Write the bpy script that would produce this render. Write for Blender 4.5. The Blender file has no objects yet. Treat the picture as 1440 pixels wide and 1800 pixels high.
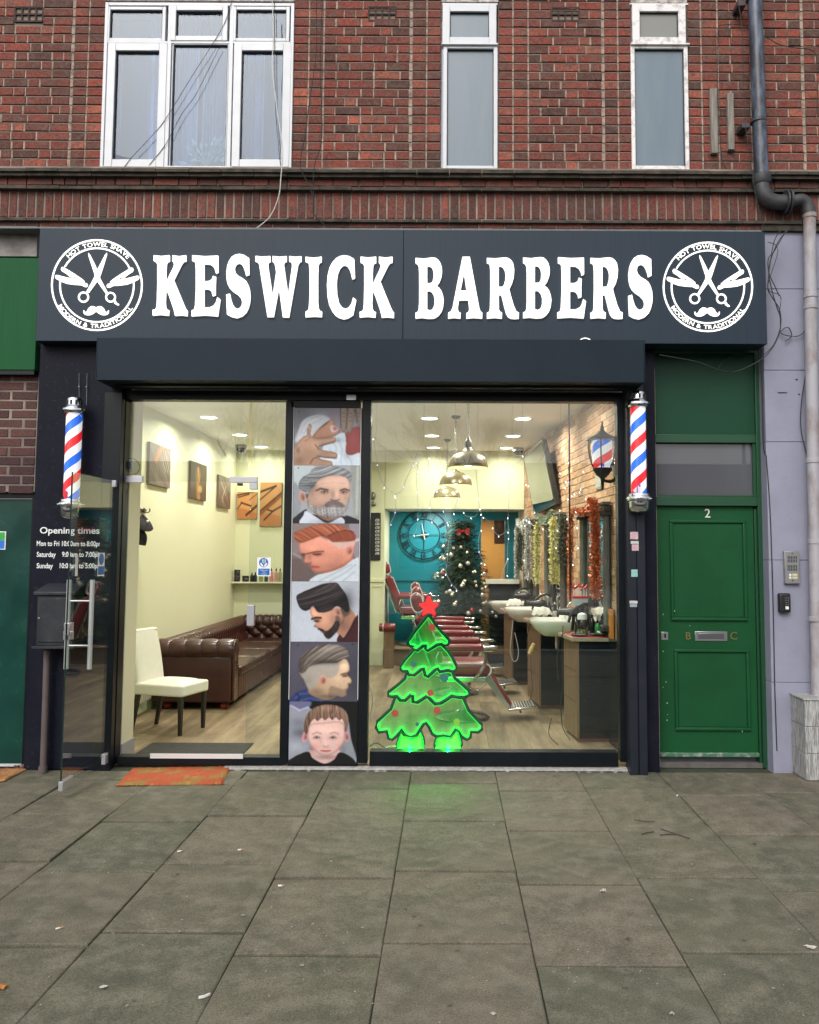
import bpy, bmesh, math, random
import numpy as np
from mathutils import Vector, Matrix, noise
random.seed(7)
R = math.radians
sc = bpy.context.scene
col = sc.collection

# ------------------------------------------------------------------ camera
F, PU, PV = 1440.0, 788.0, 868.0
CAMD, CAMH = 6.67, 1.736
PITCH, ROLL = math.atan(102 / 1440), 0.0045
fw = Vector((0, math.cos(PITCH), math.sin(PITCH)))
up0 = Vector((0, -math.sin(PITCH), math.cos(PITCH)))
rt0 = Vector((1, 0, 0))
rt = rt0 * math.cos(ROLL) + up0 * math.sin(ROLL)
up = up0 * math.cos(ROLL) - rt0 * math.sin(ROLL)
CAM = Vector((0, -CAMD, CAMH))
cd = bpy.data.cameras.new('camera')
cam = bpy.data.objects.new('camera', cd)
col.objects.link(cam)
mw = Matrix((rt, up, -fw)).transposed().to_4x4()
mw.translation = CAM
cam.matrix_world = mw
cd.sensor_fit = 'HORIZONTAL'
cd.sensor_width = 36.0
cd.lens = 36.0 * F / 1440
cd.shift_x = (720 - PU) / 1440
cd.shift_y = (PV - 900) / 1440
cd.clip_start, cd.clip_end = 0.05, 600
sc.camera = cam

# ------------------------------------------------------------------ world, sun, exposure
w = bpy.data.worlds.new('World')
sc.world = w
w.use_nodes = True
nt = w.node_tree
nt.nodes.clear()
sky = nt.nodes.new('ShaderNodeTexSky')
sky.sky_type = 'NISHITA'
sky.sun_disc = False
sky.sun_elevation = R(42)
sky.sun_rotation = R(200)
sky.air_density, sky.dust_density, sky.ozone_density = 1.2, 4.0, 1.5
hs = nt.nodes.new('ShaderNodeHueSaturation')
hs.inputs['Saturation'].default_value = 0.38      # overcast: the blue is veiled by cloud
bg = nt.nodes.new('ShaderNodeBackground')
bg.inputs['Strength'].default_value = 0.15
wo = nt.nodes.new('ShaderNodeOutputWorld')
nt.links.new(sky.outputs[0], hs.inputs['Color'])
nt.links.new(hs.outputs[0], bg.inputs[0])
nt.links.new(bg.outputs[0], wo.inputs[0])
sl = bpy.data.lights.new('sun', 'SUN')
sl.energy, sl.angle, sl.color = 0.9, R(35), (1.0, 0.97, 0.92)
so = bpy.data.objects.new('sun', sl)
col.objects.link(so)
so.rotation_euler = (R(48), 0, R(-20))
so.location = (0, -5, 12)
vs = sc.view_settings
vs.view_transform, vs.look, vs.exposure, vs.gamma = 'Standard', 'None', 0.33, 1.0
sc.display_settings.display_device = 'sRGB'
cy = sc.cycles
cy.max_bounces, cy.diffuse_bounces, cy.glossy_bounces = 8, 3, 4
cy.transmission_bounces, cy.transparent_max_bounces = 6, 24
cy.caustics_reflective = cy.caustics_refractive = False
cy.sample_clamp_indirect = 4.0
cy.use_adaptive_sampling = True

# ------------------------------------------------------------------ geometry helpers
def ray(u, v):
    return rt * ((u - PU) / F) - up * ((v - PV) / F) + fw
def P(u, v, Y):
    d = ray(u, v)
    t = (Y + CAMD) / d.y
    return CAM + d * t
def G(u, v, z=0.0):
    d = ray(u, v)
    return CAM + d * ((z - CAMH) / d.z)
def UX(u, v, Y): return P(u, v, Y).x
def VZ(u, v, Y): return P(u, v, Y).z
def rect(u0, v0, u1, v1, Y):
    a, b = P(u0, v0, Y), P(u1, v1, Y)
    c, d = P(u0, v1, Y), P(u1, v0, Y)
    return (a.x + c.x) / 2, (b.x + d.x) / 2, (b.z + c.z) / 2, (a.z + d.z) / 2

def tag(o, label=None, cat=None, group=None, kind=None):
    if label: o['label'] = label
    if cat: o['category'] = cat
    if group: o['group'] = group
    if kind: o['kind'] = kind
    return o
def thing(name, label, cat, loc=(0, 0, 0), group=None):
    o = bpy.data.objects.new(name, None)
    col.objects.link(o)
    o.empty_display_size = 0.1
    o.location = loc
    return tag(o, label, cat, group)
def wm(o):
    m = Matrix.LocRotScale(o.location, o.rotation_euler, o.scale)
    return (wm(o.parent) @ o.matrix_parent_inverse @ m) if o.parent else m
def link(name, me, mat=None, parent=None):
    o = bpy.data.objects.new(name, me)
    col.objects.link(o)
    if mat is not None and len(me.materials) == 0:
        me.materials.append(mat)
    if parent is not None:
        o.parent = parent
        o.matrix_parent_inverse = wm(parent).inverted()
    return o
def copy_tree(o, parent=None):
    c = o.copy()
    col.objects.link(c)
    if parent is not None:
        c.parent = parent
    for ch in list(o.children):
        copy_tree(ch, c)
    return c

class MB:
    def __init__(s): s.v, s.f, s.t = [], [], []
    def add(s, vs, fs, tone=None):
        n = len(s.v)
        s.v += [tuple(p) for p in vs]
        s.f += [tuple(i + n for i in f) for f in fs]
        s.t += [tone if tone is not None else 0.5] * len(fs)
        return s
    def box(s, x0, x1, y0, y1, z0, z1, tone=None):
        vs = [(x, y, z) for x in (x0, x1) for y in (y0, y1) for z in (z0, z1)]
        return s.add(vs, [(0, 1, 3, 2), (4, 6, 7, 5), (0, 4, 5, 1), (2, 3, 7, 6), (0, 2, 6, 4), (1, 5, 7, 3)], tone)
    def hexa(s, a, tone=None):      # 8 corners: bottom ring 0-3, top ring 4-7
        return s.add(a, [(3, 2, 1, 0), (4, 5, 6, 7), (0, 1, 5, 4), (1, 2, 6, 5), (2, 3, 7, 6), (3, 0, 4, 7)], tone)
    def tube(s, pts, r, n=8, cap=True, r2=None):
        pts = [Vector(p) for p in pts]
        m = len(pts)
        rings = []
        ref = None
        for i, p in enumerate(pts):
            d = (pts[min(i + 1, m - 1)] - pts[max(i - 1, 0)])
            if d.length < 1e-9: d = Vector((0, 0, 1))
            d.normalize()
            if ref is None:
                ref = Vector((1, 0, 0)) if abs(d.x) < 0.8 else Vector((0, 0, 1))
            a = d.cross(ref)
            if a.length < 1e-5: a = d.orthogonal()
            a.normalize()
            b = d.cross(a)
            ref = b.cross(d) * -1 if False else ref
            rr = r[i] if isinstance(r, (list, tuple)) else (r if r2 is None else r + (r2 - r) * i / max(1, m - 1))
            rings.append([p + a * math.cos(2 * math.pi * k / n) * rr + b * math.sin(2 * math.pi * k / n) * rr for k in range(n)])
        vs = [q for ring in rings for q in ring]
        fs = [(i * n + k, i * n + (k + 1) % n, (i + 1) * n + (k + 1) % n, (i + 1) * n + k) for i in range(m - 1) for k in range(n)]
        if cap:
            fs += [tuple(range(n))[::-1], tuple((m - 1) * n + k for k in range(n))]
        return s.add(vs, fs)
    def lathe(s, prof, c=(0, 0, 0), n=20, axis='z', cap=True):
        vs = []
        for r_, h in prof:
            for k in range(n):
                a = 2 * math.pi * k / n
                x, y = r_ * math.cos(a), r_ * math.sin(a)
                if axis == 'z': p = (c[0] + x, c[1] + y, c[2] + h)
                elif axis == 'y': p = (c[0] + x, c[1] + h, c[2] + y)
                else: p = (c[0] + h, c[1] + x, c[2] + y)
                vs.append(p)
        m = len(prof)
        fs = [(i * n + k, i * n + (k + 1) % n, (i + 1) * n + (k + 1) % n, (i + 1) * n + k) for i in range(m - 1) for k in range(n)]
        if cap:
            if prof[0][0] > 1e-6: fs.append(tuple(range(n))[::-1])
            if prof[-1][0] > 1e-6: fs.append(tuple((m - 1) * n + k for k in range(n)))
        return s.add(vs, fs)
    def ball(s, c, r, n=10, sz=1.0):
        prof = [(r * math.sin(math.pi * i / n) + 1e-5, -r * sz * math.cos(math.pi * i / n)) for i in range(n + 1)]
        return s.lathe(prof, c, n + 2)
    def torus(s, c, R_, r_, n=24, m=6, axis='y'):
        vs, fs = [], []
        for i in range(n):
            a = 2 * math.pi * i / n
            for k in range(m):
                b = 2 * math.pi * k / m
                q = R_ + r_ * math.cos(b)
                x, y, h = q * math.cos(a), q * math.sin(a), r_ * math.sin(b)
                vs.append({'y': (c[0] + x, c[1] + h, c[2] + y), 'z': (c[0] + x, c[1] + y, c[2] + h), 'x': (c[0] + h, c[1] + x, c[2] + y)}[axis])
        fs = [(i * m + k, i * m + (k + 1) % m, ((i + 1) % n) * m + (k + 1) % m, ((i + 1) % n) * m + k) for i in range(n) for k in range(m)]
        return s.add(vs, fs)
    def mesh(s, name, smooth=False, tones=False):
        me = bpy.data.meshes.new(name)
        me.from_pydata(s.v, [], s.f)
        bm = bmesh.new()
        bm.from_mesh(me)
        if tones:
            pass
        bmesh.ops.recalc_face_normals(bm, faces=bm.faces)
        bm.to_mesh(me)
        bm.free()
        if tones:
            at = me.attributes.new('tone', 'FLOAT', 'FACE')
            at.data.foreach_set('value', [float(x) for x in s.t])
        if smooth:
            me.polygons.foreach_set('use_smooth', [True] * len(me.polygons))
            me.set_sharp_from_angle(angle=R(40))
        me.update()
        return me
    def build(s, name, mat, parent=None, smooth=False, bevel=0, tones=False, seg=2):
        o = link(name, s.mesh(name, smooth or bevel > 0, tones), mat, parent)
        if bevel > 0:
            b = o.modifiers.new('bevel', 'BEVEL')
            b.width, b.segments, b.limit_method = bevel, seg, 'ANGLE'
        return o

def curve_mesh(loops, depth, bev=0.0):
    cu = bpy.data.curves.new('tmp', 'CURVE')
    cu.dimensions, cu.fill_mode, cu.extrude = '2D', 'BOTH', depth / 2
    cu.bevel_depth = bev
    for lp in loops:
        sp = cu.splines.new('POLY')
        sp.points.add(len(lp) - 1)
        for i, (x, y) in enumerate(lp):
            sp.points[i].co = (x, y, 0, 1)
        sp.use_cyclic_u = True
    return _c2m(cu)
def _c2m(cu):
    o = bpy.data.objects.new('tmp', cu)
    col.objects.link(o)
    dg = bpy.context.evaluated_depsgraph_get()
    me = bpy.data.meshes.new_from_object(o.evaluated_get(dg))
    bpy.data.objects.remove(o)
    bpy.data.curves.remove(cu)
    me.materials.clear()
    return me
def flat_xz(me, Y, x=0, z=0, rot=0.0, s=1.0):
    """curve xy -> world xz, front face at y=Y"""
    c_, s_ = math.cos(rot), math.sin(rot)
    zmax = max((v.co.z for v in me.vertices), default=0)
    for v in me.vertices:
        a, b, c = v.co.x * s, v.co.y * s, v.co.z
        v.co = (x + a * c_ - b * s_, Y + zmax - c, z + a * s_ + b * c_)
    me.update()
    return me
def loops_px(loops, Y):
    out = []
    for lp in loops:
        out.append([(P(u, v, Y).x, P(u, v, Y).z) for u, v in lp])
    return out
def plate(name, loops, Y, depth, mat, parent):     # outlines in photo pixels -> solid plate whose front is at Y
    me = curve_mesh(loops_px(loops, Y), depth)
    flat_xz(me, Y)
    return link(name, me, mat, parent)
def text_mesh(txt, size, bold=0.0, depth=0.001, sx=1.0, align='CENTER', spacing=1.0):
    cu = bpy.data.curves.new('tmp', 'FONT')
    cu.body, cu.size, cu.extrude, cu.offset = txt, size, depth / 2, bold
    cu.align_x, cu.align_y = align, 'CENTER'
    cu.space_character = spacing
    cu.resolution_u = 3
    me = _c2m(cu)
    for v in me.vertices: v.co.x *= sx
    return me
def text(name, txt, u, v, Y, hpx, mat, parent, bold=0.0, sx=1.0, depth=0.001, align='CENTER', fit=None, spacing=1.0):
    """text whose capitals are about hpx photo pixels tall, centred at (u, v) on plane Y"""
    p = P(u, v, Y)
    k = abs(P(u, v - 1, Y).z - p.z)
    me = text_mesh(txt, hpx * k / 0.72, bold * k, depth, sx, align, spacing)
    if fit:
        xs = [q.co.x for q in me.vertices]
        wd = max(xs) - min(xs)
        f = abs(P(fit[1], v, Y).x - P(fit[0], v, Y).x) / wd
        mid = (max(xs) + min(xs)) / 2
        for q in me.vertices: q.co.x = (q.co.x - mid) * f
        p.x = (P(fit[0], v, Y).x + P(fit[1], v, Y).x) / 2
    flat_xz(me, Y, p.x, p.z)
    return link(name, me, mat, parent)

# ------------------------------------------------------------------ materials
MATS = {}
def srgb(r, g, b):
    f = lambda c: (c / 255 / 12.92) if c / 255 <= 0.04045 else ((c / 255 + 0.055) / 1.055) ** 2.4
    return (f(r), f(g), f(b))
def _n(nt, t, **kw):
    n = nt.nodes.new(t)
    for k, v in kw.items():
        if k in n.inputs: n.inputs[k].default_value = v
        else: setattr(n, k, v)
    return n
def M(name, c, rough=0.5, metal=0.0, var=0.0, scale=6.0, bump=0.0, bscale=60.0, c2=None, emit=None, es=0.0, coat=0.0,
      stretch=None, spec=0.5, thr=(0.35, 0.65), speck=None, specks=0.0, speckscale=120.0):
    if name in MATS: return MATS[name]
    m = bpy.data.materials.new(name)
    m.use_nodes = True
    nt = m.node_tree
    L = nt.links.new
    b = nt.nodes['Principled BSDF']
    b.inputs['Roughness'].default_value = rough
    b.inputs['Metallic'].default_value = metal
    b.inputs['Coat Weight'].default_value = coat
    b.inputs['Specular IOR Level'].default_value = spec
    g = _n(nt, 'ShaderNodeNewGeometry')
    mp = _n(nt, 'ShaderNodeMapping')
    L(g.outputs['Position'], mp.inputs['Vector'])
    if stretch: mp.inputs['Scale'].default_value = stretch
    out = None
    c2 = c2 or tuple(min(1, x * 0.55) for x in c)
    if var > 0:
        n1 = _n(nt, 'ShaderNodeTexNoise', Scale=scale, Detail=6.0, Roughness=0.62)
        L(mp.outputs[0], n1.inputs['Vector'])
        mr = _n(nt, 'ShaderNodeMapRange')
        mr.inputs['From Min'].default_value, mr.inputs['From Max'].default_value = thr
        mr.inputs['To Max'].default_value = var
        L(n1.outputs['Fac'], mr.inputs['Value'])
        mx = _n(nt, 'ShaderNodeMix', data_type='RGBA')
        mx.inputs[6].default_value, mx.inputs[7].default_value = (*c, 1), (*c2, 1)
        L(mr.outputs[0], mx.inputs[0])
        out = mx.outputs[2]
        rr = _n(nt, 'ShaderNodeMapRange')
        rr.inputs['To Min'].default_value, rr.inputs['To Max'].default_value = max(0.02, rough - 0.12), min(1, rough + 0.12)
        L(n1.outputs['Fac'], rr.inputs['Value'])
        L(rr.outputs[0], b.inputs['Roughness'])
    if specks > 0:
        n2 = _n(nt, 'ShaderNodeTexNoise', Scale=speckscale, Detail=3.0, Roughness=0.7)
        L(mp.outputs[0], n2.inputs['Vector'])
        m2 = _n(nt, 'ShaderNodeMapRange')
        m2.inputs['From Min'].default_value, m2.inputs['From Max'].default_value = 0.60, 0.74
        m2.inputs['To Max'].default_value = specks
        L(n2.outputs['Fac'], m2.inputs['Value'])
        mx2 = _n(nt, 'ShaderNodeMix', data_type='RGBA')
        if out is None: mx2.inputs[6].default_value = (*c, 1)
        else: L(out, mx2.inputs[6])
        mx2.inputs[7].default_value = (*(speck or (0.7, 0.7, 0.65)), 1)
        L(m2.outputs[0], mx2.inputs[0])
        out = mx2.outputs[2]
    if out is None: b.inputs['Base Color'].default_value = (*c, 1)
    else: L(out, b.inputs['Base Color'])
    if bump > 0:
        n3 = _n(nt, 'ShaderNodeTexNoise', Scale=bscale, Detail=5.0, Roughness=0.6)
        L(mp.outputs[0], n3.inputs['Vector'])
        bp = _n(nt, 'ShaderNodeBump', Strength=min(1.0, bump), Distance=0.004)
        L(n3.outputs['Fac'], bp.inputs['Height'])
        L(bp.outputs[0], b.inputs['Normal'])
    if emit:
        b.inputs['Emission Color'].default_value = (*emit, 1)
        b.inputs['Emission Strength'].default_value = es
    MATS[name] = m
    return m
def glass(name, tint=(0.93, 0.96, 0.95), rough=0.0, ior=1.5, opac=0.0, ocol=(0.6, 0.65, 0.7)):
    if name in MATS: return MATS[name]
    m = bpy.data.materials.new(name)
    m.use_nodes = True
    nt = m.node_tree
    nt.nodes.clear()
    L = nt.links.new
    o = _n(nt, 'ShaderNodeOutputMaterial')
    t = _n(nt, 'ShaderNodeBsdfTransparent')
    t.inputs[0].default_value = (*tint, 1)
    g = _n(nt, 'ShaderNodeBsdfGlossy', Roughness=rough)
    fr = _n(nt, 'ShaderNodeFresnel', IOR=ior)
    geo = _n(nt, 'ShaderNodeNewGeometry')
    io = _n(nt, 'ShaderNodeMix')             # keep the same reflectance on both faces
    io.inputs[2].default_value, io.inputs[3].default_value = ior, 1.0 / ior
    L(geo.outputs['Backfacing'], io.inputs[0])
    L(io.outputs[0], fr.inputs['IOR'])
    mx = _n(nt, 'ShaderNodeMixShader')
    L(fr.outputs[0], mx.inputs[0])
    src = t.outputs[0]
    if opac > 0:
        d = _n(nt, 'ShaderNodeBsdfDiffuse')
        d.inputs[0].default_value = (*ocol, 1)
        m0 = _n(nt, 'ShaderNodeMixShader')
        m0.inputs[0].default_value = opac
        L(t.outputs[0], m0.inputs[1]); L(d.outputs[0], m0.inputs[2])
        src = m0.outputs[0]
    L(src, mx.inputs[1]); L(g.outputs[0], mx.inputs[2]); L(mx.outputs[0], o.inputs[0])
    MATS[name] = m
    return m
def ramp_mat(name, stops, source, rough=0.85, bump=0.6, bscale=70, dirt=(0.05, 0.045, 0.04), dirtamt=0.5, dirtscale=1.3, spec=0.3,
             grain=None, streak=None, inner=None):
    """colour picked per piece (object random or per-face tone) from a ramp, then weathered"""
    if name in MATS: return MATS[name]
    m = bpy.data.materials.new(name)
    m.use_nodes = True
    nt = m.node_tree
    L = nt.links.new
    b = nt.nodes['Principled BSDF']
    b.inputs['Roughness'].default_value = rough
    b.inputs['Specular IOR Level'].default_value = min(spec, .2)
    if source == 'object':
        s = _n(nt, 'ShaderNodeObjectInfo').outputs['Random']
    else:
        a = _n(nt, 'ShaderNodeAttribute')
        a.attribute_name = 'tone'
        s = a.outputs['Fac']
    rp = _n(nt, 'ShaderNodeValToRGB')
    cr = rp.color_ramp
    while len(cr.elements) < len(stops): cr.elements.new(0.5)
    for i, (p, c) in enumerate(stops):
        cr.elements[i].position, cr.elements[i].color = p, (*c, 1)
    L(s, rp.inputs[0])
    g = _n(nt, 'ShaderNodeNewGeometry')
    mp = _n(nt, 'ShaderNodeMapping')
    L(g.outputs['Position'], mp.inputs['Vector'])
    if grain: mp.inputs['Scale'].default_value = grain
    n1 = _n(nt, 'ShaderNodeTexNoise', Scale=dirtscale, Detail=8.0, Roughness=0.68)
    L(g.outputs['Position'], n1.inputs['Vector'])
    n2 = _n(nt, 'ShaderNodeTexNoise', Scale=bscale, Detail=5.0, Roughness=0.65)
    L(mp.outputs[0], n2.inputs['Vector'])
    mr = _n(nt, 'ShaderNodeMapRange')
    mr.inputs['From Min'].default_value, mr.inputs['From Max'].default_value = 0.42, 0.7
    mr.inputs['To Max'].default_value = dirtamt
    L(n1.outputs['Fac'], mr.inputs['Value'])
    mx = _n(nt, 'ShaderNodeMix', data_type='RGBA')
    mx.inputs[7].default_value = (*dirt, 1)
    L(mr.outputs[0], mx.inputs[0]); L(rp.outputs[0], mx.inputs[6])
    # fine speckle inside each piece
    m3 = _n(nt, 'ShaderNodeMapRange')
    m3.inputs['From Min'].default_value, m3.inputs['From Max'].default_value = 0.3, 0.7
    m3.inputs['To Min'].default_value, m3.inputs['To Max'].default_value = 0.55, 1.42
    L(n2.outputs['Fac'], m3.inputs['Value'])
    src = mx.outputs[2]
    if inner:       # patchy firing colour inside one brick
        n4 = _n(nt, 'ShaderNodeTexNoise', Scale=inner[1], Detail=4.0, Roughness=0.6)
        L(g.outputs['Position'], n4.inputs['Vector'])
        m4 = _n(nt, 'ShaderNodeMapRange')
        m4.inputs['From Min'].default_value, m4.inputs['From Max'].default_value = 0.46, 0.64
        m4.inputs['To Max'].default_value = inner[2]
        L(n4.outputs['Fac'], m4.inputs['Value'])
        mx4 = _n(nt, 'ShaderNodeMix', data_type='RGBA')
        mx4.inputs[7].default_value = (*inner[0], 1)
        L(m4.outputs[0], mx4.inputs[0]); L(src, mx4.inputs[6])
        src = mx4.outputs[2]
    mu = _n(nt, 'ShaderNodeVectorMath', operation='SCALE')
    L(src, mu.inputs[0]); L(m3.outputs[0], mu.inputs['Scale'])
    L(mu.outputs[0], b.inputs['Base Color'])
    bp = _n(nt, 'ShaderNodeBump', Strength=bump, Distance=0.004)
    L(n2.outputs['Fac'], bp.inputs['Height']); L(bp.outputs[0], b.inputs['Normal'])
    MATS[name] = m
    return m
def print_mat(name='printed_picture', rough=0.35, em=0.0, attr='paint'):
    if name in MATS: return MATS[name]
    m = bpy.data.materials.new(name)
    m.use_nodes = True
    nt = m.node_tree
    b = nt.nodes['Principled BSDF']
    b.inputs['Roughness'].default_value = rough
    a = _n(nt, 'ShaderNodeAttribute')
    a.attribute_name = attr
    nt.links.new(a.outputs['Color'], b.inputs['Base Color'])
    MATS[name] = m
    return m

RED_STOPS = [(0.0, (0.085, 0.045, 0.037)), (0.12, (0.13, 0.052, 0.041)), (0.34, (0.185, 0.056, 0.043)), (0.6, (0.225, 0.056, 0.041)),
             (0.82, (0.265, 0.066, 0.047)), (0.95, (0.28, 0.088, 0.06)), (0.994, (0.42, 0.12, 0.075))]
INN = ((.125, .082, .068), 15, .75)
brick_o = ramp_mat('red_brick', RED_STOPS, 'object', dirtamt=0.55, dirtscale=1.1, inner=INN, bump=.9, bscale=55)
brick_s = ramp_mat('red_brick_joined', RED_STOPS, 'tone', dirtamt=0.55, dirtscale=1.1, inner=INN, bump=.9, bscale=55)
SOLD = [(0.0, (0.09, 0.04, 0.033)), (0.4, (0.155, 0.05, 0.04)), (0.8, (0.20, 0.062, 0.048)), (1.0, (0.25, 0.08, 0.058))]
soldier_o = ramp_mat('soldier_brick', SOLD, 'object', dirtamt=0.7, dirtscale=2.2, inner=((.085, .06, .052), 13, .7), bump=.8)
perp_m = M('pale_perp_mortar', (0.42, 0.33, 0.27), 0.95, var=1, scale=16, bump=0.5, c2=(0.17, 0.14, 0.115))
mortar = M('mortar', (0.27, 0.215, 0.165), 0.95, var=0.9, scale=3, bump=0.5, c2=(0.17, 0.14, 0.115))
mortar_d = M('dark_mortar', (0.30, 0.25, 0.205), 0.95, var=0.9, scale=3, bump=0.5, c2=(0.10, 0.08, 0.07))
upvc = M('white_upvc', (0.60, 0.62, 0.66), 0.35, var=0.35, scale=9, c2=(0.55, 0.55, 0.55))
navy = M('navy_sign_panel', (0.010, 0.021, 0.037), 0.5, var=0.6, scale=2.0, c2=(0.022, 0.037, 0.055), stretch=(34, 34, 0.5), bump=0.0, spec=.3, thr=(.3, .75))
box_grey = M('shutter_box_grey', (0.009, 0.017, 0.027), 0.5, var=0.5, scale=2.5, c2=(0.016, 0.026, 0.038), spec=.15, bump=.04, bscale=12)
black_al = M('black_aluminium', (0.0035, 0.0055, 0.008), 0.35, var=0.4, scale=5, c2=(0.009, 0.012, 0.015), spec=.25)
black_pl = M('black_painted_render', (0.0055, 0.0065, 0.014), 0.55, var=0.6, scale=4, c2=(0.012, 0.013, 0.023), bump=0.15, bscale=30, speck=(0.15, 0.15, 0.15), specks=0.2, speckscale=50, spec=.12)
led_white = M('lit_white_acrylic', (0.85, 0.85, 0.82), 0.4, emit=(1.0, 0.985, 0.93), es=.8)
white_print = M('white_lettering', (0.8, 0.8, 0.8), 0.5)
chrome = M('chrome', (0.75, 0.76, 0.78), 0.12, 1.0)
steel = M('brushed_steel', (0.55, 0.56, 0.58), 0.32, 1.0)
shop_glass = glass('shop_glass', ior=1.65)
# ------------------------------------------------------------------ ground and the street behind the camera
YG = 0.06            # shop glass
ST = 'structure'
SLAB = [(0.0, (0.116, 0.113, 0.079)), (0.3, (0.132, 0.121, 0.085)), (0.6, (0.140, 0.125, 0.090)), (0.85, (0.150, 0.129, 0.096)), (1.0, (0.164, 0.141, 0.106))]
slab_m = ramp_mat('paving_stone', SLAB, 'object', rough=0.8, bump=0.55, bscale=130, dirt=(0.066, 0.068, 0.048), dirtamt=0.8, dirtscale=3.4, spec=0.3, inner=((.215, .195, .15), 7, .45))
dirt_m = M('joint_dirt', (0.050, 0.052, 0.036), 0.95, var=0.9, scale=14, c2=(0.02, 0.035, 0.012), bump=0.6)
o = MB().box(-60, 60, -60, 0.8, -0.6, -0.016).build('ground', dirt_m); tag(o, kind=ST)
paving = thing('pavement', None, None)
tag(paving, kind=ST)
def slab_mesh(w_, d_, k):
    rr = random.Random(k)
    me = MB()
    c = 0.004
    j = [rr.uniform(-.0022, .0022) for _ in range(8)]
    a = [(-w_/2 + j[0], -d_/2 + j[1]), (w_/2 + j[2], -d_/2 + j[3]), (w_/2 + j[4], d_/2 + j[5]), (-w_/2 + j[6], d_/2 + j[7])]
    t = [(x - math.copysign(c * rr.uniform(.6, 2.2), x), y - math.copysign(c * rr.uniform(.6, 2.2), y)) for x, y in a]
    vs = [(x, y, -0.05) for x, y in a] + [(x, y, -0.004) for x, y in a] + [(x, y, 0.0) for x, y in t]
    me.add(vs, [(0,1,5,4),(1,2,6,5),(2,3,7,6),(3,0,4,7),(4,5,9,8),(5,6,10,9),(6,7,11,10),(7,4,8,11),(8,9,10,11)])
    return me.mesh('paving_slab')
XC = [-4.79, -4.15, -3.5, -2.86, -2.22, -1.58, -0.92, -0.28, 0.38, 1.02, 1.67, 2.32, 2.97, 3.62, 4.27]
OFF = {-2.86: 5.54, -2.22: 5.40, -1.58: 5.53, -0.92: 5.33, -0.28: 5.45, 0.38: 5.26, 1.02: 5.36, 1.67: 5.19, 2.32: 5.28}
for i in range(len(XC) - 1):
    x0, x1 = XC[i] + .0027, XC[i + 1] - .0027
    off = OFF.get(XC[i], 5.0 + random.random() * .8)
    js = []
    D = off
    while D > 0.0: D -= 0.832
    while D < 6.72 + .8:
        js.append(D + random.uniform(-.012, .012)); D += 0.832
    meshes = {}
    for a, b in zip(js[:-1], js[1:]):
        b2 = min(b, 6.66)
        if b2 - a < .06: continue
        ya, yb = a - CAMD + .012, b2 - CAMD - .012
        s_ = link('paving_slab', slab_mesh(x1 - x0, yb - ya, random.random()), slab_m, paving)
        s_.location = ((x0 + x1) / 2, (ya + yb) / 2, random.uniform(-.005, .005))
        s_.rotation_euler = (random.uniform(-.009, .009), random.uniform(-.005, .005), random.uniform(-.0015, .0015))
# kerb, road and far pavement (seen only in reflections)
asph = M('asphalt', (0.05, 0.05, 0.052), 0.9, var=0.5, scale=3, bump=0.5)
kerbm = M('kerb_stone', (0.30, 0.29, 0.27), 0.85, var=0.5, scale=4)
tag(MB().box(-40, 40, -8.0, -7.82, -0.2, 0.006).build('kerb', kerbm), kind=ST)
tag(MB().box(-40, 40, -15, -8.004, -0.3, -0.016).build('road', asph), kind=ST)
tag(MB().box(-40, 40, -33.9, -15.0, -0.3, 0.10).build('far_pavement', kerbm), kind=ST)
hw = M('house_render', (0.42, 0.38, 0.34), 0.8, var=0.3, scale=2)
hb = M('house_brick', (0.22, 0.10, 0.07), 0.9, var=0.5, scale=5)
hr = M('roof_tile', (0.09, 0.06, 0.05), 0.8, var=0.4, scale=5)
hg = M('dark_window', (0.03, 0.035, 0.04), 0.1)
for i, x in enumerate((-22, -13.2, -4.4, 4.4, 13.2, 22)):
    t = thing('house', ['rendered', 'brick'][i % 2] + ' two-storey house across the street, ' + ['at the far western end', 'second from the west', 'just west of the gap', 'just east of the gap', 'second from the east', 'at the far eastern end'][i], 'house', (x, -36, 0), 'houses across the street')
    MB().box(x - 4.2, x + 4.2, -40, -34, 0.1, 4.7).build('wall', hb if i % 2 else hw, t)
    MB().hexa([(x-4.4,-40.3,4.7),(x+4.4,-40.3,4.7),(x+4.4,-33.7,4.7),(x-4.4,-33.7,4.7),(x-4.4,-37.2,6.5),(x+4.4,-37.2,6.5),(x+4.4,-36.8,6.5),(x-4.4,-36.8,6.5)]).build('roof', hr, t)
    for dx in (-2.6, 0, 2.6):
        for z in (0.9, 3.2):
            MB().box(x + dx - .6, x + dx + .6, -33.99, -33.93, z, z + 1.3).build('window', hg, t)
bark = M('bark', (0.07, 0.055, 0.045), 0.9, var=0.5, scale=12)
def bare_tree(x, y, h, seed, lab):
    rr = random.Random(seed)
    t = thing('bare_tree', lab, 'tree', (x, y, 0), 'bare street trees')
    tr, br = MB(), MB()
    def grow(p, d, L, r, k):
        q = p + d * L
        mid = (p + q) / 2 + Vector((rr.uniform(-1, 1), rr.uniform(-1, 1), 0)) * L * .05
        (tr if k < 2 else br).tube([p, mid, q], r, 5 if k < 3 else 3, False, r * .66)
        if k >= 9: return
        for _ in range((2 if k else 5) + (1 if rr.random() < .25 else 0)):
            a = rr.uniform(.25, .75)
            ax = Vector((rr.uniform(-1, 1), rr.uniform(-1, 1), rr.uniform(-.3, .6))).normalized()
            nd = (d + ax * a).normalized()
            grow(q, nd, L * rr.uniform(.68, .86), r * .62, k + 1)
    grow(Vector((x, y, 0.05)), Vector((0, 0, 1)), h * .19, h * .013, 0)
    tr.build('trunk', bark, t)
    br.build('crown', bark, t)
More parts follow.
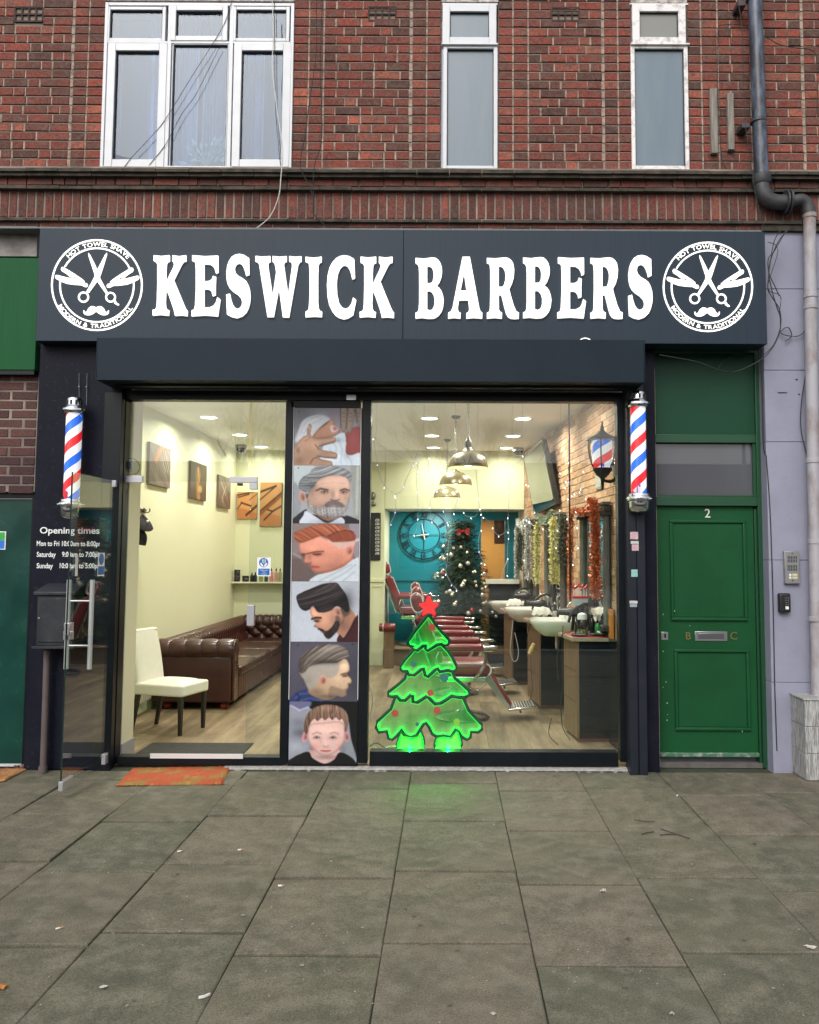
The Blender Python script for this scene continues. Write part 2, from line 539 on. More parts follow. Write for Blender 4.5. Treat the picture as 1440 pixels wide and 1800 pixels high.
bare_tree(-9.0, -30.5, 11.5, 3, 'taller bare winter street tree across the road, left one')
bare_tree(1.2, -29.0, 11.0, 5, 'smaller bare winter street tree across the road, right one')
t = thing('street_lamp', 'tall grey street lamp across the road, mirrored in the fanlight', 'street lamp', (8.2, -15.6, .1))
MB().tube([(8.2, -15.6, .1), (8.2, -15.6, 6.6)], .06, 10, True, .045).build('pole', steel, t)
MB().box(7.2, 8.25, -15.68, -15.52, 6.55, 6.66).build('lamp_head', black_al, t)

# ------------------------------------------------------------------ brick helpers
def brick_mesh(k, w_=1.0, d_=1.0, h_=1.0, jit=.02, cx=.02, cz=.05):
    rr = random.Random(k)
    j = lambda a: rr.uniform(-a, a)
    a = [(-.5 + j(.008), -.5 + j(jit)), (.5 + j(.008), -.5 + j(jit)), (.5 + j(.008), .5 + j(jit)), (-.5 + j(.008), .5 + j(jit))]
    vs = [(x, 1, z) for x, z in a] + [(x, .1, z) for x, z in a]
    vs += [(x - math.copysign(cx, x), j(.03), z - math.copysign(cz, z)) for x, z in a]
    m = MB()
    m.add(vs, [(0,1,5,4),(1,2,6,5),(2,3,7,6),(3,0,4,7),(4,5,9,8),(5,6,10,9),(6,7,11,10),(7,4,8,11),(8,9,10,11)])
    return m
BM = [brick_mesh(k) for k in range(5)]
BMESH = [b.mesh('brick') for b in BM]
SM = [brick_mesh(k + 20, jit=.006, cx=.045, cz=.012).mesh('brick') for k in range(5)]
_mm = {}
def with_mat(meshes, mat):
    k = (id(meshes), mat.name)
    if k not in _mm:
        _mm[k] = [m.copy() for m in meshes]
        for m in _mm[k]: m.materials.clear(); m.materials.append(mat)
    return _mm[k]
def lay(pieces, parent, nmax, mo, ms, meshes, Y, depth, dy=.0025):
    """pieces: (x0,x1,z0,z1); the first nmax become parts, the rest one joined part"""
    rr = random.Random(len(pieces))
    meshes = with_mat(meshes, mo)
    st = MB()
    for i, (x0, x1, z0, z1) in enumerate(pieces):
        y = Y + rr.uniform(-dy, dy)
        k = rr.randrange(5)
        if i < nmax:
            o = link('brick', meshes[k], mo, parent)
            o.location = ((x0 + x1) / 2, y, (z0 + z1) / 2)
            o.scale = (x1 - x0, depth, z1 - z0)
            o.rotation_euler = (0, rr.uniform(-.009, .009), 0)
        else:
            b = BM[k]
            st.add([((x0+x1)/2 + v[0]*(x1-x0), y + v[1]*depth, (z0+z1)/2 + v[2]*(z1-z0)) for v in b.v], b.f, rr.random())
    if st.v:
        o = st.build('bricks', ms, parent, tones=True)
        tag(o, kind='stuff')

# ------------------------------------------------------------------ upper brick wall
YW = 0.05
z_bot = VZ(720, 297, YW)
z_top = z_bot + .075 * 24
cs = abs(VZ(720, 297, YW) - VZ(720, 1, YW)) / 19.0
wall = thing('brick_wall', 'weathered red brick upper wall with mortar joints above the barber shop', 'wall', (0, YW, z_bot))
xw = lambda u: UX(u, 150, YW)
segs = [(-40, 125.6, 'm'), (128.2, 151.6, 'h'), (154.2, 182, 'h'), (516, 540.6, 'h'), (543.4, 566.8, 'h'), (570, 722, 'm'), (725.2, 748.6, 'h'), (751.4, 774.5, 'h'),
        (877, 900.6, 'h'), (903.4, 927.4, 'h'), (930.4, 1060.6, 'm'), (1063.4, 1085.6, 'h'), (1088.4, 1110, 'h'), (1211, 1232.6, 'h'), (1235.4, 1261.6, 'h'),
        (1264.6, 1322, 'm'), (1322, 1412, 'm'), (1415, 1490, 'm')]
pieces = []
rr = random.Random(11)
J = .012
vents = [(26, 12, 75, 37), (648, 12, 696, 36), (970, 13, 1018, 36)]
vr = [rect(a, b, c, d, YW) for a, b, c, d in vents]
for r_ in range(23):
    z0 = z_bot + r_ * cs + J / 2
    z1 = z0 + cs - J
    for a, b, kind in segs:
        xa, xb = xw(a), xw(b)
        if kind == 'h':
            pieces.append((xa, xb, z0, z1)); continue
        x = xa
        first = True
        alt = r_ % 2
        while x < xb - .03:
            L_ = (.215 if alt else .102) * rr.uniform(.95, 1.05)
            if first and r_ % 2: L_ *= rr.choice([.55, .8, 1.0])
            first = False
            if rr.random() < .12: L_ = .215
            if xb - (x + L_) < .07: L_ = xb - x
            g_ = J * rr.uniform(.6, 1.5)
            hit = [v_ for v_ in vr if x < v_[1] + .01 and x + L_ > v_[0] - .01 and z0 < v_[3] - .02 and z1 > v_[2] + .02]
            zj = rr.uniform(-.0012, .0012)
            if not hit:
                pieces.append((x, min(x + L_, xb) - g_, z0 + zj, z1 + zj))
            else:
                v_ = hit[0]
                if v_[0] - .006 - x > .02: pieces.append((x, v_[0] - .006, z0, z1))
                if x + L_ - g_ - v_[1] - .006 > .02: pieces.append((v_[1] + .006, x + L_ - g_, z0, z1))
            x += L_
            alt = 1 - alt
seen = [p for p in pieces if p[3] < z_bot + 19.4 * cs and p[0] > xw(-30) and p[1] < xw(1450)]
rest = [p for p in pieces if p not in seen]
seen.sort(key=lambda p: -(p[1] - p[0]))
lay(seen + rest, wall, 300, brick_o, brick_s, BMESH, YW, .05)
# mortar bed, with holes left for the windows (solid strips between them)
bed = MB()
wins = [(183, 515), (776, 876), (1111, 1210)]
yb0 = YW + .0125
edges = [xw(-60)] + [xw(q) for p in wins for q in p] + [xw(1500)]
for i in range(0, len(edges), 2):
    bed.box(edges[i], edges[i + 1], yb0, yb0 + .25, z_bot - .02, z_top + .3)
for a, b in wins:
    bed.box(xw(a) + .001, xw(b) - .001, yb0, yb0 + .25, VZ(700, 2, YW), z_top + .3)
bed.build('mortar', mortar, wall)
jm, pm_ = MB(), MB()
rr2 = random.Random(44)
rows_ = {}
for p in seen + rest: rows_.setdefault(round((p[2] - z_bot) / cs), []).append(p)
for z_, ps_ in rows_.items():
    ps_.sort()
    for k_, p in enumerate(ps_):
        x0_, x1_ = p[0] - J * .5, p[1] + J * .9
        y_ = YW + .003 + rr2.uniform(-.001, .002)
        # bed joint below this brick: set back under its arris, coming forward at the foot
        jm.add([(x0_, YW + .012, p[2]), (x1_, YW + .012, p[2]), (x1_, y_, p[2] - J), (x0_, y_, p[2] - J)], [(0, 1, 2, 3)])
        nx = ps_[k_ + 1][0] if k_ + 1 < len(ps_) else p[1] + J
        if .004 < nx - p[1] < .035:
            yy_ = YW + .0028 + rr2.uniform(-.001, .0025)
            pm_.box(p[1] + .0005, nx - .0005, yy_, yb0 + .001, p[2] - .002, p[3])
o = jm.build('bed_joints', mortar, wall); tag(o, kind='stuff')
o = pm_.build('cross_joints', perp_m, wall); tag(o, kind='stuff')
lint = MB()
for a, b in wins:
    lint.box(xw(a) - .0, xw(b) + .0, YW - .004, yb0 - .001, VZ(700, 3, YW), VZ(700, -9, YW))
lint.build('lintel', M('flaking_paint', (0.6, 0.58, 0.55), 0.8, var=.9, scale=20, c2=(.15, .1, .08)), wall)
ventm = M('vent_terracotta', (0.05, 0.025, 0.022), 0.8, var=.5, scale=30)
for i, (x0, x1, z0, z1) in enumerate(vr):
    t = thing('air_vent', ['leftmost', 'middle', 'rightmost'][i] + ' of three dark terracotta air vents set high in the brick wall', 'air vent', ((x0 + x1) / 2, YW, z0), 'air bricks')
    m = MB()
    m.box(x0, x1, YW + .02, YW + .06, z0, z1)
    m.build('backing', M('vent_black', (.008, .007, .007), .9), t)
    n = 5
    for r2 in range(3):
        zc = z0 + (z1 - z0) * r2 / 2
        MB().box(x0, x1, YW - .002, YW + .018, zc - .007, zc + .007).build('bar', ventm, t)
    for c in range(n):
        xc_ = x0 + (x1 - x0) * c / (n - 1)
        MB().box(xc_ - .007, xc_ + .007, YW + .001, YW + .017, z0 + .009, z1 - .009).build('bar', ventm, t)

# ------------------------------------------------------------------ brick cornice between wall and sign
tile_m = M('clay_tile_ledge', (0.085, 0.062, 0.05), 0.9, var=1, scale=9, c2=(.022, .026, .018), bump=.6)
corn = thing('brick_cornice', 'projecting string course of soldier bricks and clay tiles above the dark sign', 'cornice', (0, 0, VZ(720, 400, 0)))
xl, xr = UX(-60, 350, 0), UX(1500, 350, 0)
def vz(v, Y): return VZ(720, v, Y)
YS = -0.02
def ledge(va, vb, Y, name='tile'):
    za, zb = vz(va, Y), vz(vb, Y)
    x = xl
    k = 0
    while x < xr:
        L_ = .27
        o = MB().box(x + .002, x + L_ - .003, Y + random.uniform(-.004, .004), YW + .2, zb, za + random.uniform(-.003, .003)).build(name, tile_m, corn)
        x += L_; k += 1
ledge(297.5, 303, -.10)
ledge(305, 311, -.075, 'tile')
# header row
za, zb = vz(313, -.03), vz(327.5, -.03)
hp = []
x = xl
while x < xr:
    L_ = random.choice([.215, .215, .102, .16])
    hp.append((x, x + L_ - .009, zb, za)); x += L_
lay(hp, corn, 300, soldier_o, brick_s, BMESH, -.03, .05)
ledge(328.5, 334, -.065)
za, zb = vz(336, YS), vz(384, YS)
sp_ = []
x = xl
while x < xr:
    sp_.append((x, x + .0745 - .011 * random.uniform(.7, 1.4), zb, za)); x += .0752
lay(sp_, corn, 300, soldier_o, brick_s, SM, YS, .05)
ledge(385.5, 390, -.05)
za2, zb2 = vz(391, -.02), vz(400, -.02)
MB().box(xl, xr, YS + .006, YW + .25, vz(401, YS), z_bot - .021).build('mortar', mortar_d, corn)
hp = []
x = xl
while x < xr:
    L_ = .215
    hp.append((x, x + L_ - .009, zb2, za2)); x += L_
lay(hp, corn, 300, soldier_o, brick_s, BMESH, -.02, .04)
# grey metal flashing over the sign
tag(MB().box(xl, UX(1340, 400, -.17), -.16, .05, vz(403.4, -.17), vz(400.8, -.17)).build('flashing', M('lead_grey', (.10, .11, .12), .6, var=.6, scale=20, c2=(.2, .2, .19))), 'thin grey lead strip capping the dark barber sign', 'flashing')

# ------------------------------------------------------------------ upstairs windows
pane_up = glass('window_reflective_glass', (0.58, 0.70, 0.84), ior=1.5)
dark_in = M('dark_room', (0.17, 0.19, 0.22), .9)
frost = M('frosted_film', (0.105, 0.155, 0.20), 0.35, var=.6, scale=1.6, c2=(.15, .19, .22), stretch=(5, 1, .8), spec=.6, coat=.3)
curtain_m = M('net_curtain', (0.42, 0.46, 0.55), .9, var=.8, scale=5, c2=(.30, .33, .40), stretch=(5, 5, .7))
gasket = M('black_gasket', (.01, .01, .012), .5)
YF = YW - .012
def frame_px(u0, v0, u1, v1, wpx, name, parent, Y, mat=upvc, d=.06, wb=None, wt=None, inner=True):
    """mitre-free rectangular frame: outer rect in pixels, face width in pixels"""
    x0, x1, z0, z1 = rect(u0, v0, u1, v1, Y)
    k = (x1 - x0) / (u1 - u0)
    w_ = wpx * k
    b_, t_ = (wb or wpx) * k, (wt or wpx) * k
    m = MB()
    m.box(x0, x0 + w_, Y, Y + d, z0, z1)
    m.box(x1 - w_, x1, Y, Y + d, z0, z1)
    m.box(x0 + w_, x1 - w_, Y + .001, Y + d - .001, z0, z0 + b_)
    m.box(x0 + w_, x1 - w_, Y + .001, Y + d - .001, z1 - t_, z1)
    o = m.build(name, mat, parent, bevel=.004)
    return o, (x0 + w_, x1 - w_, z0 + b_, z1 - t_)
def glaze(r_, Y, parent, mat, gk=True):
    x0, x1, z0, z1 = r_
    g = .006
    m = MB()
    m.box(x0, x0 + g, Y + .018, Y + .03, z0, z1); m.box(x1 - g, x1, Y + .018, Y + .03, z0, z1)
    m.box(x0 + g, x1 - g, Y + .019, Y + .029, z0, z0 + g); m.box(x0 + g, x1 - g, Y + .019, Y + .029, z1 - g, z1)
    m.build('gasket', gasket, parent)
    return MB().box(x0 + .001, x1 - .001, Y + .031, Y + .037, z0 + .001, z1 - .001).build('pane', mat, parent)
t = thing('casement_window', 'wide white three-part window with curtains, left of two narrow windows', 'window', (UX(350, 295, YW), YW, z_bot))
fo, fi = frame_px(180, 4, 515, 297, 6, 'frame', t, YF)
for a, b in ((292, 299), (401, 408)):
    x0, x1, z0, z1 = rect(a, 8, b, 292, YF)
    MB().box(x0, x1, YF + .002, YF + .05, z0, z1).build('mullion', upvc, t, bevel=.003)
cells = [(187, 11, 291, 72, 6), (300, 9, 400, 71, 9), (409, 11, 509, 72, 6), (186, 75, 291, 293, 14), (300, 76, 400, 296, 2), (409, 75, 510, 293, 14)]
for k, (a, b, c, d, wpx) in enumerate(cells):
    so_, si = frame_px(a, b, c, d, wpx, 'sash', t, YF + .004 - (.008 if k in (1, 3, 5) else 0))
    pn = glaze(si, YF, so_, pane_up)
x0, x1, z0, z1 = rect(183, 6, 512, 294, YW)
tr_, _ = rect(186, 71, 511, 76, YF)[:2], 0
xa, xb, za, zb = rect(186.5, 72, 509.5, 75, YF)
MB().box(xa, xb, YF + .003, YF + .05, za, zb).build('transom', upvc, t)
# curtains hung inside
for (ua, ub, vA, vB, lab) in ((187, 215, 75, 292, 'pale curtain edge hanging inside the left pane of the wide window'),
                              (262, 350, 8, 293, 'pale net curtain inside the middle of the wide upstairs window'),
                              (356, 398, 8, 293, 'narrow net curtain beside the pot plant in the wide upstairs window'),
                              (414, 465, 8, 293, 'pale patterned curtain inside the right pane of the wide window')):
    xa, xb = UX(ua, 150, YW + .2), UX(ub, 150, YW + .2)
    zA, zB = VZ(300, vA, YW + .2), VZ(300, vB, YW + .2)
    n = 40
    m = MB()
    vs, fs = [], []
    for i in range(n + 1):
        x = xa + (xb - xa) * i / n
        y = YW + .2 + .02 * math.sin(i * 1.1) + .01 * math.sin(i * 2.3)
        vs += [(x, y, zB - .02), (x, y, zA + .02)]
    for i in range(n): fs.append((2 * i, 2 * i + 2, 2 * i + 3, 2 * i + 1))
    m.add(vs, fs)
    tag(m.build('curtain', curtain_m, None, smooth=True), lab, 'curtain', 'curtains upstairs')
leafm = M('pale_leaf', (0.60, 0.68, 0.50), .6, var=.5, scale=30)
t2 = thing('pot_plant', 'pale leafy pot plant with a white flower behind the middle upstairs pane', 'plant', (UX(362, 292, YW + .12), YW + .12, VZ(362, 294, YW)))
rr = random.Random(5)
m, sm_ = MB(), MB()
base = P(362, 292, YW + .12)
for k in range(46):
    tip = P(362 + rr.uniform(-32, 36), 285 - rr.uniform(2, 42), YW + .12 + rr.uniform(-.03, .03))
    sm_.tube([base, (base + tip) / 2 + Vector((0, 0, .02)), tip], .0018, 4)
    d = (tip - base).normalized()
    s_ = Vector((d.z, 0, -d.x)) * rr.uniform(.008, .014)
    L_ = rr.uniform(.04, .07)
    m.add([tip - d * L_ * .4, tip + s_, tip + d * L_ * .6, tip - s_ + Vector((0, -.006, 0))], [(0, 1, 2, 3)])
m.build('foliage', leafm, t2); sm_.build('stem', leafm, t2)
fl = MB()
for k in range(7):
    c = P(318 + rr.uniform(-9, 9), 286 + rr.uniform(-2, 3), YW + .1)
    fl.ball(c, .011, 5)
tag(fl.build('flower', M('white_petal', (.75, .75, .72), .6), t2))
t3 = MB().box(UX(183, 100, .35), UX(515, 100, .35), .42, .44, z_bot, z_top)
o = t3.build('room_wall', dark_in); tag(o, kind=ST)
for (a, b, c, d, dirty, lab) in ((776, 5, 876, 298, 0, 'narrow white window with frosted lower pane, between the wide window and the drainpipe window'),
                          (1107, 5, 1212, 298, 1, 'narrow white window with grimy frame beside the two grey wooden strips')):
    um = M('grimy_upvc', (0.74, 0.73, 0.73), .5, var=.9, scale=14, c2=(.33, .27, .25), thr=(.48, .7)) if dirty else upvc
    t = thing('narrow_window', lab, 'window', (UX((a + c) / 2, 298, YW), YW, z_bot), 'narrow upstairs windows')
    fo, fi = frame_px(a + 3, 79, c - 1, 297.5, 7, 'frame', t, YF, um, wt=6)
    glaze(fi, YF, fo, frost)
    so_, si = frame_px(a + 2 + 3 * dirty, 7, c - 3 - 3 * dirty, 77, 13, 'sash', t, YF - .012, um)
    glaze(si, YF - .012, so_, M('frosted_film_dull', (.20, .205, .19), .35, spec=.6) if dirty else frost)
    x0, x1, z0, z1 = rect(a + 1, 4, c - 1, 80, YF)
    MB().box(x0, x1, YF + .01, YF + .055, z1 - .012, z1).build('frame', um, t)
    MB().box(x0, x1, YF - .02, YF + .05, z0, z0 + .012).build('drip_bar', um, t)
# wooden strips
woodg = M('weathered_wood', (0.30, 0.28, 0.25), .9, var=.9, scale=6, c2=(.14, .12, .10), stretch=(20, 20, 1), bump=.5)
for i, (a, b, c, d) in enumerate(((1247, 160, 1259, 273), (1277, 168, 1288, 267))):
    x0, x1, z0, z1 = rect(a, b, c, d, YW)
    o = MB().box(x0, x1, YW - .045, YW - .004, z0, z1).build('wooden_batten', woodg, None, bevel=.003)
    tag(o, ['longer', 'shorter'][i] + ' grey weathered wooden strip screwed to the brick wall', 'batten', 'wooden battens')
# ------------------------------------------------------------------ sign
YSG = -0.17
sign = thing('shop_sign', 'dark blue-grey barber shop fascia sign with lit white KESWICK BARBERS letters', 'shop sign', (0, YSG, VZ(700, 600, YSG)))
x0, x1, z0, z1 = rect(66, 404, 1347, 602, YSG)
xm = UX(709, 500, YSG)
MB().box(x0, xm - .001, YSG, .04, z0, z1).build('panel', navy, sign, bevel=.003)
MB().box(xm + .001, x1, YSG, .04, z0, z1).build('panel', navy, sign, bevel=.003)
tr9 = lambda pts, ou, ov=430, s=9.0: [(ou + x / s, ov + y / s) for x, y in pts]
K_ = [(90,165),(215,178),(340,165),(340,262),(312,268),(293,300),(285,400),(283,608),(330,500),(395,370),(413,315),(402,275),(385,262),(385,165),(495,180),(603,165),(603,255),(562,268),(530,310),(408,555),(500,780),(575,960),(600,1015),(625,1045),(622,1128),(525,1115),(428,1122),(410,1040),(385,960),(330,800),(286,700),(275,900),(283,990),(300,1020),(333,1035),(327,1120),(200,1108),(73,1118),(73,1030),(115,1020),(132,990),(140,900),(148,600),(148,320),(132,275),(90,255)]
E_ = [(700,165),(900,180),(1110,172),(1112,435),(1075,452),(1060,390),(1030,340),(980,308),(890,303),(890,578),(970,572),(1010,545),(1030,490),(1075,508),(1068,640),(1068,795),(1022,810),(1010,750),(980,712),(940,702),(890,700),(890,992),(980,990),(1040,960),(1075,910),(1098,828),(1143,862),(1105,1132),(900,1115),(690,1130),(690,1040),(730,1020),(745,960),(757,700),(757,400),(750,290),(732,265),(700,255)]
S_ = [(428,210),(432,470),(383,490),(370,430),(345,360),(315,312),(275,290),(235,303),(208,340),(200,385),(215,440),(260,490),(330,530),(385,575),(420,640),(443,720),(450,820),(443,910),(420,1000),(385,1070),(320,1130),(235,1160),(150,1140),(80,1100),(68,790),(125,772),(140,850),(165,930),(200,990),(245,1015),(290,995),(315,955),(322,905),(305,850),(250,790),(180,745),(125,690),(95,630),(76,550),(70,450),(85,330),(110,260),(150,195),(210,155),(280,143),(350,160)]
W_ = [(530,175),(650,188),(765,178),(770,265),(745,275),(730,300),(735,360),(803,815),(858,440),(845,340),(830,290),(803,268),(803,178),(915,190),(1025,180),(1022,265),(990,275),(980,310),(1048,800),(1110,340),(1106,290),(1090,270),(1065,262),(1065,178),(1160,190),(1258,182),(1258,262),(1230,275),(1205,320),(1062,1148),(965,1145),(903,680),(820,1140),(722,1142),(590,320),(572,280),(530,262)]
I_ = [(-25,190),(100,205),(228,188),(228,270),(195,285),(178,320),(172,500),(172,900),(182,1010),(205,1045),(235,1060),(232,1142),(110,1135),(-25,1145),(-25,1055),(10,1040),(25,1000),(38,800),(38,420),(28,310),(10,280),(-25,270)]
C_ = [(745,228),(757,525),(713,545),(695,460),(665,380),(635,340),(600,322),(560,332),(520,375),(485,460),(470,560),(467,640),(475,790),(505,920),(550,990),(610,1015),(660,990),(700,930),(728,832),(775,872),(728,1110),(650,1160),(580,1178),(500,1155),(450,1120),(400,1060),(350,960),(322,820),(313,640),(325,480),(355,360),(400,275),(460,210),(520,178),(590,165),(670,180)]
B_ = [[(95,208),(220,218),(300,208),(370,200),(415,208),(455,238),(490,290),(512,360),(516,430),(505,510),(475,590),(430,652),(470,680),(505,730),(530,800),(542,880),(530,990),(505,1060),(460,1120),(410,1155),(375,1165),(300,1168),(200,1155),(95,1165),(95,1075),(130,1060),(145,1020),(152,900),(152,450),(145,340),(125,305),(95,290)],
      [(280,338),(320,338),(350,355),(370,390),(382,450),(380,520),(368,575),(350,600),(320,608),(280,608)],
      [(280,732),(320,728),(355,750),(380,790),(396,850),(396,930),(382,990),(355,1028),(320,1038),(280,1020)]]
A_ = [[(838,190),(955,190),(990,380),(1105,1000),(1122,1050),(1152,1075),(1150,1165),(1020,1155),(898,1165),(900,1080),(932,1065),(945,1020),(930,875),(785,875),(770,960),(766,1030),(780,1062),(810,1075),(808,1165),(710,1155),(610,1165),(612,1075),(650,1055),(680,1000)], [(862,450),(903,725),(808,725)]]
R_ = [[(145,208),(280,215),(360,206),(440,200),(490,212),(530,243),(560,290),(578,390),(570,520),(540,620),(498,700),(520,790),(570,960),(610,1050),(652,1075),(650,1168),(580,1172),(520,1165),(480,1140),(450,1090),(425,1000),(375,795),(333,790),(335,1020),(350,1055),(385,1075),(383,1165),(270,1155),(145,1165),(145,1075),(180,1058),(193,1000),(200,700),(198,400),(190,320),(175,295),(145,288)], [(333,340),(370,338),(405,360),(430,410),(441,470),(437,550),(420,620),(395,665),(333,665)]]
letters = [([K_], 260, 430), ([E_], 260, 430), ([S_], 390, 430), ([W_], 390, 430), ([I_], 540, 430), ([C_], 540, 430), ([K_], 260 + 755/9 + 280 - 260 + 260 - 280 + 0, 430 + 2.8)]
letters[6] = ([[(845 + (x - 90) * .985 + (y - 165) * 0.003, 188 + (y - 165) * 1.007) for x, y in K_]], 540, 430)
letters += [(B_, 720, 430), (A_, 720, 430), (R_, 840, 430), (B_, 720 + 189.4, 430 - .6), ([E_], 260 + 643.5, 433.5), (R_, 840 + 182.4, 430), ([S_], 390 + 707.5, 432)]
for lps, ou, ov in letters:
    lp = [tr9(l, ou, ov) for l in lps]
    o = plate('letter', lp, YSG - .022, .02, led_white, sign)
    # dark return behind each lit face
def circ(cx, cy_, r, n=48, a0=0, a1=2 * math.pi):
    return [(cx + r * math.cos(a0 + (a1 - a0) * i / n), cy_ + r * math.sin(a0 + (a1 - a0) * i / n)) for i in range(n + (0 if abs(a1 - a0 - 2 * math.pi) < 1e-6 else 1))]
def arc_band(cx, cy_, ro, ri, a0, a1, n=40):
    return circ(cx, cy_, ro, n, a0, a1) + circ(cx, cy_, ri, n, a1, a0)
EM = dict(
    bladeA=[(600,232),(625,262),(690,390),(725,470),(770,600),(875,795),(850,815),(735,650),(690,590),(682,520),(600,270)],
    bladeB=[(860,232),(862,260),(820,400),(768,560),(720,640),(605,800),(570,785),(660,620),(690,560),(725,470),(835,262)],
    tail=[(960,905),(985,905),(1000,935),(1032,955),(1030,972),(1005,972),(965,945)],
    mo=[(710,1008),(722,992),(740,985),(780,985),(815,1010),(835,1050),(860,1068),(874,1060),(878,1040),(890,1045),(888,1080),(865,1105),(830,1113),(790,1110),(750,1092),(710,1060)],
    low=[(132,565),(140,550),(155,545),(175,548),(300,580),(430,600),(500,635),(545,655),(580,662),(595,690),(582,714),(555,717),(500,690),(400,684),(300,670),(220,640),(150,603),(135,585)],
    upr=[(215,462),(222,440),(240,430),(262,440),(400,525),(500,592),(545,630),(540,660),(500,650),(440,610),(405,575),(370,582),(340,572),(290,530),(225,490)])
def emblem(cx, cy_, s, lab=None):
    e = thing_part('emblem', sign)
    Y = YSG - .006
    q = lambda pts: [(cx + (x - 720) * s / 8, cy_ + (y - 688) * s / 8) for x, y in pts]
    mirr = lambda pts, m, dy=0: [(2 * m - x, y + dy) for x, y in pts][::-1]
    plate('ring', [q(circ(720, 688, 645)), q(circ(720, 688, 622))], Y, .005, led_white, e)
    a = math.atan2
    plate('inner_ring', [q(arc_band(720, 688, 530, 508, a(440-688, 290-720), a(455-688, 1180-720)))], Y, .005, led_white, e)
    plate('inner_ring', [q(arc_band(720, 688, 530, 508, a(640-688, 1240-720), a(620-688, 205-720) + 2 * math.pi))], Y, .005, led_white, e)
    plate('scissors', [q(EM['bladeA'])], Y - .001, .006, led_white, e)
    plate('scissors', [q(EM['bladeB'])], Y - .002, .007, led_white, e)
    plate('finger_ring', [q(circ(532, 857, 78)), q(circ(532, 857, 54))], Y, .005, led_white, e)
    plate('finger_ring', [q(circ(913, 858, 75)), q(circ(913, 858, 51))], Y, .005, led_white, e)
    plate('finger_rest', [q(EM['tail'])], Y - .001, .006, led_white, e)
    plate('moustache', [q(EM['mo']) ], Y, .005, led_white, e)
    plate('moustache', [q(mirr(EM['mo'], 709))], Y - .001, .006, led_white, e)
    for k, dy in ((0, 0), (1, 10)):
        plate('razor', [q(EM['low'] if not k else mirr(EM['low'], 725, dy))], Y, .005, led_white, e)
        plate('razor', [q(EM['upr'] if not k else mirr(EM['upr'], 725, dy))], Y - .001, .006, led_white, e)
    c = P(cx, cy_, Y)
    px = abs(P(cx, cy_ - 1, Y).z - c.z)
    def arc_text(txt, rad, a_mid, size, flip, span):
        ms, wd = [], []
        gap = size * .09
        for ch in txt:
            if ch == ' ': ms.append(None); wd.append(size * .26); continue
            me = text_mesh(ch, size, size * .012, .004, 1.0)
            xs = [v.co.x for v in me.vertices]
            mid = (max(xs) + min(xs)) / 2
            for v in me.vertices: v.co.x -= mid
            ms.append(me); wd.append(max(xs) - min(xs))
        fx = (span * rad - gap * len(txt)) / sum(wd)
        wd = [q * fx + gap for q in wd]
        tot = sum(wd) / rad
        t_ = 0
        for me, w_ in zip(ms, wd):
            m_ = (t_ + w_ / 2) / rad
            t_ += w_
            if me is None: continue
            for v in me.vertices: v.co.x *= fx
            ang = a_mid + tot / 2 - m_ if not flip else a_mid - tot / 2 + m_
            rot = ang - math.pi / 2 if not flip else ang + math.pi / 2
            flat_xz(me, Y, c.x + math.cos(ang) * rad, c.z + math.sin(ang) * rad, rot)
            link('letter', me, led_white, e)
    r1 = 575 / 8 * s * px
    arc_text('HOT TOWEL SHAVE', r1, R(89.5), 10.6 * s * px, False, R(95))
    arc_text('MODERN & TRADITIONAL', r1, R(-91.5), 10.0 * s * px, True, R(119))
def thing_part(name, parent):
    o = bpy.data.objects.new(name, None)
    col.objects.link(o)
    o.parent = parent
    o.matrix_parent_inverse = wm(parent).inverted()
    return o
emblem(170.2, 501, 1.0)
emblem(1244.8, 504, .985)
# the half-hidden badge peeping over the shutter box
plate('badge', [circ(1029, 609, 15.5, 32), circ(1029, 609, 14, 32)], YSG - .006, .005, led_white, sign)

# ------------------------------------------------------------------ shutter box
YB = -0.36
sb = thing('shutter_box', 'long plain dark grey roller shutter housing under the barber sign', 'shutter box', (UX(650, 670, YB), YB, VZ(650, 670, YB)))
x0, x1, z0, z1 = rect(170, 595, 1133, 670, YB)
zs = VZ(650, 601, YSG)
m = MB()
m.hexa([(x0, YB, z0), (x1, YB, z0), (x1, .0, z0), (x0, .0, z0), (x0 - .0, YB, z1), (x1, YB, z1), (x1, YSG - .003, z1 + .03), (x0, YSG - .003, z1 + .03)])
m.build('housing', box_grey, sb, bevel=.006)
MB().box(x0 + .003, x1 - .003, YB - .004, YB, z0 - .0, z0 + .012).build('bottom_lip', box_grey, sb)
MB().box(x0 - .006, x0 - .001, YB + .004, -.001, z0 + .004, z1).build('end_cap', box_grey, sb)
MB().box(x1 + .001, x1 + .006, YB + .004, -.001, z0 + .004, z1).build('end_cap', box_grey, sb)
MB().box(x0 + .1, x1 - .1, YB + .14, YB + .20, z0 - .018, z0 - .002).build('shutter_slat', black_al, sb)

# ------------------------------------------------------------------ left black pilaster and what hangs on it
YP = -0.05
pil = thing('black_pilaster', 'black painted pilaster carrying the opening times, left of the glass door', 'pilaster', (UX(135, 1345, YP), YP, 0))
x0, x1, _, z1 = rect(66, 603, 206, 1352, YP)
x0 = UX(59, 900, YP); x1 = UX(207, 900, YP)
zt = VZ(130, 598, YP)
MB().box(x0, x1, YP, .35, -.02, zt).build('panel', black_pl, pil, bevel=.004)
MB().box(UX(185, 700, YP), x1 + .012, YP - .015, YP + .05, -.02, VZ(130, 690, YP)).build('edge_trim', black_al, pil, bevel=.003)
txt = white_print
text('lettering', 'Opening times', 122, 933, YP - .003, 11.5, txt, pil, bold=.25, fit=(70, 175))
text('lettering', 'Mon to Fri 10:00am to 8:00pm', 122, 956, YP - .003, 9, txt, pil, bold=.2, fit=(64.5, 180))
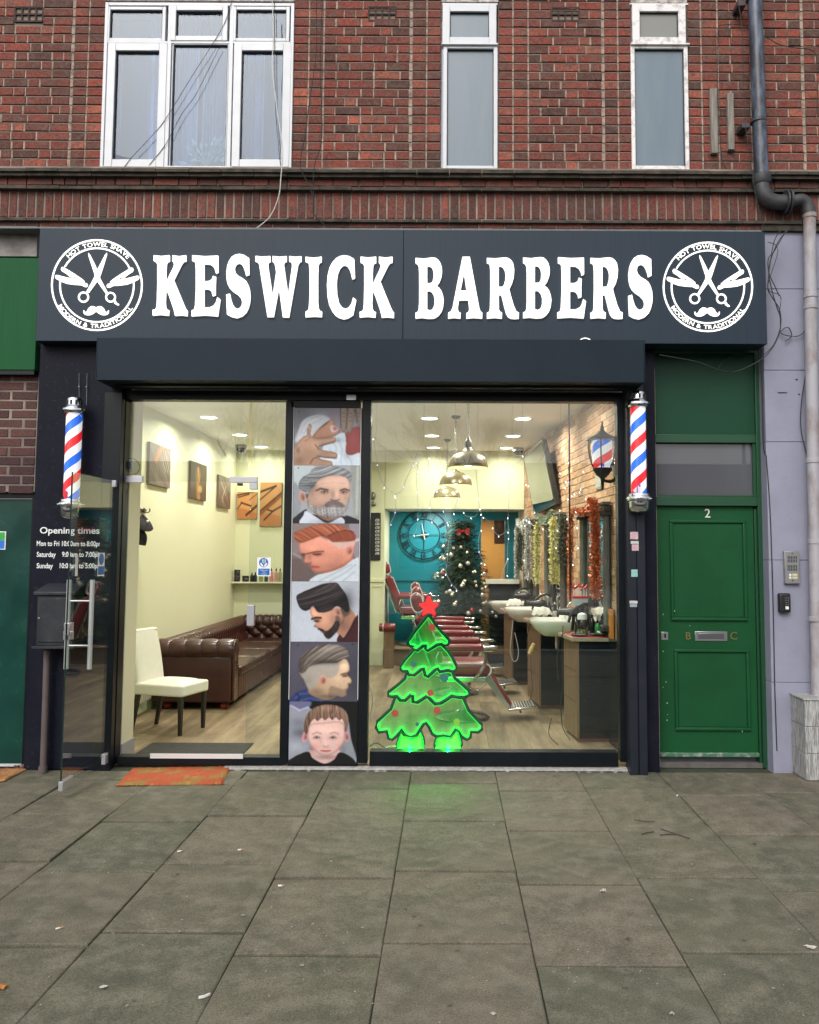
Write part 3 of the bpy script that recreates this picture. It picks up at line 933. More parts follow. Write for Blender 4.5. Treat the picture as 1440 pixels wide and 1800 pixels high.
text('lettering', 'Saturday', 80, 975, YP - .003, 9, txt, pil, bold=.2, fit=(64.5, 98))
text('lettering', '9:00am to 7:00pm', 140, 975, YP - .003, 9, txt, pil, bold=.2, fit=(109, 178))
text('lettering', 'Sunday', 78, 995, YP - .003, 9, txt, pil, bold=.2, fit=(64.5, 93))
text('lettering', '10:00am to 5:00pm', 140, 995, YP - .003, 9, txt, pil, bold=.2, fit=(105, 178))
# conduit wires above the pole
hinge_m = M('dull_zinc', (.3, .3, .31), .5, .8)
t = thing('hanging_wire', 'thin wire loop with two small clips running down to the left barber pole', 'wire', (UX(145, 690, YP), YP, VZ(145, 700, YP)))
Yw = YP - .02
MB().tube([P(139, 700, Yw), P(139, 656, Yw), P(153, 656, Yw), P(152, 712, Yw)], .002, 6).build('wire', hinge_m, t)
for u in (139, 152): MB().ball(P(u, 680, Yw), .008, 6).build('clip', hinge_m, t)
# letter box on legs
mb_m = M('black_letterbox_paint', (.016, .018, .024), .38, var=.5, scale=8, c2=(.04, .042, .05), specks=.4, speckscale=60, speck=(.12, .12, .12))
t = thing('letter_box', 'black metal wall letter box with sloping lid behind the open glass door', 'letter box', (UX(100, 1140, -.2), YP, VZ(100, 1140, -.2)))
Yl = -.24
x0, x1, z0, z1 = rect(61, 1046, 130, 1136, Yl)
MB().box(x0 + .01, x1 - .01, Yl + .01, YP - .002, z0, z1).build('body', mb_m, t, bevel=.005)
MB().box(x0 + .03, x1 - .03, Yl, Yl + .012, z0 + .03, z1 - .02).build('door', mb_m, t, bevel=.004)
m = MB()
zl = VZ(100, 1026, YP - .1)
m.hexa([(x0 - .01, Yl - .02, z1 + .0), (x1 + .01, Yl - .02, z1), (x1 + .01, YP - .002, z1), (x0 - .01, YP - .002, z1), (x0 - .01, Yl - .02, z1 + .025), (x1 + .01, Yl - .02, z1 + .025), (x1 + .0, YP - .002, zl), (x0, YP - .002, zl)])
m.build('lid', mb_m, t, bevel=.004)
MB().box(x0 - .012, x1 + .012, Yl - .015, YP - .002, z0 - .02, z0 - .001).build('base', mb_m, t, bevel=.003)
MB().lathe([(.008, 0), (.008, .006)], (x0 + .035, Yl - .006, (z0 + z1) / 2 + .02), 10, 'y').build('lock', steel, t)
pipe_br = M('brown_pipe', (.11, .085, .085), .55, var=.5, scale=10)
t = thing('waste_pipe', 'thin brown plastic pipe running from letter box down to the pavement', 'pipe', (UX(80, 1345, -.1), -.1, 0))
MB().tube([P(83, 1143, -.12), P(80, 1240, -.12), Vector((UX(76, 1350, -.12), -.12, 0.01))], .026, 14).build('pipe', pipe_br, t, smooth=True)
MB().lathe([(.033, 0), (.033, .05)], (UX(76, 1340, -.12), -.12, .0), 14).build('collar', pipe_br, t, smooth=True)

# ------------------------------------------------------------------ barber poles
def stripe_mat():
    m = bpy.data.materials.new('barber_stripes')
    m.use_nodes = True
    nt = m.node_tree
    L = nt.links.new
    b = nt.nodes['Principled BSDF']
    b.inputs['Roughness'].default_value = .3
    a = _n(nt, 'ShaderNodeAttribute'); a.attribute_name = 'tone'
    rp = _n(nt, 'ShaderNodeValToRGB')
    cr = rp.color_ramp
    cr.interpolation = 'CONSTANT'
    W_c, R_c, B_c = (.82, .82, .84, 1), (.75, .01, .02, 1), (.01, .13, .72, 1)
    cr.elements[0].position, cr.elements[0].color = 0, R_c
    cr.elements[1].position, cr.elements[1].color = .25, W_c
    e = cr.elements.new(.5); e.color = B_c
    e = cr.elements.new(.75); e.color = W_c
    L(a.outputs['Fac'], rp.inputs[0])
    L(rp.outputs[0], b.inputs['Base Color'])
    L(rp.outputs[0], b.inputs['Emission Color'])
    b.inputs['Emission Strength'].default_value = 0.55
    return m
stripe = stripe_mat()
clear = glass('clear_plastic', (.97, .97, .97))
def striped_tube(c, r, z0, z1, pitch, phase, rise, name, parent, slim=1.0):
    """helix ribbons cut as real mesh strips: each face carries its stripe in the tone attribute"""
    n = 48
    me = MB()
    H = z1 - z0
    # sheared grid so stripe borders follow mesh edges
    rows = int(H / (pitch / 4)) + 10
    vs = []
    q = pitch / 4
    start = z0 - rise - pitch
    K = int((z1 + rise + pitch - start) / q) + 2
    for k in range(K):
        for i in range(n + 1):
            th = 2 * math.pi * i / n
            z = start + k * q + phase * pitch + pitch * (i / n)
            z = min(max(z, z0), z1)
            vs.append((c[0] + r * math.sin(th), c[1] - r * math.cos(th), z))
    for k in range(K - 1):
        for i in range(n):
            a, b2, c2_, d = k * (n + 1) + i, k * (n + 1) + i + 1, (k + 1) * (n + 1) + i + 1, (k + 1) * (n + 1) + i
            if abs(vs[a][2] - vs[d][2]) < 1e-7 and abs(vs[b2][2] - vs[c2_][2]) < 1e-7: continue
            me.add([vs[a], vs[b2], vs[c2_], vs[d]], [(0, 1, 2, 3)], ((k % 4) + .5) / 4)
    return me.build(name, stripe, parent, smooth=False, tones=True)
def barber_pole(u, vt, vb, lab, glow_side):
    Yc = YP - .13
    t = thing('barber_pole', lab, 'barber pole', (UX(u, vb, Yc), Yc, VZ(u, vb, Yc)), 'barber poles')
    c = P(u, (vt + vb) / 2, Yc)
    k = abs(P(u, 801, Yc).z - P(u, 800, Yc).z)
    zt, zb = VZ(u, vt, Yc), VZ(u, vb, Yc)
    H = zt - zb
    r = 18.3 * k
    x, y = c.x, c.y
    # top: dome cap with a windowed drum, then flanges
    MB().lathe([(.001, zt), (r*.35, zt - .004), (r*.68, zt - .018), (r*.74, zt - .030), (r*.74, zt - .075), (r*.9, zt - .085), (r*.98, zt - .1), (r*1.12, zt - .104), (r*1.12, zt - .118), (r*.95, zt - .124), (r*.9, zt - .14), (r*.86, zt - .142)], (x, y, 0), 28).build('top_cap', chrome, t, smooth=True)
    for a in range(10):
        th = a * math.pi / 5
        MB().box(-.0085, .0085, -.002, .002, -.018, .018).build('cap_slot', gasket, t).matrix_basis = Matrix.Translation((x + r*.745*math.sin(th), y - r*.745*math.cos(th), zt - .054)) @ Matrix.Rotation(th, 4, 'Z')
    MB().lathe([(r*.86, zb + .158), (r*.95, zb + .152), (r*.98, zb + .135), (r*1.14, zb + .128), (r*1.16, zb + .110), (r*1.14, zb + .098), (r*.96, zb + .092), (r*.95, zb + .050), (r*.86, zb + .022), (r*.6, zb + .006), (.001, zb)], (x, y, 0), 28).build('bottom_cap', chrome, t, smooth=True)
    nb = 26
    m = MB()
    for a in range(nb):
        th = 2 * math.pi * a / nb
        m.ball((x + r*1.17*math.cos(th), y + r*1.15*math.sin(th), zb + .113), .005, 5)
    m.build('beading', chrome, t, smooth=True)
    ro = r * .84
    MB().lathe([(ro, zb + .152), (ro, zt - .138)], (x, y, 0), 32, cap=False).build('glass_sleeve', clear, t, smooth=True)
    striped_tube((x, y), ro * .86, zb + .153, zt - .139, .305, .63 if glow_side < 0 else .58, .1, 'striped_core', t)
    for z in (zt - .1, zb + .08):
        MB().tube([(x, y, z), (x, YP + .02, z)], .014, 8).build('bracket', chrome, t)
barber_pole(128, 697, 912, 'red, white and blue barber pole beside the opening times, left of the glass door', -1)
barber_pole(1122.5, 686, 902, 'red, white and blue barber pole on the post beside the green door', 1)

# ------------------------------------------------------------------ glazing frame
gf = thing('shopfront_frame', 'black aluminium shopfront frame round the door opening and the large window', 'shopfront', (0, YG, 0))
FY0, FY1 = YG - .05, YG + .06
def fbox(u0, v0, u1, v1, name, mat=black_al, y0=FY0, y1=FY1, bev=.003):
    a, b, c, d = rect(u0, v0, u1, v1, y0)
    return MB().box(a, b, y0, y1, c, d).build(name, mat, gf, bevel=bev)
fbox(205, 688, 1104, 704, 'head')
fbox(197, 704.5, 212, 1340, 'post')
fbox(497, 704.5, 511, 1342, 'post')
fbox(511.5, 704.5, 633, 716, 'rail')
fbox(633.5, 704.5, 649, 1342, 'post')
fbox(1088, 704.5, 1104, 1340, 'post')
fbox(649.5, 1322, 1087.5, 1347, 'sill')
fbox(205, 1331, 497, 1345, 'sill', y0=FY0 + .001)
fbox(609, 694, 626, 703, 'sensor', steel, FY0 - .02, FY0 - .001, .001)
white_cem = M('pale_cement', (.42, .41, .40), .95, var=.9, scale=30, c2=(.22, .21, .20), bump=.8)
m = MB()
rr = random.Random(3)
xa, xb = UX(395, 1345, 0), UX(1103, 1345, 0)
n = 90
vs, fs = [], []
for i in range(n + 1):
    x = xa + (xb - xa) * i / n
    e = rr.uniform(-.012, .012)
    vs += [(x, -.05 + e, .0), (x, -.02 + e * .5, .014 + rr.uniform(0, .004)), (x, FY0 + .02, .022)]
for i in range(n):
    a = i * 3
    fs += [(a, a + 3, a + 4, a + 1), (a + 1, a + 4, a + 5, a + 2)]
m.add(vs, fs)
o = m.build('cement_fillet', white_cem); tag(o, 'rough pale cement fillet along the foot of the shop window', 'cement strip')

# panes
def pane(u0, v0, u1, v1, name, parent, Y=YG, mat=shop_glass, th=.01, gap=0.0):
    a, b, c, d = rect(u0, v0, u1, v1, Y)
    return MB().box(a, b, Y, Y + th, c, d).build(name, mat, parent)
pane(649.3, 704.2, 1088.2, 1322, 'pane', gf)
pane(437.6, 704.2, 497, 1331, 'pane', gf)
pane(212, 704.2, 437, 847, 'pane', gf)
patch = M('satin_patch_fitting', (.50, .50, .54), .35, .6)
def pbox(u0, v0, u1, v1, y0, y1, name, parent, mat=patch, bev=.002):
    a, b, c, d = rect(u0, v0, u1, v1, y0)
    return MB().box(a, b, y0, y1, c, d).build(name, mat, parent, bevel=bev)
pbox(403, 838, 452, 848, YG - .015, YG + .025, 'patch_fitting', gf)
pbox(438.5, 848.5, 452, 860, YG - .015, YG + .025, 'patch_fitting', gf)
pbox(212, 836, 250, 848, YG - .015, YG + .025, 'patch_fitting', gf)
pbox(417, 849, 426, 853.5, YG - .01, YG + .02, 'stop', gf, gasket)
pbox(434, 1064, 446.5, 1100, YG - .015, YG + .025, 'lock_keep', gf)
# white threshold strips
thr_m = M('aluminium_threshold', (.72, .73, .74), .35, .3)
a0, b0, z0, z1 = rect(264, 1324, 427, 1333.5, FY0 - .006)
m = MB(); m.box(a0, b0, FY0 - .008, FY0 + .002, z0, z1 - .006)
m.build('threshold', thr_m, gf)

# ------------------------------------------------------------------ open glass door
XD = UX(214, 845, YG)
dw = 0.89
dr = thing('glass_door', 'frameless glass door standing wide open with long steel pull handles', 'door', (XD, YG, .08))
zt, zb = VZ(214, 848, YG), .09
edge_g = glass('glass_edge_green', (.35, .55, .48), opac=.35, ocol=(.05, .10, .085))
tinted = glass('door_glass', (.95, .985, .965))
hand_m = M('satin_handle', (.62, .62, .63), .35, .55)
MB().box(XD - .005, XD + .005, YG - dw + .004, YG - .02, zb + .03, zt).build('pane', tinted, dr)
MB().box(XD - .0055, XD + .0055, YG - dw, YG - dw + .0035, zb + .03, zt).build('pane_edge', M('dark_green_edge', (.01, .025, .022), .2), dr)
for x_ in (-.085, .085):
    zz0, zz1 = VZ(120, 1180, YG - .8), VZ(120, 1020, YG - .8)
    MB().tube([(XD + x_, YG - dw + .20, zz0), (XD + x_, YG - dw + .20, zz1)], .0165, 16).build('handle', hand_m, dr, smooth=True)
for v in (1058, 1138):
    z = VZ(120, v, YG - .8)
    MB().tube([(XD - .085, YG - dw + .20, z), (XD + .085, YG - dw + .20, z)], .007, 10).build('handle_stem', hand_m, dr, smooth=True)
zl = VZ(120, 1110, YG - dw)
MB().box(XD - .02, XD + .02, YG - dw + .0, YG - dw + .07, zl - .03, zl + .06).build('lock', steel, dr, bevel=.003)
MB().box(XD - .028, XD + .028, YG - dw + .01, YG - dw + .06, zl - .06, zl + .0).build('lock_cover', steel, dr, bevel=.003)
MB().box(XD - .016, XD + .016, YG - dw - .004, YG - dw + .17, zb - .03, zb + .035).build('bottom_patch', patch, dr, bevel=.003)
MB().box(XD - .016, XD + .016, YG - .18, YG + .01, zb - .03, zb + .05).build('bottom_patch', patch, dr, bevel=.003)
MB().box(XD - .016, XD + .016, YG - .16, YG + .01, zt - .05, zt + .004).build('top_patch', patch, dr, bevel=.003)
# small stickers on the door (blue notice, white strip reading PULL)
zc = VZ(170, 992, YG - .35)
blue_m = M('blue_notice', (.01, .13, .42), .4)
white_m = M('white_sticker', (.8, .8, .8), .5)
st_ = thing_part('notice', dr)
MB().box(XD + .0055, XD + .0065, YG - .42, YG - .3, zc - .09, zc + .09).build('sheet', white_m, st_)
MB().box(XD + .0068, XD + .0075, YG - .415, YG - .305, zc - .08, zc - .015).build('blue_panel', blue_m, st_)
MB().lathe([(.045, .0068), (.045, .0075)], (XD, YG - .36, zc + .04), 20, 'x').build('blue_disc', blue_m, st_)
MB().box(XD + .0055, XD + .0065, YG - .80, YG - .76, VZ(143, 1012, YG - .7), VZ(143, 975, YG - .7)).build('pull_sticker', white_m, dr)

# ------------------------------------------------------------------ hygiene notice on side pane
nb = thing('hygiene_notice', 'blue and white hand sanitiser notice stuck to the glass above the sofa', 'notice', (UX(464, 1012, YG), YG, VZ(464, 1012, YG)))
Yn = YG - .0025
pbox(452, 980, 476, 1013, Yn, Yn + .002, 'sheet', nb, white_m, 0)
pbox(454, 999.5, 474, 1011, Yn - .001, Yn - .0003, 'blue_panel', nb, blue_m, 0)
c = P(463.5, 989, Yn)
MB().lathe([(.038, 0), (.038, .0007)], (c.x, Yn - .001, c.z), 24, 'y').build('blue_disc', blue_m, nb)
plate('hands_symbol', [[(457,991),(459,989),(462,993),(463.5,996),(465,993),(468,989),(470,991),(466.5,996),(460.5,996)]], Yn - .0018, .0006, white_m, nb)
plate('drops_symbol', [[(461,983),(462,983),(462,989),(461,989)], [(463.5,983),(464.5,983),(464.5,991),(463.5,991)], [(466,983),(467,983),(467,989),(466,989)]], Yn - .0018, .0006, white_m, nb)
text('lettering', 'Please use', 464, 1002.2, Yn - .0018, 2.2, white_m, nb, depth=.0004)
text('lettering', 'hand', 464, 1005.3, Yn - .0018, 2.0, white_m, nb, depth=.0004)
text('lettering', 'sanitiser', 464, 1008.8, Yn - .0018, 2.2, white_m, nb, depth=.0004)

# ------------------------------------------------------------------ post with stickers, right of the window
YR = -0.12
pr = thing('sticker_post', 'dark navy metal post dotted with torn stickers beside the green door', 'post', (UX(1120, 1350, YR), YR, 0))
navy_post = M('navy_post', (.011, .014, .022), .42, var=.4, scale=6, c2=(.018, .021, .03), spec=.3)
xa, xb = UX(1104.5, 1000, YR), UX(1135, 1000, YR)
zt = VZ(1120, 674, YR)
MB().box(xa, (xa + xb) / 2 - .003, YR, .05, -.01, zt).build('channel', navy_post, pr, bevel=.004)
MB().box((xa + xb) / 2 + .003, xb, YR, .05, -.01, zt).build('channel', navy_post, pr, bevel=.004)
MB().box(xa + .01, xb - .01, YR + .012, .049, -.01, zt - .001).build('web', black_al, pr)
for (a, b, c, d, cc, nm) in ((1108, 935, 1122, 948, (.62, .42, .45), 0), (1109, 951, 1123, 956, (.6, .6, .6), 0), (1111, 957, 1123, 968, (.62, .58, .66), 1), (1110, 1001, 1121, 1014, (.28, .55, .50), 2), (1107, 1056, 1121, 1061, (.6, .65, .68), 3), (1107.5, 1062, 1120, 1067, (.35, .42, .46), 4)):
    x0, x1, z0, z1 = rect(a, b, c, d, YR - .002)
    mm = M('sticker_%d' % int(cc[0] * 100), cc, .6, var=.7, scale=60)
    MB().box(x0, x1, YR - .0022, YR - .0006, z0, z1).build('sticker', mm, pr)
# recess return between post and green door frame
xr0, xr1 = UX(1136, 1000, 0), UX(1151, 1000, 0)
o = MB().box(xb + .002, UX(1156, 1200, .04), .0, .3, -.01, VZ(1140, 603, .0)).build('black_reveal', black_pl)
tag(o, 'narrow black painted reveal strip between the sticker post and green door frame', 'reveal')

# ------------------------------------------------------------------ green door No. 2
grn = M('green_gloss_paint', (.009, .076, .025), .42, spec=.2, var=.7, scale=2.2, c2=(.006, .052, .017), bump=.3, bscale=24, speck=(.03, .05, .03), specks=.5, speckscale=22)
grn2 = M('green_frame_paint', (.010, .062, .026), .38, var=.4, scale=3, c2=(.008, .045, .02), bump=.12, bscale=50)
grn3 = M('green_fascia_panel', (.010, .055, .028), .4, spec=.2, var=.3, scale=2, c2=(.008, .045, .024))
YD = .12
df = thing('green_door_frame', 'dark green timber door frame with fanlight and tall blank panel above', 'door frame', (UX(1250, 1335, YD), YD, 0))
def gbox(u0, v0, u1, v1, y0, y1, name, parent, mat, bev=.003):
    a, b, c, d = rect(u0, v0, u1, v1, y0)
    return MB().box(a, b, y0, y1, c, d).build(name, mat, parent, bevel=bev)
zb_ = -.005
a_, b_ = UX(1145, 1000, YD), UX(1155, 1000, YD)
ztop = VZ(1240, 603, YD)
MB().box(UX(1140, 980, YD), UX(1156, 1100, YD), YD, YD + .12, zb_, ztop).build('jamb', grn2, df, bevel=.003)
xr_, xq_ = UX(1335, 1000, YD), UX(1352, 1000, YD)
MB().box(xr_, xq_, YD, YD + .12, zb_, ztop).build('jamb', grn2, df, bevel=.003)
MB().box(xr_ - .02, xr_ - .001, YD + .03, YD + .12, zb_, VZ(1250, 894, YD)).build('stop', grn2, df, bevel=.002)
jl, jr = UX(1156, 1100, YD) + .001, xr_ - .001
def bar(v0, v1, y0, name, mat=grn2, y1=YD + .12):
    MB().box(jl, jr, y0, y1, VZ(1240, v1, YD), VZ(1240, v0, YD)).build(name, mat, df, bevel=.003)
bar(610, 620, YD + .002, 'head')
MB().box(jl, jr, YD + .03, YD + .05, VZ(1240, 763, YD), VZ(1240, 620.5, YD)).build('blank_panel', grn3, df)
bar(763.5, 778, YD + .003, 'transom')
bar(873, 889, YD + .003, 'transom')
fan = glass('fanlight_glass', (.28, .30, .32), ior=1.7, opac=.6, ocol=(.15, .155, .175))
MB().box(jl + .012, jr - .025, YD + .045, YD + .051, VZ(1240, 872.5, YD) + .012, VZ(1240, 778.5, YD) - .006).build('fanlight_pane', fan, df)
for (x0, x1, z0, z1) in ((jl, jl + .012, 0, 0), (jr - .025, jr, 0, 0)):
    MB().box(x0, x1, YD + .02, YD + .08, VZ(1240, 872.5, YD), VZ(1240, 778.5, YD)).build('bead', grn2, df)
MB().box(jl + .0122, jr - .0252, YD + .02, YD + .08, VZ(1240, 872.5, YD), VZ(1240, 872.5, YD) + .0118).build('bead', grn2, df)
tag(MB().box(jl, jr, .9, .93, 1.7, 3.3).build('hall_wall', M('hall_grey', (.14, .14, .15), .9)), kind=ST)
MB().box(jl - .05, jr + .05, YD + .02, YD + .16, -.01, .028).build('door_step', M('worn_step', (.12, .11, .10), .9, var=.7, scale=9), df)
YL = YD + .045
dl = thing('green_door', 'glossy green four-line panelled street door marked 2 with letter slot', 'door', (UX(1245, 1330, YL), YL, .03))
x0, x1 = jl + .003, xr_ - .022
z0, z1 = VZ(1250, 1329, YL), VZ(1240, 889, YL)
leaf = MB().box(x0, x1, YL, YL + .045, z0, z1).build('leaf', grn, dl, bevel=.003)
def moulding(u0, v0, u1, v1, u2=None, u3=None):
    a, b, c, d = rect(u0, v0, u1, v1, YL)
    w_ = .026
    m = MB()
    for (xa, xb, za, zb) in ((a, b, c, c + w_), (a, b, d - w_, d), (a, a + w_, c + w_, d - w_), (b - w_, b, c + w_, d - w_)):
        m.box(xa, xb, YL - .02, YL - .0005, za, zb)
    o = m.build('panel_moulding', grn, dl, bevel=.006)
    MB().box(a + w_ + .004, b - w_ - .004, YL - .004, YL - .0005, c + w_ + .004, d - w_ - .004).build('raised_panel', grn, dl, bevel=.002)
moulding(1178, 914, 1312, 1091)
moulding(1186, 1141, 1318, 1284)
MB().box(x0 + .01, x1 - .002, YL - .03, YL + .0, z0 - .002, z0 + .03).build('weather_bar', M('worn_green_bar', (.05, .14, .08), .5, var=.8, scale=20, c2=(.4, .4, .36), thr=(.5, .68)), dl, bevel=.004)
text('number', '2', 1244, 903, YL - .003, 16, M('cream_number', (.62, .62, .56), .5), dl, bold=.1)
brass = M('aged_brass', (.42, .34, .14), .35, .9, var=.5, scale=40)
text('letter', 'B', 1210, 1118.5, YL - .004, 13.5, brass, dl, bold=.15, depth=.003)
text('letter', 'C', 1290, 1118.5, YL - .004, 14, brass, dl, bold=.15, depth=.003)
lp = gbox(1222, 1110, 1279, 1127, YL - .006, YL - .0008, 'letter_plate', dl, steel)
a, b, c, d = rect(1228, 1113.5, 1273, 1123, YL - .006)
MB().box(a, b, YL - .010, YL - .0062, c, d).build('flap', M('dark_flap_steel', (.35, .35, .37), .3, 1.0), lp, bevel=.002)  # flap in a darker steel than its plate
gbox(1163, 1111, 1175, 1125, YL - .005, YL - .0008, 'lock', dl, steel)
a, b, c, d = rect(1168, 1114, 1171, 1121, YL - .006)
MB().box(a, b, YL - .008, YL - .0053, c, d).build('keyhole', gasket, dl)
# paint chips
rr = random.Random(9)
m = MB()
for u, v in ((1166, 1145), (1171, 1199), (1166, 1208), (1173, 1236), (1174, 1256), (1173, 1266), (1192, 1268), (1314, 1160), (1166, 1080), (1186, 1074), (1213, 1100), (1306, 1283), (1305, 1286)):
    c = P(u, v, YL - .0145)
    k = rr.uniform(.003, .006)
    m.add([(c.x - k * .6, c.y, c.z - k), (c.x + k * .7, c.y, c.z - k * .7), (c.x + k * .5, c.y, c.z + k), (c.x - k * .4, c.y, c.z + k * 1.2)], [(0, 1, 2, 3)])
m2 = m
for i, q in enumerate(m2.v): pass
o = m.build('paint_chips', M('chip_cream', (.6, .6, .5), .7), dl); tag(o, kind='stuff')
# ------------------------------------------------------------------ neighbours, left
con = M('stained_concrete', (.36, .33, .32), .9, var=.9, scale=6, c2=(.18, .16, .15), bump=.4)
x0, x1, z0, z1 = rect(-60, 406, 65, 451, -.02)
tag(MB().box(x0, x1, -.02, .3, z0 + .004, z1 + .02).build('concrete_lintel', con), 'stained pale concrete lintel above the green fascia board at far left', 'lintel')
x0, x1, z0, z1 = rect(-60, 397, 66, 405, -.07)
tag(MB().box(x0, x1, -.07, .0, z0, z1).build('grey_coping', M('coping_grey', (.16, .17, .18), .8, var=.6, scale=10)), 'narrow grey coping over the concrete lintel left of the barber sign', 'coping')
gfas = M('green_fascia_paint', (.008, .085, .027), .55, var=.4, scale=4, c2=(.006, .065, .022), spec=.15, stretch=(14, 14, .8))
t = thing('green_fascia', 'plain bright green fascia board of the neighbouring shop at far left', 'fascia board', (UX(30, 650, -.08), -.08, VZ(30, 652, -.08)))
x0, x1, z0, z1 = rect(-60, 453, 65, 650, -.08)
MB().box(x0, x1, -.08, .1, z0, z1).build('board', gfas, t, bevel=.004)
MB().box(x0, x1 - .01, -.07, .1, z0 - .035, z0 - .001).build('soffit_board', black_al, t)
lw = thing('low_brick_wall', 'dull brown brick wall panel above the dark green door at far left', 'wall', (UX(20, 862, 0), 0, VZ(20, 862, 0)))
LBR = [(0.0, (0.055, 0.032, 0.034)), (0.5, (0.085, 0.04, 0.04)), (1.0, (0.12, 0.055, 0.05))]
lbm = ramp_mat('brown_brick', LBR, 'object', dirtamt=.5)
lbs = ramp_mat('brown_brick_joined', LBR, 'tone', dirtamt=.5)
x0, x1, z0, z1 = rect(-100, 652, 65, 864, 0)
pcs = []
n = 0
z = z1 + .06
while z > z0:
    x = x1 + (.0 if n % 2 else .11)
    while x > x0:
        a, b = max(x - .215, x0), min(x, x1)
        if b - a > .02: pcs.append((a, b - .011, z - .0635, z))
        x -= .226
    z -= .0775; n += 1
lay(pcs, lw, 300, lbm, lbs, BMESH, 0, .05)
MB().box(x0, x1, .005, .3, z0, z1 + .1).build('mortar', mortar_d, lw)
dk = M('bottle_green_paint', (.002, .034, .026), .25, var=.5, scale=3, c2=(.006, .07, .05), bump=.1)
t = thing('dark_green_door', 'dark bottle green door with blue and green notice at the far left edge', 'door', (UX(20, 1337, .06), .06, 0))
x0, x1, z0, z1 = rect(-90, 877, 51, 1338, .06)
MB().box(x0, x1, .06, .11, .02, z1).build('leaf', dk, t, bevel=.004)
MB().box(x0, x1 + .06, .03, .059, z1 + .003, z1 + .05).build('head_frame', black_al, t, bevel=.003)
MB().box(x1 + .003, x1 + .065, .02, .12, 0, z1 + .002).build('side_frame', black_al, t, bevel=.003)
for v in (940, 1030, 1105, 1283):
    z = VZ(50, v, .05)
    MB().box(x1 - .004, x1 + .012, .045, .058, z - .04, z + .04).build('hinge', steel, t)
MB().box(x0, x1, .05, .1, .0, .019).build('threshold', thr_m, t)
nt_ = thing('door_notice', 'small green and blue notice on the dark green door at left edge', 'notice', (UX(0, 965, .055), .055, VZ(0, 965, .055)))
x0, x1, z0, z1 = rect(-40, 934, 10, 966, .057)
zm = (z0 + z1) / 2
MB().box(x0, x1, .057, .0585, z0, z1).build('sheet', white_m, nt_)
MB().box(x0, x1 - .008, .0558, .0568, zm, z1 - .007).build('green_panel', M('notice_green', (.03, .35, .06), .5), nt_)
MB().box(x0, x1 - .008, .0558, .0568, z0 + .007, zm - .001).build('blue_panel', M('notice_blue', (.02, .15, .6), .5), nt_)

# ------------------------------------------------------------------ neighbours, right
lil = M('lilac_grey_paint', (.27, .275, .36), .75, var=.6, scale=2.5, c2=(.20, .205, .275), bump=.25, bscale=30, speck=(.12, .12, .14), specks=.25, speckscale=26)
rw = thing('lilac_wall', 'pale lilac painted rendered pier right of the green door', 'wall', (UX(1400, 1340, 0), 0, 0))
x0, x1 = UX(1352, 1000, 0), UX(1520, 1000, 0)
js = [408, 508, 651, 777, 985, 1200, 1340]
for a, b in zip(js[:-1], js[1:]):
    MB().box(x0, x1, random.uniform(-.001, .001), .3, VZ(1400, b, 0) + .003 if b < 1340 else -.02, VZ(1400, a, 0) - .001).build('render_block', lil, rw, bevel=.003)
MB().box(x0 + .002, x1, .008, .29, 0, VZ(1400, 408, 0)).build('backing', M('joint_grey', (.12, .12, .14), .9), rw)  # darker grey core showing in the joints between blocks
MB().box(x0 - .01, x1, -.03, .3, VZ(1400, 408, 0), VZ(1400, 396, 0)).build('dark_soffit', tile_m, rw)
scar = M('dark_scuff', (.03, .03, .035), .8)
sc_o = MB()
for (u, v, a, b) in ((1376, 690, 8, .8), (1401, 667, 2, 1), (1405, 693, 1.5, 1), (1436, 1104, 1.5, 1.5), (1358, 1010, 1, 6)):
    q0, q1, q2, q3 = rect(u - a, v - b, u + a, v + b, -.003)
    sc_o.box(q0, q1, -.003, .0005, q2, q3)
tag(sc_o.build('scuffs', scar, rw), kind='stuff')
# entry phone
t = thing('entry_phone', 'steel entry phone panel with grilles and two buttons on lilac wall', 'intercom', (UX(1393, 1025, 0), 0, VZ(1393, 1025, 0)))
Ye = -.035
x0, x1, z0, z1 = rect(1380, 969, 1406, 1026, Ye)
MB().box(x0, x1, Ye, -.001, z0, z1).build('panel', M('satin_steel', (.42, .42, .42), .4, .8, var=.3, scale=30), t, bevel=.003)
for (va, vb) in ((977, 989), (993, 1004)):
    for k in range(6):
        for hv in (0, 1):
            a, b, c, d = rect(1385 + k * 2.9, va + hv * (vb - va) / 2 + .4, 1386.4 + k * 2.9, va + (hv + 1) * (vb - va) / 2 - .4, Ye)
            MB().box(a, b, Ye - .0012, Ye - .0004, c, d).build('grille_slot', gasket, t)
for k, v in enumerate((1010.5, 1015.5)):
    c = P(1389, v, Ye)
    MB().lathe([(.009, 0), (.009, -.006)], (c.x, Ye - .0005, c.z), 12, 'y').build('button', white_m, t)
    a, b, c2, d = rect(1393, v - 1.8, 1402, v + 1.8, Ye)
    MB().box(a, b, Ye - .0014, Ye - .0004, c2, d).build('name_card', M('cream_card', (.6, .55, .3), .6), t)
for (u, v) in ((1393, 973), (1393.5, 1021)):
    c = P(u, v, Ye)
    MB().lathe([(.005, 0), (.005, -.002)], (c.x, Ye - .0005, c.z), 10, 'y').build('screw', gasket, t)
t = thing('key_safe', 'small black push button key safe on lilac wall below the entry phone', 'key safe', (UX(1381, 1078, 0), 0, VZ(1381, 1078, 0)))
Yk = -.055
x0, x1, z0, z1 = rect(1371, 1043, 1391, 1077, Yk)
MB().box(x0, x1, Yk, -.001, z0, z1).build('body', M('key_safe_black', (.012, .012, .014), .45), t, bevel=.014, seg=4)
a, b, c, d = rect(1379, 1047, 1388, 1072, Yk - .004)
MB().box(a, b, Yk - .006, Yk - .0005, c, d).build('keypad', gasket, t, bevel=.003)
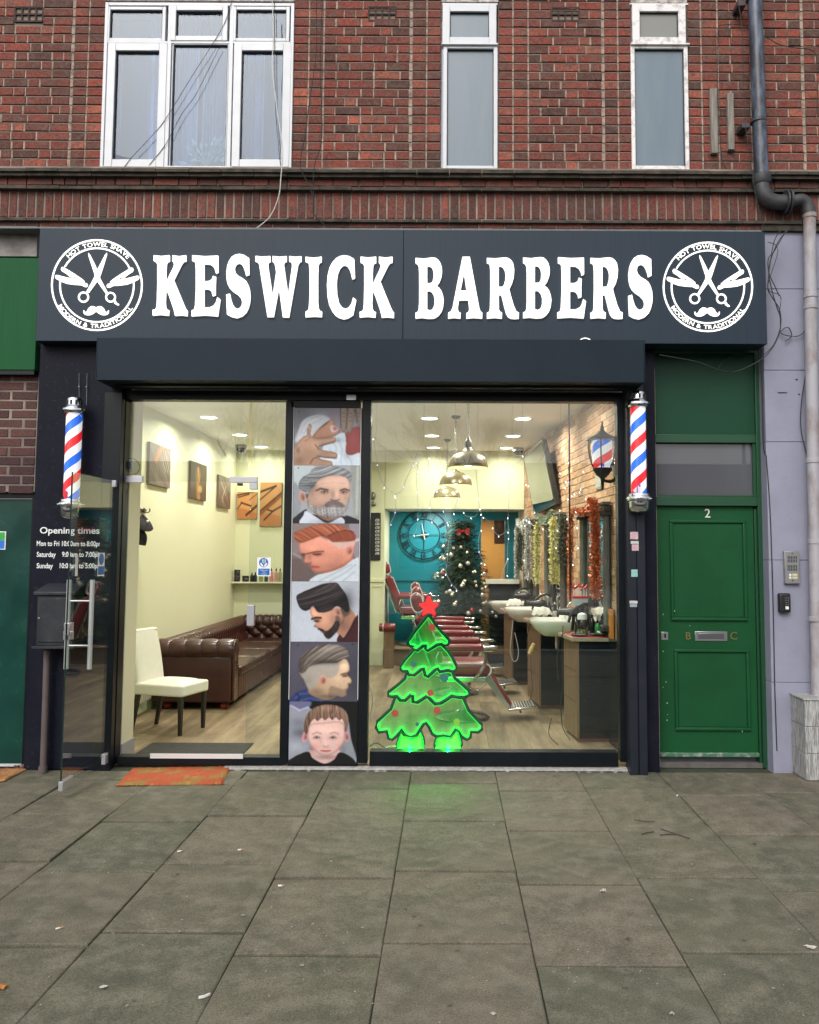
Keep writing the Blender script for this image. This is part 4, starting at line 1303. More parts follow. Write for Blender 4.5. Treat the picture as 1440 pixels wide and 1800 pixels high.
for r_ in range(4):
    for q in range(2):
        c_ = P(1381.5 + q * 4, 1051 + r_ * 4, Yk)
        MB().box(c_.x - .005, c_.x + .005, Yk - .009, Yk - .0065, c_.z - .004, c_.z + .004).build('key', M('grey_key', (.12, .12, .13), .5), t)
a, b, c, d = rect(1380.5, 1066, 1386, 1071, Yk)
MB().box(a, b, Yk - .010, Yk - .0065, c, d).build('dial_label', white_m, t)
# clad box at bottom right
tl = M('streaked_tile', (.50, .50, .49), .6, var=1.0, scale=5, c2=(.13, .13, .13), stretch=(48, 48, 2.5), bump=.3, thr=(.40, .60))
t = thing('clad_plinth', 'low box clad in streaky grey stone-effect tiles at the bottom right corner', 'plinth', (UX(1430, 1350, -.3), -.3, 0))
Yt = -.10
xp0 = UX(1399, 1240, Yt)
zt = VZ(1420, 1224, Yt)
ye = -.26
for k in range(3):
    za, zb = zt * k / 3 + .002, zt * (k + 1) / 3 - .002
    MB().box(xp0 + .0005, xp0 + .02, ye, -.001, za, zb).build('tile', tl, t, bevel=.002)
    for q in range(3):
        MB().box(xp0 + .022 + q * .2, xp0 + .22 + q * .2 - .002, ye - .001, ye + .02, za, zb).build('tile', tl, t, bevel=.002)
MB().box(xp0 + .01, xp0 + .7, ye + .01, -.001, 0, zt - .004).build('core', con, t)
MB().box(xp0 - .008, xp0 + .7, ye - .01, -.002, zt - .003, zt + .010).build('cap', tl, t, bevel=.003)

# drain pipes
def chip_paint():
    return M('flaking_blue_black_paint', (.022, .027, .038), .4, var=1.0, scale=10, c2=(.12, .145, .21), stretch=(1, 1, .35), bump=.3, thr=(.44, .66), speck=(.012, .008, .008), specks=.9, speckscale=24)
pale = M('dirty_pale_pipe', (.36, .35, .38), .6, var=1, scale=6, c2=(.20, .15, .13), stretch=(1, 1, .5), bump=.2, thr=(.45, .7))
Yd = -.10
rp = abs(P(1334, 150, Yd).x - P(1321, 150, Yd).x)
t = thing('drainpipe', 'flaking blue-black soil pipe down the brickwork with a bend at its foot', 'drainpipe', (UX(1340, 340, Yd), Yd, VZ(1340, 340, Yd)))
top_ = P(1325, -60, Yd); b1 = P(1339, 318, Yd)
MB().tube([top_, b1], rp * .93, 20).build('pipe', chip_paint(), t, smooth=True)
iron = M('black_iron_pipe', (.028, .028, .032), .5, var=.6, scale=12, c2=(.07, .07, .075), bump=.3)
bend = []
c0 = P(1339, 318, Yd)
pts = [P(1339, 318, Yd), P(1341, 336, Yd), P(1349, 349, Yd), P(1362, 355, Yd), P(1380, 356, Yd)]
def smooth_path(pts, n=6):
    out = []
    q = [pts[0]] + list(pts) + [pts[-1]]
    for i in range(1, len(q) - 2):
        for k in range(n):
            t_ = k / n
            a, b, c, d = q[i-1], q[i], q[i+1], q[i+2]
            out.append(.5 * ((2*b) + (-a + c) * t_ + (2*a - 5*b + 4*c - d) * t_*t_ + (-a + 3*b - 3*c + d) * t_**3))
    out.append(pts[-1])
    return out
MB().tube(smooth_path(pts), rp * 1.02, 18).build('bend', iron, t, smooth=True)
MB().lathe([(rp*1.1, -.02), (rp*1.25, 0), (rp*1.25, .05), (rp*1.1, .06)], (c0.x, c0.y, c0.z - .01), 20).build('socket', iron, t, smooth=True)
MB().lathe([(rp*1.55, -.016), (rp*1.55, .0)], (P(1383, 355, Yd).x, Yd, P(1383, 355, Yd).z), 24, 'x').build('flange', iron, t, bevel=.003)
MB().lathe([(rp*1.65, .004), (rp*1.65, .022)], (P(1384, 355, Yd).x, Yd, P(1384, 355, Yd).z), 24, 'x').build('flange', iron, t, bevel=.003)
for v in (-2, 213):
    c = P(1326 if v < 100 else 1333.5, v, Yd)
    MB().lathe([(rp * 1.05, -.012), (rp * 1.05, .012)], (c.x, c.y, c.z), 20).build('strap', iron, t)
    MB().box(c.x - rp - .07, c.x - rp - .001, Yd + .02, YW + .0, c.z - .045, c.z + .0).build('bracket', iron, t, bevel=.004)
pts = [P(1391, 356, Yd), P(1408, 352, Yd), P(1419, 360, Yd), P(1423, 377, Yd)]
t = thing('pale_drainpipe', 'pale dirty plastic downpipe with joints running down the lilac wall', 'drainpipe', (UX(1428, 1225, Yd), Yd, VZ(1428, 1225, Yd)))
MB().tube(smooth_path(pts), rp * .86, 18).build('elbow', iron, t, smooth=True)
MB().tube([P(1423, 372, Yd), P(1428, 700, Yd), P(1438, 1226, Yd)], rp * .80, 20).build('pipe', pale, t, smooth=True)
for u, v in ((1423.5, 380), (1425, 520), (1425.6, 540), (1430, 810), (1433, 952), (1434, 1088)):
    c = P(u, v, Yd)
    MB().lathe([(rp * .84, -.02), (rp * .9, -.016), (rp * .9, .016), (rp * .84, .02)], (c.x, c.y, c.z), 20).build('joint', pale, t, smooth=True)

# cables
cab = M('black_cable', (.012, .012, .013), .6)
wcab = M('white_cable', (.55, .54, .5), .6)
def cable(pts, Y, r, mat, lab, name='cable', cat='cable', group='loose cables'):
    pp = []
    for p in pts:
        y = p[2] if len(p) > 2 else Y
        pp.append(P(p[0], p[1], y))
    o = MB().tube(smooth_path(pp, 5), r, 6).build(name, mat, None, smooth=True)
    return tag(o, lab, cat, group)
cable([(478, -10), (481, 60), (479, 120), (488, 200), (497, 260), (494, 310), (490, 345), (475, 380), (450, 402)], -.13, .0042, wcab, 'white cable looping down past the wide window to the sign top')
cable([(216, 296), (215, 318), (216, 338)], .0, .003, wcab, 'short white cable end dangling under the wide window sill')
cable([(217, 296), (232, 276), (275, 230), (300, 195), (340, 130), (372, 80), (395, 40), (408, 0)], .03, .0022, cab, 'thin dark wire crossing diagonally over the left and middle panes')
cable([(262, 290), (290, 255), (320, 200), (345, 165), (375, 105), (388, 80)], .03, .0022, cab, 'second thin dark wire slanting across the middle pane')
cable([(482, -10), (483, 100), (485, 200), (493, 290)], .028, .0025, cab, 'straight dark wire behind the white cable on the right pane')
cable([(556, -10), (556, 90), (544, 180), (536, 240), (528, 290), (540, 320), (552, 350), (551, 375), (574, 398)], -.12, .004, cab, 'black cable sagging down brickwork beside the wide window to the sign')
cable([(567, -10), (563, 120), (566, 240), (553, 290), (551, 330), (552, 384)], -.125, .0035, cab, 'second black cable twisting beside the first near the wide window')
cable([(1296, -10), (1305, 60), (1309, 200), (1322, 300), (1330, 350), (1344, 404)], -.2, .003, cab, 'thin dark wire falling left of the drainpipe to the sign corner')
cable([(1262, 55), (1265, 45), (1290, 43), (1320, 45)], .02, .003, cab, 'short dark wire clipped beside the top of the drainpipe')
cable([(1262, 55), (1262, 150), (1268, 270), (1280, 300), (1309, 330)], .02, .003, cab, 'dark wire running down beside the longer wooden strip')
cable([(1343, 62), (1370, 78), (1400, 84), (1430, 90), (1438, 120), (1436, 200)], .02, .0035, cab, 'dark wire drooping over the brick right of the drainpipe')
for k, (pts, r) in enumerate(((((1392, 398), (1368, 425), (1352, 470), (1356, 505), (1366, 540), (1372, 560), (1369, 590), (1350, 622), (1325, 640), (1290, 654), (1262, 650), (1225, 636), (1160, 624)), .0045),
        (((1385, 400), (1362, 440), (1351, 455), (1352, 480), (1361, 500), (1370, 520)), .004),
        (((1375, 402), (1360, 428), (1350, 500), (1356, 520), (1371, 545), (1372, 575), (1360, 606), (1342, 625)), .004),
        (((1350, 425), (1368, 440), (1350, 505), (1372, 520), (1370, 550)), .003),
        (((1262, 652), (1270, 636), (1290, 625), (1320, 614), (1338, 616)), .0035),
        (((1338, 612), (1340, 700), (1342, 780), (1346, 800)), .005))):
    cable(pts, -.19 if k < 4 else .02, r, cab, ['thick black cable hanging from the sign corner and sagging across the green panel',
        'black cable kinked close to the sign edge', 'black cable curling beside the sign corner over the lilac wall',
        'thin crossing black cable at the sign corner', 'small black cable loop over the green blank panel',
        'black cable fixed down the right side of the green frame'][k])
cable([(1422, 575), (1405, 590), (1385, 590), (1372, 584), (1385, 575), (1392, 590), (1380, 600)], -.03, .004, cab, 'black cable scrap curled on the lilac wall below the sign')
cable([(1420, 640), (1410, 700), (1408, 750), (1416, 790), (1424, 812)], -.03, .004, cab, 'black cable bowing out beside the pale downpipe')
cable([(1347, 800), (1354, 900), (1359, 1050), (1362, 1200), (1366, 1320)], -.005, .004, cab, 'long black cable down the joint between the green frame and lilac wall')

# ------------------------------------------------------------------ door mat and litter
def fibre_mat(name, c, c2, lab, cat, corners, h, mat_scale=60, n=60, m=22):
    me = MB()
    rr = random.Random(4)
    a, b, c_, d = corners       # near-left, near-right, far-right, far-left
    vs = []
    for j in range(m + 1):
        for i in range(n + 1):
            s, t_ = i / n, j / m
            p = a * (1 - s) * (1 - t_) + b * s * (1 - t_) + c_ * s * t_ + d * (1 - s) * t_
            edge = i in (0, n) or j in (0, m)
            q = Vector((rr.uniform(-.004, .004), rr.uniform(-.004, .004), 0)) if edge else Vector()
            vs.append((p.x + q.x, p.y + q.y, (0.004 if edge else h + rr.uniform(-.003, .003))))
    fs = [(j * (n + 1) + i, j * (n + 1) + i + 1, (j + 1) * (n + 1) + i + 1, (j + 1) * (n + 1) + i) for j in range(m) for i in range(n)]
    me.add(vs, fs)
    mt = M(name + '_fibre', c, .95, var=1.0, scale=5, c2=c2, bump=1.0, bscale=250, thr=(.52, .62), speck=(.62, .33, .05), specks=.55, speckscale=9)
    return tag(me.build(name, mt), lab, cat)
cs_ = [G(204, 1382), G(390, 1380), G(407, 1349), G(233, 1352)]
fibre_mat('coir_mat', (.36, .07, .02), (.24, .15, .035), 'worn orange and yellow coir doormat on the paving before the open door', 'doormat', cs_, .016)
cs_ = [G(-30, 1378), G(8, 1374), G(48, 1352), G(-20, 1352)]
fibre_mat('corner_mat', (.42, .20, .07), (.3, .12, .05), 'tan coir mat corner before the dark green door at far left', 'doormat', cs_, .014, n=20, m=10)
rr = random.Random(21)
butt_w, butt_t = M('butt_paper', (.72, .70, .66), .8), M('butt_filter', (.45, .22, .09), .8)
leaf_p = M('pale_dead_leaf', (.55, .50, .45), .8, var=.6, scale=60)
leaf_o = M('orange_dead_leaf', (.45, .17, .03), .8, var=.5, scale=60)
def butt(u, v, a, lab):
    p = G(u, v, .006)
    t = thing('cigarette_end', lab, 'cigarette end', p, 'cigarette ends')
    d = Vector((math.cos(a), math.sin(a), 0))
    MB().tube([p, p + d * .018], .0042, 8).build('paper', butt_w, t)
    MB().tube([p + d * .0183, p + d * .030], .0042, 8).build('filter', butt_t, t)
butt(312, 1497, .5, 'white cigarette end lying in the slab joint left of centre')
butt(489, 1557, .1, 'flattened cigarette end beside the central slab joint')
butt(98, 1633, .6, 'white cigarette end on the slab at lower left')
butt(418, 1494, .2, 'small cigarette end near the middle of the paving')
butt(1190, 1399, 1.0, 'white cigarette end near the green door')
def leaf(u, v, s, a, mat, lab, name='dead_leaf'):
    p = G(u, v, .004)
    out = [(0, -1), (.35, -.6), (.75, -.5), (.45, -.1), (.95, .35), (.35, .3), (.1, 1), (-.25, .35), (-.8, .5), (-.45, 0), (-.7, -.5), (-.3, -.5)]
    vs = [(0, 0, .012)] + [(x * s * rr.uniform(.8, 1.2), y * s * .7, rr.uniform(.001, .012)) for x, y in out]
    m = MB()
    vs = [(p.x + x * math.cos(a) - y * math.sin(a), p.y + x * math.sin(a) + y * math.cos(a), z) for x, y, z in vs]
    m.add(vs, [(0, i, i % 12 + 1) for i in range(1, 13)])
    return tag(m.build(name, mat), lab, 'leaf', 'fallen leaves')
leaf(182, 1735, .022, .4, leaf_p, 'pale curled dead leaf on the lower left paving')
leaf(1060, 1566, .028, 1.1, leaf_p, 'pale torn leaf scrap on slab right of centre')
leaf(1424, 1665, .032, .1, leaf_p, 'pale leaf scrap at the right edge of the paving')
leaf(4, 1735, .03, .7, leaf_o, 'orange dead leaf at the left edge of paving')
leaf(1182, 1783, .016, 2.1, leaf_p, 'tiny pale leaf near the bottom of the photo')
leaf(868, 1783, .014, .3, leaf_p, 'tiny pale scrap near the bottom centre', 'dead_leaf')
leaf(1103, 1651, .016, .3, M('dark_leaf', (.06, .045, .03), .8), 'small dark brown leaf on slab right of centre', 'dead_leaf')
leaf(1327, 1484, .014, .3, M('dark_leaf', (.06, .045, .03), .8), 'small dark leaf on the right-hand paving', 'dead_leaf')
cres = [(0, 0), (.02, .006), (.035, .022), (.038, .03), (.03, .026), (.018, .013), (0, .006)]
p = G(349, 1756, .004)
m = MB(); m.add([(p.x + x, p.y + y, .004) for x, y in cres] + [(p.x + x, p.y + y, .012) for x, y in cres], [tuple(range(7)), tuple(range(7, 14))] + [(i, (i + 1) % 7, (i + 1) % 7 + 7, i + 7) for i in range(7)])
tag(m.build('orange_peel', butt_w), 'white crescent shaped scrap lying on the bottom paving', 'scrap')
for i, pts in enumerate((((1115, 1441), (1135, 1444), (1151, 1444)), ((1162, 1457), (1180, 1463), (1190, 1466), (1212, 1474)), ((1160, 1468), (1178, 1466), (1189, 1466)), ((1128, 1466), (1140, 1463), (1150, 1462)))):
    o = MB().tube([G(u, v, .006) for u, v in pts], .0032, 5).build('twig', bark)
    tag(o, ['straight dark twig nearest the facade', 'longest dark twig crossing the slab', 'short twig touching the longest one', 'smallest dark twig at left of the group'][i], 'twig', 'fallen twigs')
m = MB()
for k in range(420):
    if rr.random() < .5: u, v = rr.uniform(0, 1440), rr.uniform(1352, 1800)
    else: u, v = rr.uniform(0, 1440), rr.gauss(1356, 8)
    p = G(u, v)
    if p.y > -.06: continue
    s = rr.uniform(.0015, .0045)
    m.add([(p.x - s, p.y - s * .6, .001), (p.x + s, p.y - s * .5, .001), (p.x + s * .5, p.y + s, .001), (p.x, p.y, s)], [(0, 1, 3), (1, 2, 3), (2, 0, 3)])
tag(m.build('grit', M('grit_pale', (.36, .34, .30), .9)), 'scattered pale grit and crumbs over the paving slabs', 'grit', kind='stuff')
m, m2 = MB(), MB()
for k in range(75):
    u, v = rr.uniform(-20, 1460), rr.uniform(1360, 1800)
    p = G(u, v)
    r_ = rr.uniform(.004, .012)
    (m if rr.random() < .6 else m2).add([(p.x + r_ * math.cos(a) * rr.uniform(.7, 1.2), p.y + r_ * math.sin(a) * rr.uniform(.7, 1.2), .0062) for a in [q * math.pi / 4 for q in range(8)]], [tuple(range(8))])
tag(m.build('gum_spots', M('dark_gum', (.10, .095, .078), .8)), 'dark flattened chewing gum spots on the paving', 'gum', kind='stuff')
tag(m2.build('lichen_spots', M('pale_lichen', (.24, .235, .19), .9)), 'pale lichen spots on the paving slabs', 'lichen', kind='stuff')
# leaf litter in the corner by the left door
m = MB()
for k in range(60):
    p = G(48 + rr.gauss(0, 8), 1346 + rr.gauss(0, 3), .0)
    s = rr.uniform(.008, .016); a = rr.uniform(0, 6)
    z = rr.uniform(.004, .03)
    m.add([(p.x + s * math.cos(a + q), min(p.y, -.03) + s * math.sin(a + q), z + rr.uniform(-.003, .01)) for q in (0, 1.4, 3.1, 4.6)], [(0, 1, 2, 3)])
tag(m.build('leaf_litter', M('rusty_litter', (.28, .13, .08), .9, var=.8, scale=80)), 'small heap of rusty dead leaves by the dark green door', 'leaf litter', kind='stuff')
# ================================================================== interior
def YD_(D): return D - CAMD
def PD(u, v, D): return P(u, v, D - CAMD)
HC, XL = 3.28, -3.24
DB, DT = 12.5, 13.5
def WX(D): return 1.53 - .0655 * (D - 6.85)
cream = M('cream_wall_paint', (.72, .735, .51), .6, var=.15, scale=1.5, c2=(.67, .68, .47))
ceil_m = M('ceiling_white', (.86, .84, .80), .7)
teal = M('teal_wall_paint', (.003, .22, .28), .45, var=.2, scale=2, c2=(.003, .18, .23))
skirt = M('grey_skirting', (.35, .35, .35), .5)
def wallbox(name, x0, x1, d0, d1, z0, z1, mat, label=None, cat=None):
    o = MB().box(x0, x1, YD_(d0), YD_(d1), z0, z1).build(name, mat)
    return tag(o, kind=ST)
def cmesh(name, x0, x1, y0, y1, z0, z1, mat, parent=None, bevel=0):
    return MB().box(x0, x1, y0, y1, z0, z1).build(name, mat, parent, bevel=bevel)
wallbox('left_wall', XL - .1, XL, 6.75, DB + 1.1, 0, HC, cream)
wallbox('back_wall', XL, -.97, DB, DB + .1, 0, HC, cream)
wallbox('back_bulkhead', -.965, 1.4, DB, DB + .1, 2.39, HC, cream)
wallbox('ceiling', XL - .1, 1.54, 6.72, DB + .0, HC, HC + .1, ceil_m)
wallbox('alcove_ceiling', -1.3, 1.6, DB + .102, 15.6, 2.395, 2.5, ceil_m)
wallbox('front_bulkhead', XL, 1.5, 6.85, 7.15, 3.06, HC - .001, ceil_m)
wallbox('alcove_side', -1.0, -.965, DB + .1, 13.6, 0, 2.39, cream)
wallbox('teal_wall', -.965, .545, DT, DT + .1, 0, 2.39, teal)
wallbox('teal_wall_over_door', .545, .94, DT, DT + .1, 2.26, 2.39, teal)
wallbox('teal_post', .94, 1.25, DT, DT + .1, 0, 2.39, teal)
wallbox('teal_dado_rail', -.965, .545, DT - .02, DT - .001, 1.26, 1.30, teal)
wallbox('orange_wall', -.2, 1.6, 15.4, 15.5, 0, 2.4, M('orange_wall_paint', (.72, .36, .10), .6))
# white pier right inside the door
wallbox('door_pier', XL + .001, UX(240, 1100, YD_(7.05)), 6.8, 7.05, .0, HC - .002, cream)
wallbox('pier_skirting', XL + .001, UX(241.5, 1100, YD_(7.04)), 6.79, 7.06, .0, .16, skirt)
# floor planks
pl_m = ramp_mat('oak_plank', [(0, (.20, .155, .095)), (.5, (.25, .195, .12)), (1, (.30, .235, .15))], 'object', rough=.45, bump=.1, bscale=9,
                dirt=(.16, .12, .08), dirtamt=.35, dirtscale=2, spec=.4, grain=(1, .12, 1))
fl = thing('shop_floor', None, None); tag(fl, kind=ST)
cmesh('underfloor', XL, 1.55, YD_(6.62), YD_(DB), -.02, .006, dirt_m, fl)
pm = {}
x = XL
i = 0
while x < 1.4:
    y = YD_(6.72) - random.random() * 1.1
    while y < YD_(DB) - .01:
        a, b = max(y, YD_(6.72)), min(y + 1.15, YD_(DB))
        if b - a > .05:
            k = round(b - a, 3)
            if k not in pm: pm[k] = MB().box(-.094, .094, -k / 2 + .001, k / 2 - .001, -.01, 0).mesh('floor_plank')
            o = link('floor_plank', pm[k], pl_m, fl)
            o.location = (x + .095, (a + b) / 2, .024 + random.uniform(-.0005, .0005))
        y += 1.15
    x += .19
# platform at the back
wood_d = M('brown_platform_wood', (.20, .13, .075), .5, var=.6, scale=5, c2=(.11, .07, .04), stretch=(1, 8, 14))
pf = thing('platform', 'low brown wooden platform step across the back of the shop', 'platform', (0, YD_(DB), .02))
cmesh('riser', -.96, .6, YD_(DB) - .02, YD_(DB) + .02, .025, .27, wood_d, pf)
cmesh('nosing', -.96, .6, YD_(DB) - .06, YD_(DB) + .03, .272, .30, M('platform_edge', (.42, .32, .2), .5), pf, bevel=.004)
cmesh('deck', -.962, 1.2, YD_(DB) + .031, YD_(DT), .2, .295, wood_d, pf)
# pilaster panels on the cream pier
pp = thing('pier_moulding', 'cream picture moulding and dado on the narrow pier beside the price list', 'moulding', (-1.08, YD_(DB), 0))
for (a, b, c, d) in ((651, 1018, 676, 1023),):
    q = rect(a, b, c, d, YD_(DB) - .02); cmesh('dado', q[0], q[1], YD_(DB) - .02, YD_(DB) - .001, q[2], q[3], cream, pp)
q = rect(653, 1030, 672, 1128, YD_(DB) - .015); 
for (x0, x1, z0, z1) in ((q[0], q[0]+.012, q[2], q[3]), (q[1]-.012, q[1], q[2], q[3]), (q[0]+.013, q[1]-.013, q[3]-.012, q[3])):
    cmesh('bead', x0, x1, YD_(DB) - .012, YD_(DB) - .001, z0, z1, cream, pp)

# interior brick wall
SL = [(0.0, (.40, .22, .13)), (.4, (.54, .32, .19)), (.75, (.63, .40, .25)), (1.0, (.70, .48, .32))]
slip_o = ramp_mat('orange_brick_slip', SL, 'object', dirtamt=.3, dirt=(.2, .1, .06), bump=.4)
slip_s = ramp_mat('orange_brick_slip_joined', SL, 'tone', dirtamt=.3, dirt=(.2, .1, .06), bump=.4)
bw = thing('inner_brick_wall', 'warm orange brick slip wall inside the shop behind the mirrors', 'wall', (WX(8), YD_(8), 0))
ang = math.atan2(-5.65, .37)
def hexw(name, D0, D1, o0, o1, z0, z1, mat, parent=None, bevel=0, f=WX, mb=None):
    """box against the slanting right wall: o0/o1 = distance of its faces from the wall into the room"""
    ring = [(f(D0) - o1, YD_(D0)), (f(D0) - o0, YD_(D0)), (f(D1) - o0, YD_(D1)), (f(D1) - o1, YD_(D1))]
    m = mb or MB()
    m.hexa([(x, y, z0) for x, y in ring] + [(x, y, z1) for x, y in ring])
    if mb: return m
    return m.build(name, mat, parent, bevel=bevel)
hexw('wall_backing', 6.80, DB + .6, -.2, -.008, 0, HC, M('slip_mortar', (.62, .52, .38), .95), bw)
ps = []
rr = random.Random(2)
r_ = 0
z = HC - .01
while z > .1:
    D = 6.83 + (.11 if r_ % 2 else 0)
    while D < DB - .05:
        L_ = min(.213, DB - D)
        ps.append((D, D + L_, z - .062, z)); D += .224
    z -= .073; r_ += 1
ps.sort(key=lambda p: (p[2] < 1.6, p[0]))
st = MB()
for i, (D0, D1, z0, z1) in enumerate(ps):
    if i < 300:
        o = link('brick', with_mat(BMESH, slip_o)[i % 5], slip_o, bw)
        o.location = (WX((D0 + D1) / 2), YD_((D0 + D1) / 2), (z0 + z1) / 2)
        o.scale = (D1 - D0, .03, z1 - z0)
        o.rotation_euler = (0, 0, ang)
    else:
        dep = rr.uniform(-.001, .002)
        a = [(WX(D0) - dep, YD_(D0)), (WX(D0) + .02, YD_(D0)), (WX(D1) + .02, YD_(D1)), (WX(D1) - dep, YD_(D1))]
        st.hexa([(x, y, z0) for x, y in a] + [(x, y, z1) for x, y in a], rr.random())
tag(st.build('bricks', slip_s, bw, tones=True), kind='stuff')

# ------------------------------------------------------------------ downlights
dl_rim = M('downlight_rim', (.8, .8, .8), .4)
dl_em = M('downlight_glow', (.9, .9, .9), .5, emit=(1, .96, .86), es=6)
rows = [7.9, 9.38, 10.8, 12.05]  # first row is out of view, added for more light inside
cnt = 0
names_row = ['nearest the glass', 'in the second row', 'in the third row', 'by the back wall']
names_col = ['over the sofa side', 'over the middle of the shop', 'over the mirror side']
for ri, D in enumerate(rows):
    for ci, x in enumerate((-2.77, -.22, .86)):
        t = thing('downlight', 'round recessed ceiling light ' + names_col[ci] + ', ' + names_row[ri], 'ceiling light', (x, YD_(D), HC), 'recessed downlights')
        MB().lathe([(.115, -.001), (.112, -.012), (.092, -.010)], (x, YD_(D), HC), 28, cap=False).build('rim', dl_rim, t, smooth=True)
        MB().lathe([(.0911, -.006), (.0911, -.009)], (x, YD_(D), HC), 28).build('diffuser', dl_em, t)
        ld = bpy.data.lights.new('downlight_lamp', 'AREA')
        ld.shape, ld.size, ld.energy, ld.color = 'DISK', .17, (10.5 if ri == 3 else 19.5) * (.95 if ci == 0 else 1.05), (1, .95, .82)
        ld.spread = R(165)
        lo = bpy.data.objects.new('downlight_lamp', ld)
        col.objects.link(lo)
        lo.parent = t
        lo.location = (0, 0, -.02)
# orange room light glimpsed through the doorway; added alcove lamp brightening the teal wall
ld = bpy.data.lights.new('back_room_lamp', 'AREA'); ld.shape, ld.size, ld.energy, ld.color = 'DISK', .2, 22, (1, .85, .6)
lo = bpy.data.objects.new('back_room_lamp', ld); col.objects.link(lo); lo.location = (.6, YD_(14.5), 2.38)
ld = bpy.data.lights.new('alcove_fill', 'AREA'); ld.shape, ld.size, ld.energy, ld.color = 'DISK', .2, 22, (1, .96, .90)
lo = bpy.data.objects.new('alcove_fill', ld); col.objects.link(lo); lo.location = (-.2, YD_(12.95), 2.385)
dome = M('smoked_dome', (.01, .01, .012), .1)
for (u, v, D, lab) in ((424, 791, 11.9, 'black dome camera on the ceiling above the sofa'), (911, 796, 12.1, 'black dome camera on the ceiling corner beside the hanging television')):
    c = PD(u, v, D)
    t = thing('dome_camera', lab, 'security camera', (c.x, c.y, HC), 'dome cameras')
    MB().lathe([(.08, 0), (.085, -.02), (.075, -.045)], (c.x, c.y, HC), 20).build('base', M('grey_plastic', (.3, .3, .3), .5), t, smooth=True)
    MB().lathe([(.07, -.046), (.062, -.08), (.04, -.105), (.001, -.115)], (c.x, c.y, HC), 20).build('dome', dome, t, smooth=True)

# ------------------------------------------------------------------ pendants
ant = M('antique_brass_shade', (.40, .35, .22), .32, .6, var=.4, scale=6, c2=(.2, .17, .1))
shade_in = M('glowing_cream_lining', (.85, .80, .58), .5, emit=(1, .9, .6), es=.55)  # lamplight on the lining put in as a weak emission
for i, (u, v, D, lab) in enumerate(((823, 822, 7.6, 'nearest and largest looking of three brass dome pendant lamps'), (801, 853, 9.25, 'middle of three brass dome pendant lamps on a chain'), (786, 875.5, 11.2, 'farthest and smallest looking of three brass dome pendant lamps'))):
    c = PD(u, v, D)
    x, y, z = c
    t = thing('pendant_lamp', lab, 'pendant lamp', (x, y, z), 'brass dome pendants')
    r = .185
    prof = [(r, 0), (r * 1.01, .004), (r * .995, .02), (r * .95, .055), (r * .85, .09), (r * .68, .12), (r * .46, .142), (r * .28, .152), (.045, .16), (.034, .175), (.028, .19)]
    MB().lathe(prof, (x, y, z), 32, cap=False).build('shade', ant, t, smooth=True)
    MB().lathe([(a * .975, max(b - .003, 0)) for a, b in prof[:7]] + [(.002, .128)], (x, y, z), 32, cap=False).build('shade_lining', shade_in, t, smooth=True)
    MB().lathe([(.03, .19), (.034, .2), (.034, .245), (.02, .262), (.012, .29)], (x, y, z), 14).build('lamp_holder', M('dark_pewter', (.12, .12, .11), .35, .9), t, smooth=True)
    m = MB()
    zz = z + .30
    k = 0
    while zz < HC - .04:
        m.torus((x, y, zz), .011, .0032, 8, 4, 'y' if k % 2 else 'x'); zz += .02; k += 1
    m.build('chain', M('dark_pewter', (.12, .12, .11), .35, .9), t)
    MB().lathe([(.05, 0), (.05, -.02), (.02, -.035)], (x, y, HC), 18).build('ceiling_rose', M('dark_pewter', (.12, .12, .11), .35, .9), t, smooth=True)
    MB().ball((x, y, z + .035), .035, 8).build('bulb', M('bulb_glow', (.9, .85, .7), .4, emit=(1, .85, .55), es=5), t, smooth=True)

# ------------------------------------------------------------------ sofa
lea = M('oxblood_leather', (.036, .008, .007), .36, var=.7, scale=5, c2=(.062, .016, .011), bump=.12, bscale=120, coat=.25)
sofa = thing('corner_sofa', 'dark oxblood leather tufted chesterfield corner sofa along the cream wall', 'sofa', (-2.75, YD_(10.5), .024))
z0 = .024
SF = -2.33
cmesh('base', XL + .06, SF, YD_(9.15), YD_(12.4), z0 + .09, .34, lea, sofa, bevel=.02)
cmesh('base', SF + .001, -1.4, YD_(11.6), YD_(12.4), z0 + .09, .34, lea, sofa, bevel=.02)
def gridmesh(fn, nu, nv, name, mat, parent):
    vs = [fn(i / nu, j / nv) for j in range(nv + 1) for i in range(nu + 1)]
    fs = [(j * (nu + 1) + i, j * (nu + 1) + i + 1, (j + 1) * (nu + 1) + i + 1, (j + 1) * (nu + 1) + i) for j in range(nv) for i in range(nu)]
    m = MB(); m.add(vs, fs)
    return m.build(name, mat, parent, smooth=True)
# front rail, vertically channelled
gridmesh(lambda s, t: (SF + .012 + .012 * abs(math.sin(s * math.pi * 26)), YD_(9.2) + s * 2.4, .12 + t * .22), 260, 2, 'front_rail', lea, sofa)
# seat cushions
for k in range(3):
    a = 9.2 + k * .8
    cmesh('seat_cushion', XL + .3, SF + .04, YD_(a), YD_(a + .79), .345, .47, lea, sofa, bevel=.035)
cmesh('seat_cushion', XL + .3, SF + .04, YD_(11.605), YD_(12.2), .345, .47, lea, sofa, bevel=.035)
cmesh('seat_cushion', SF + .045, -1.45, YD_(11.6), YD_(12.2), .345, .47, lea, sofa, bevel=.035)
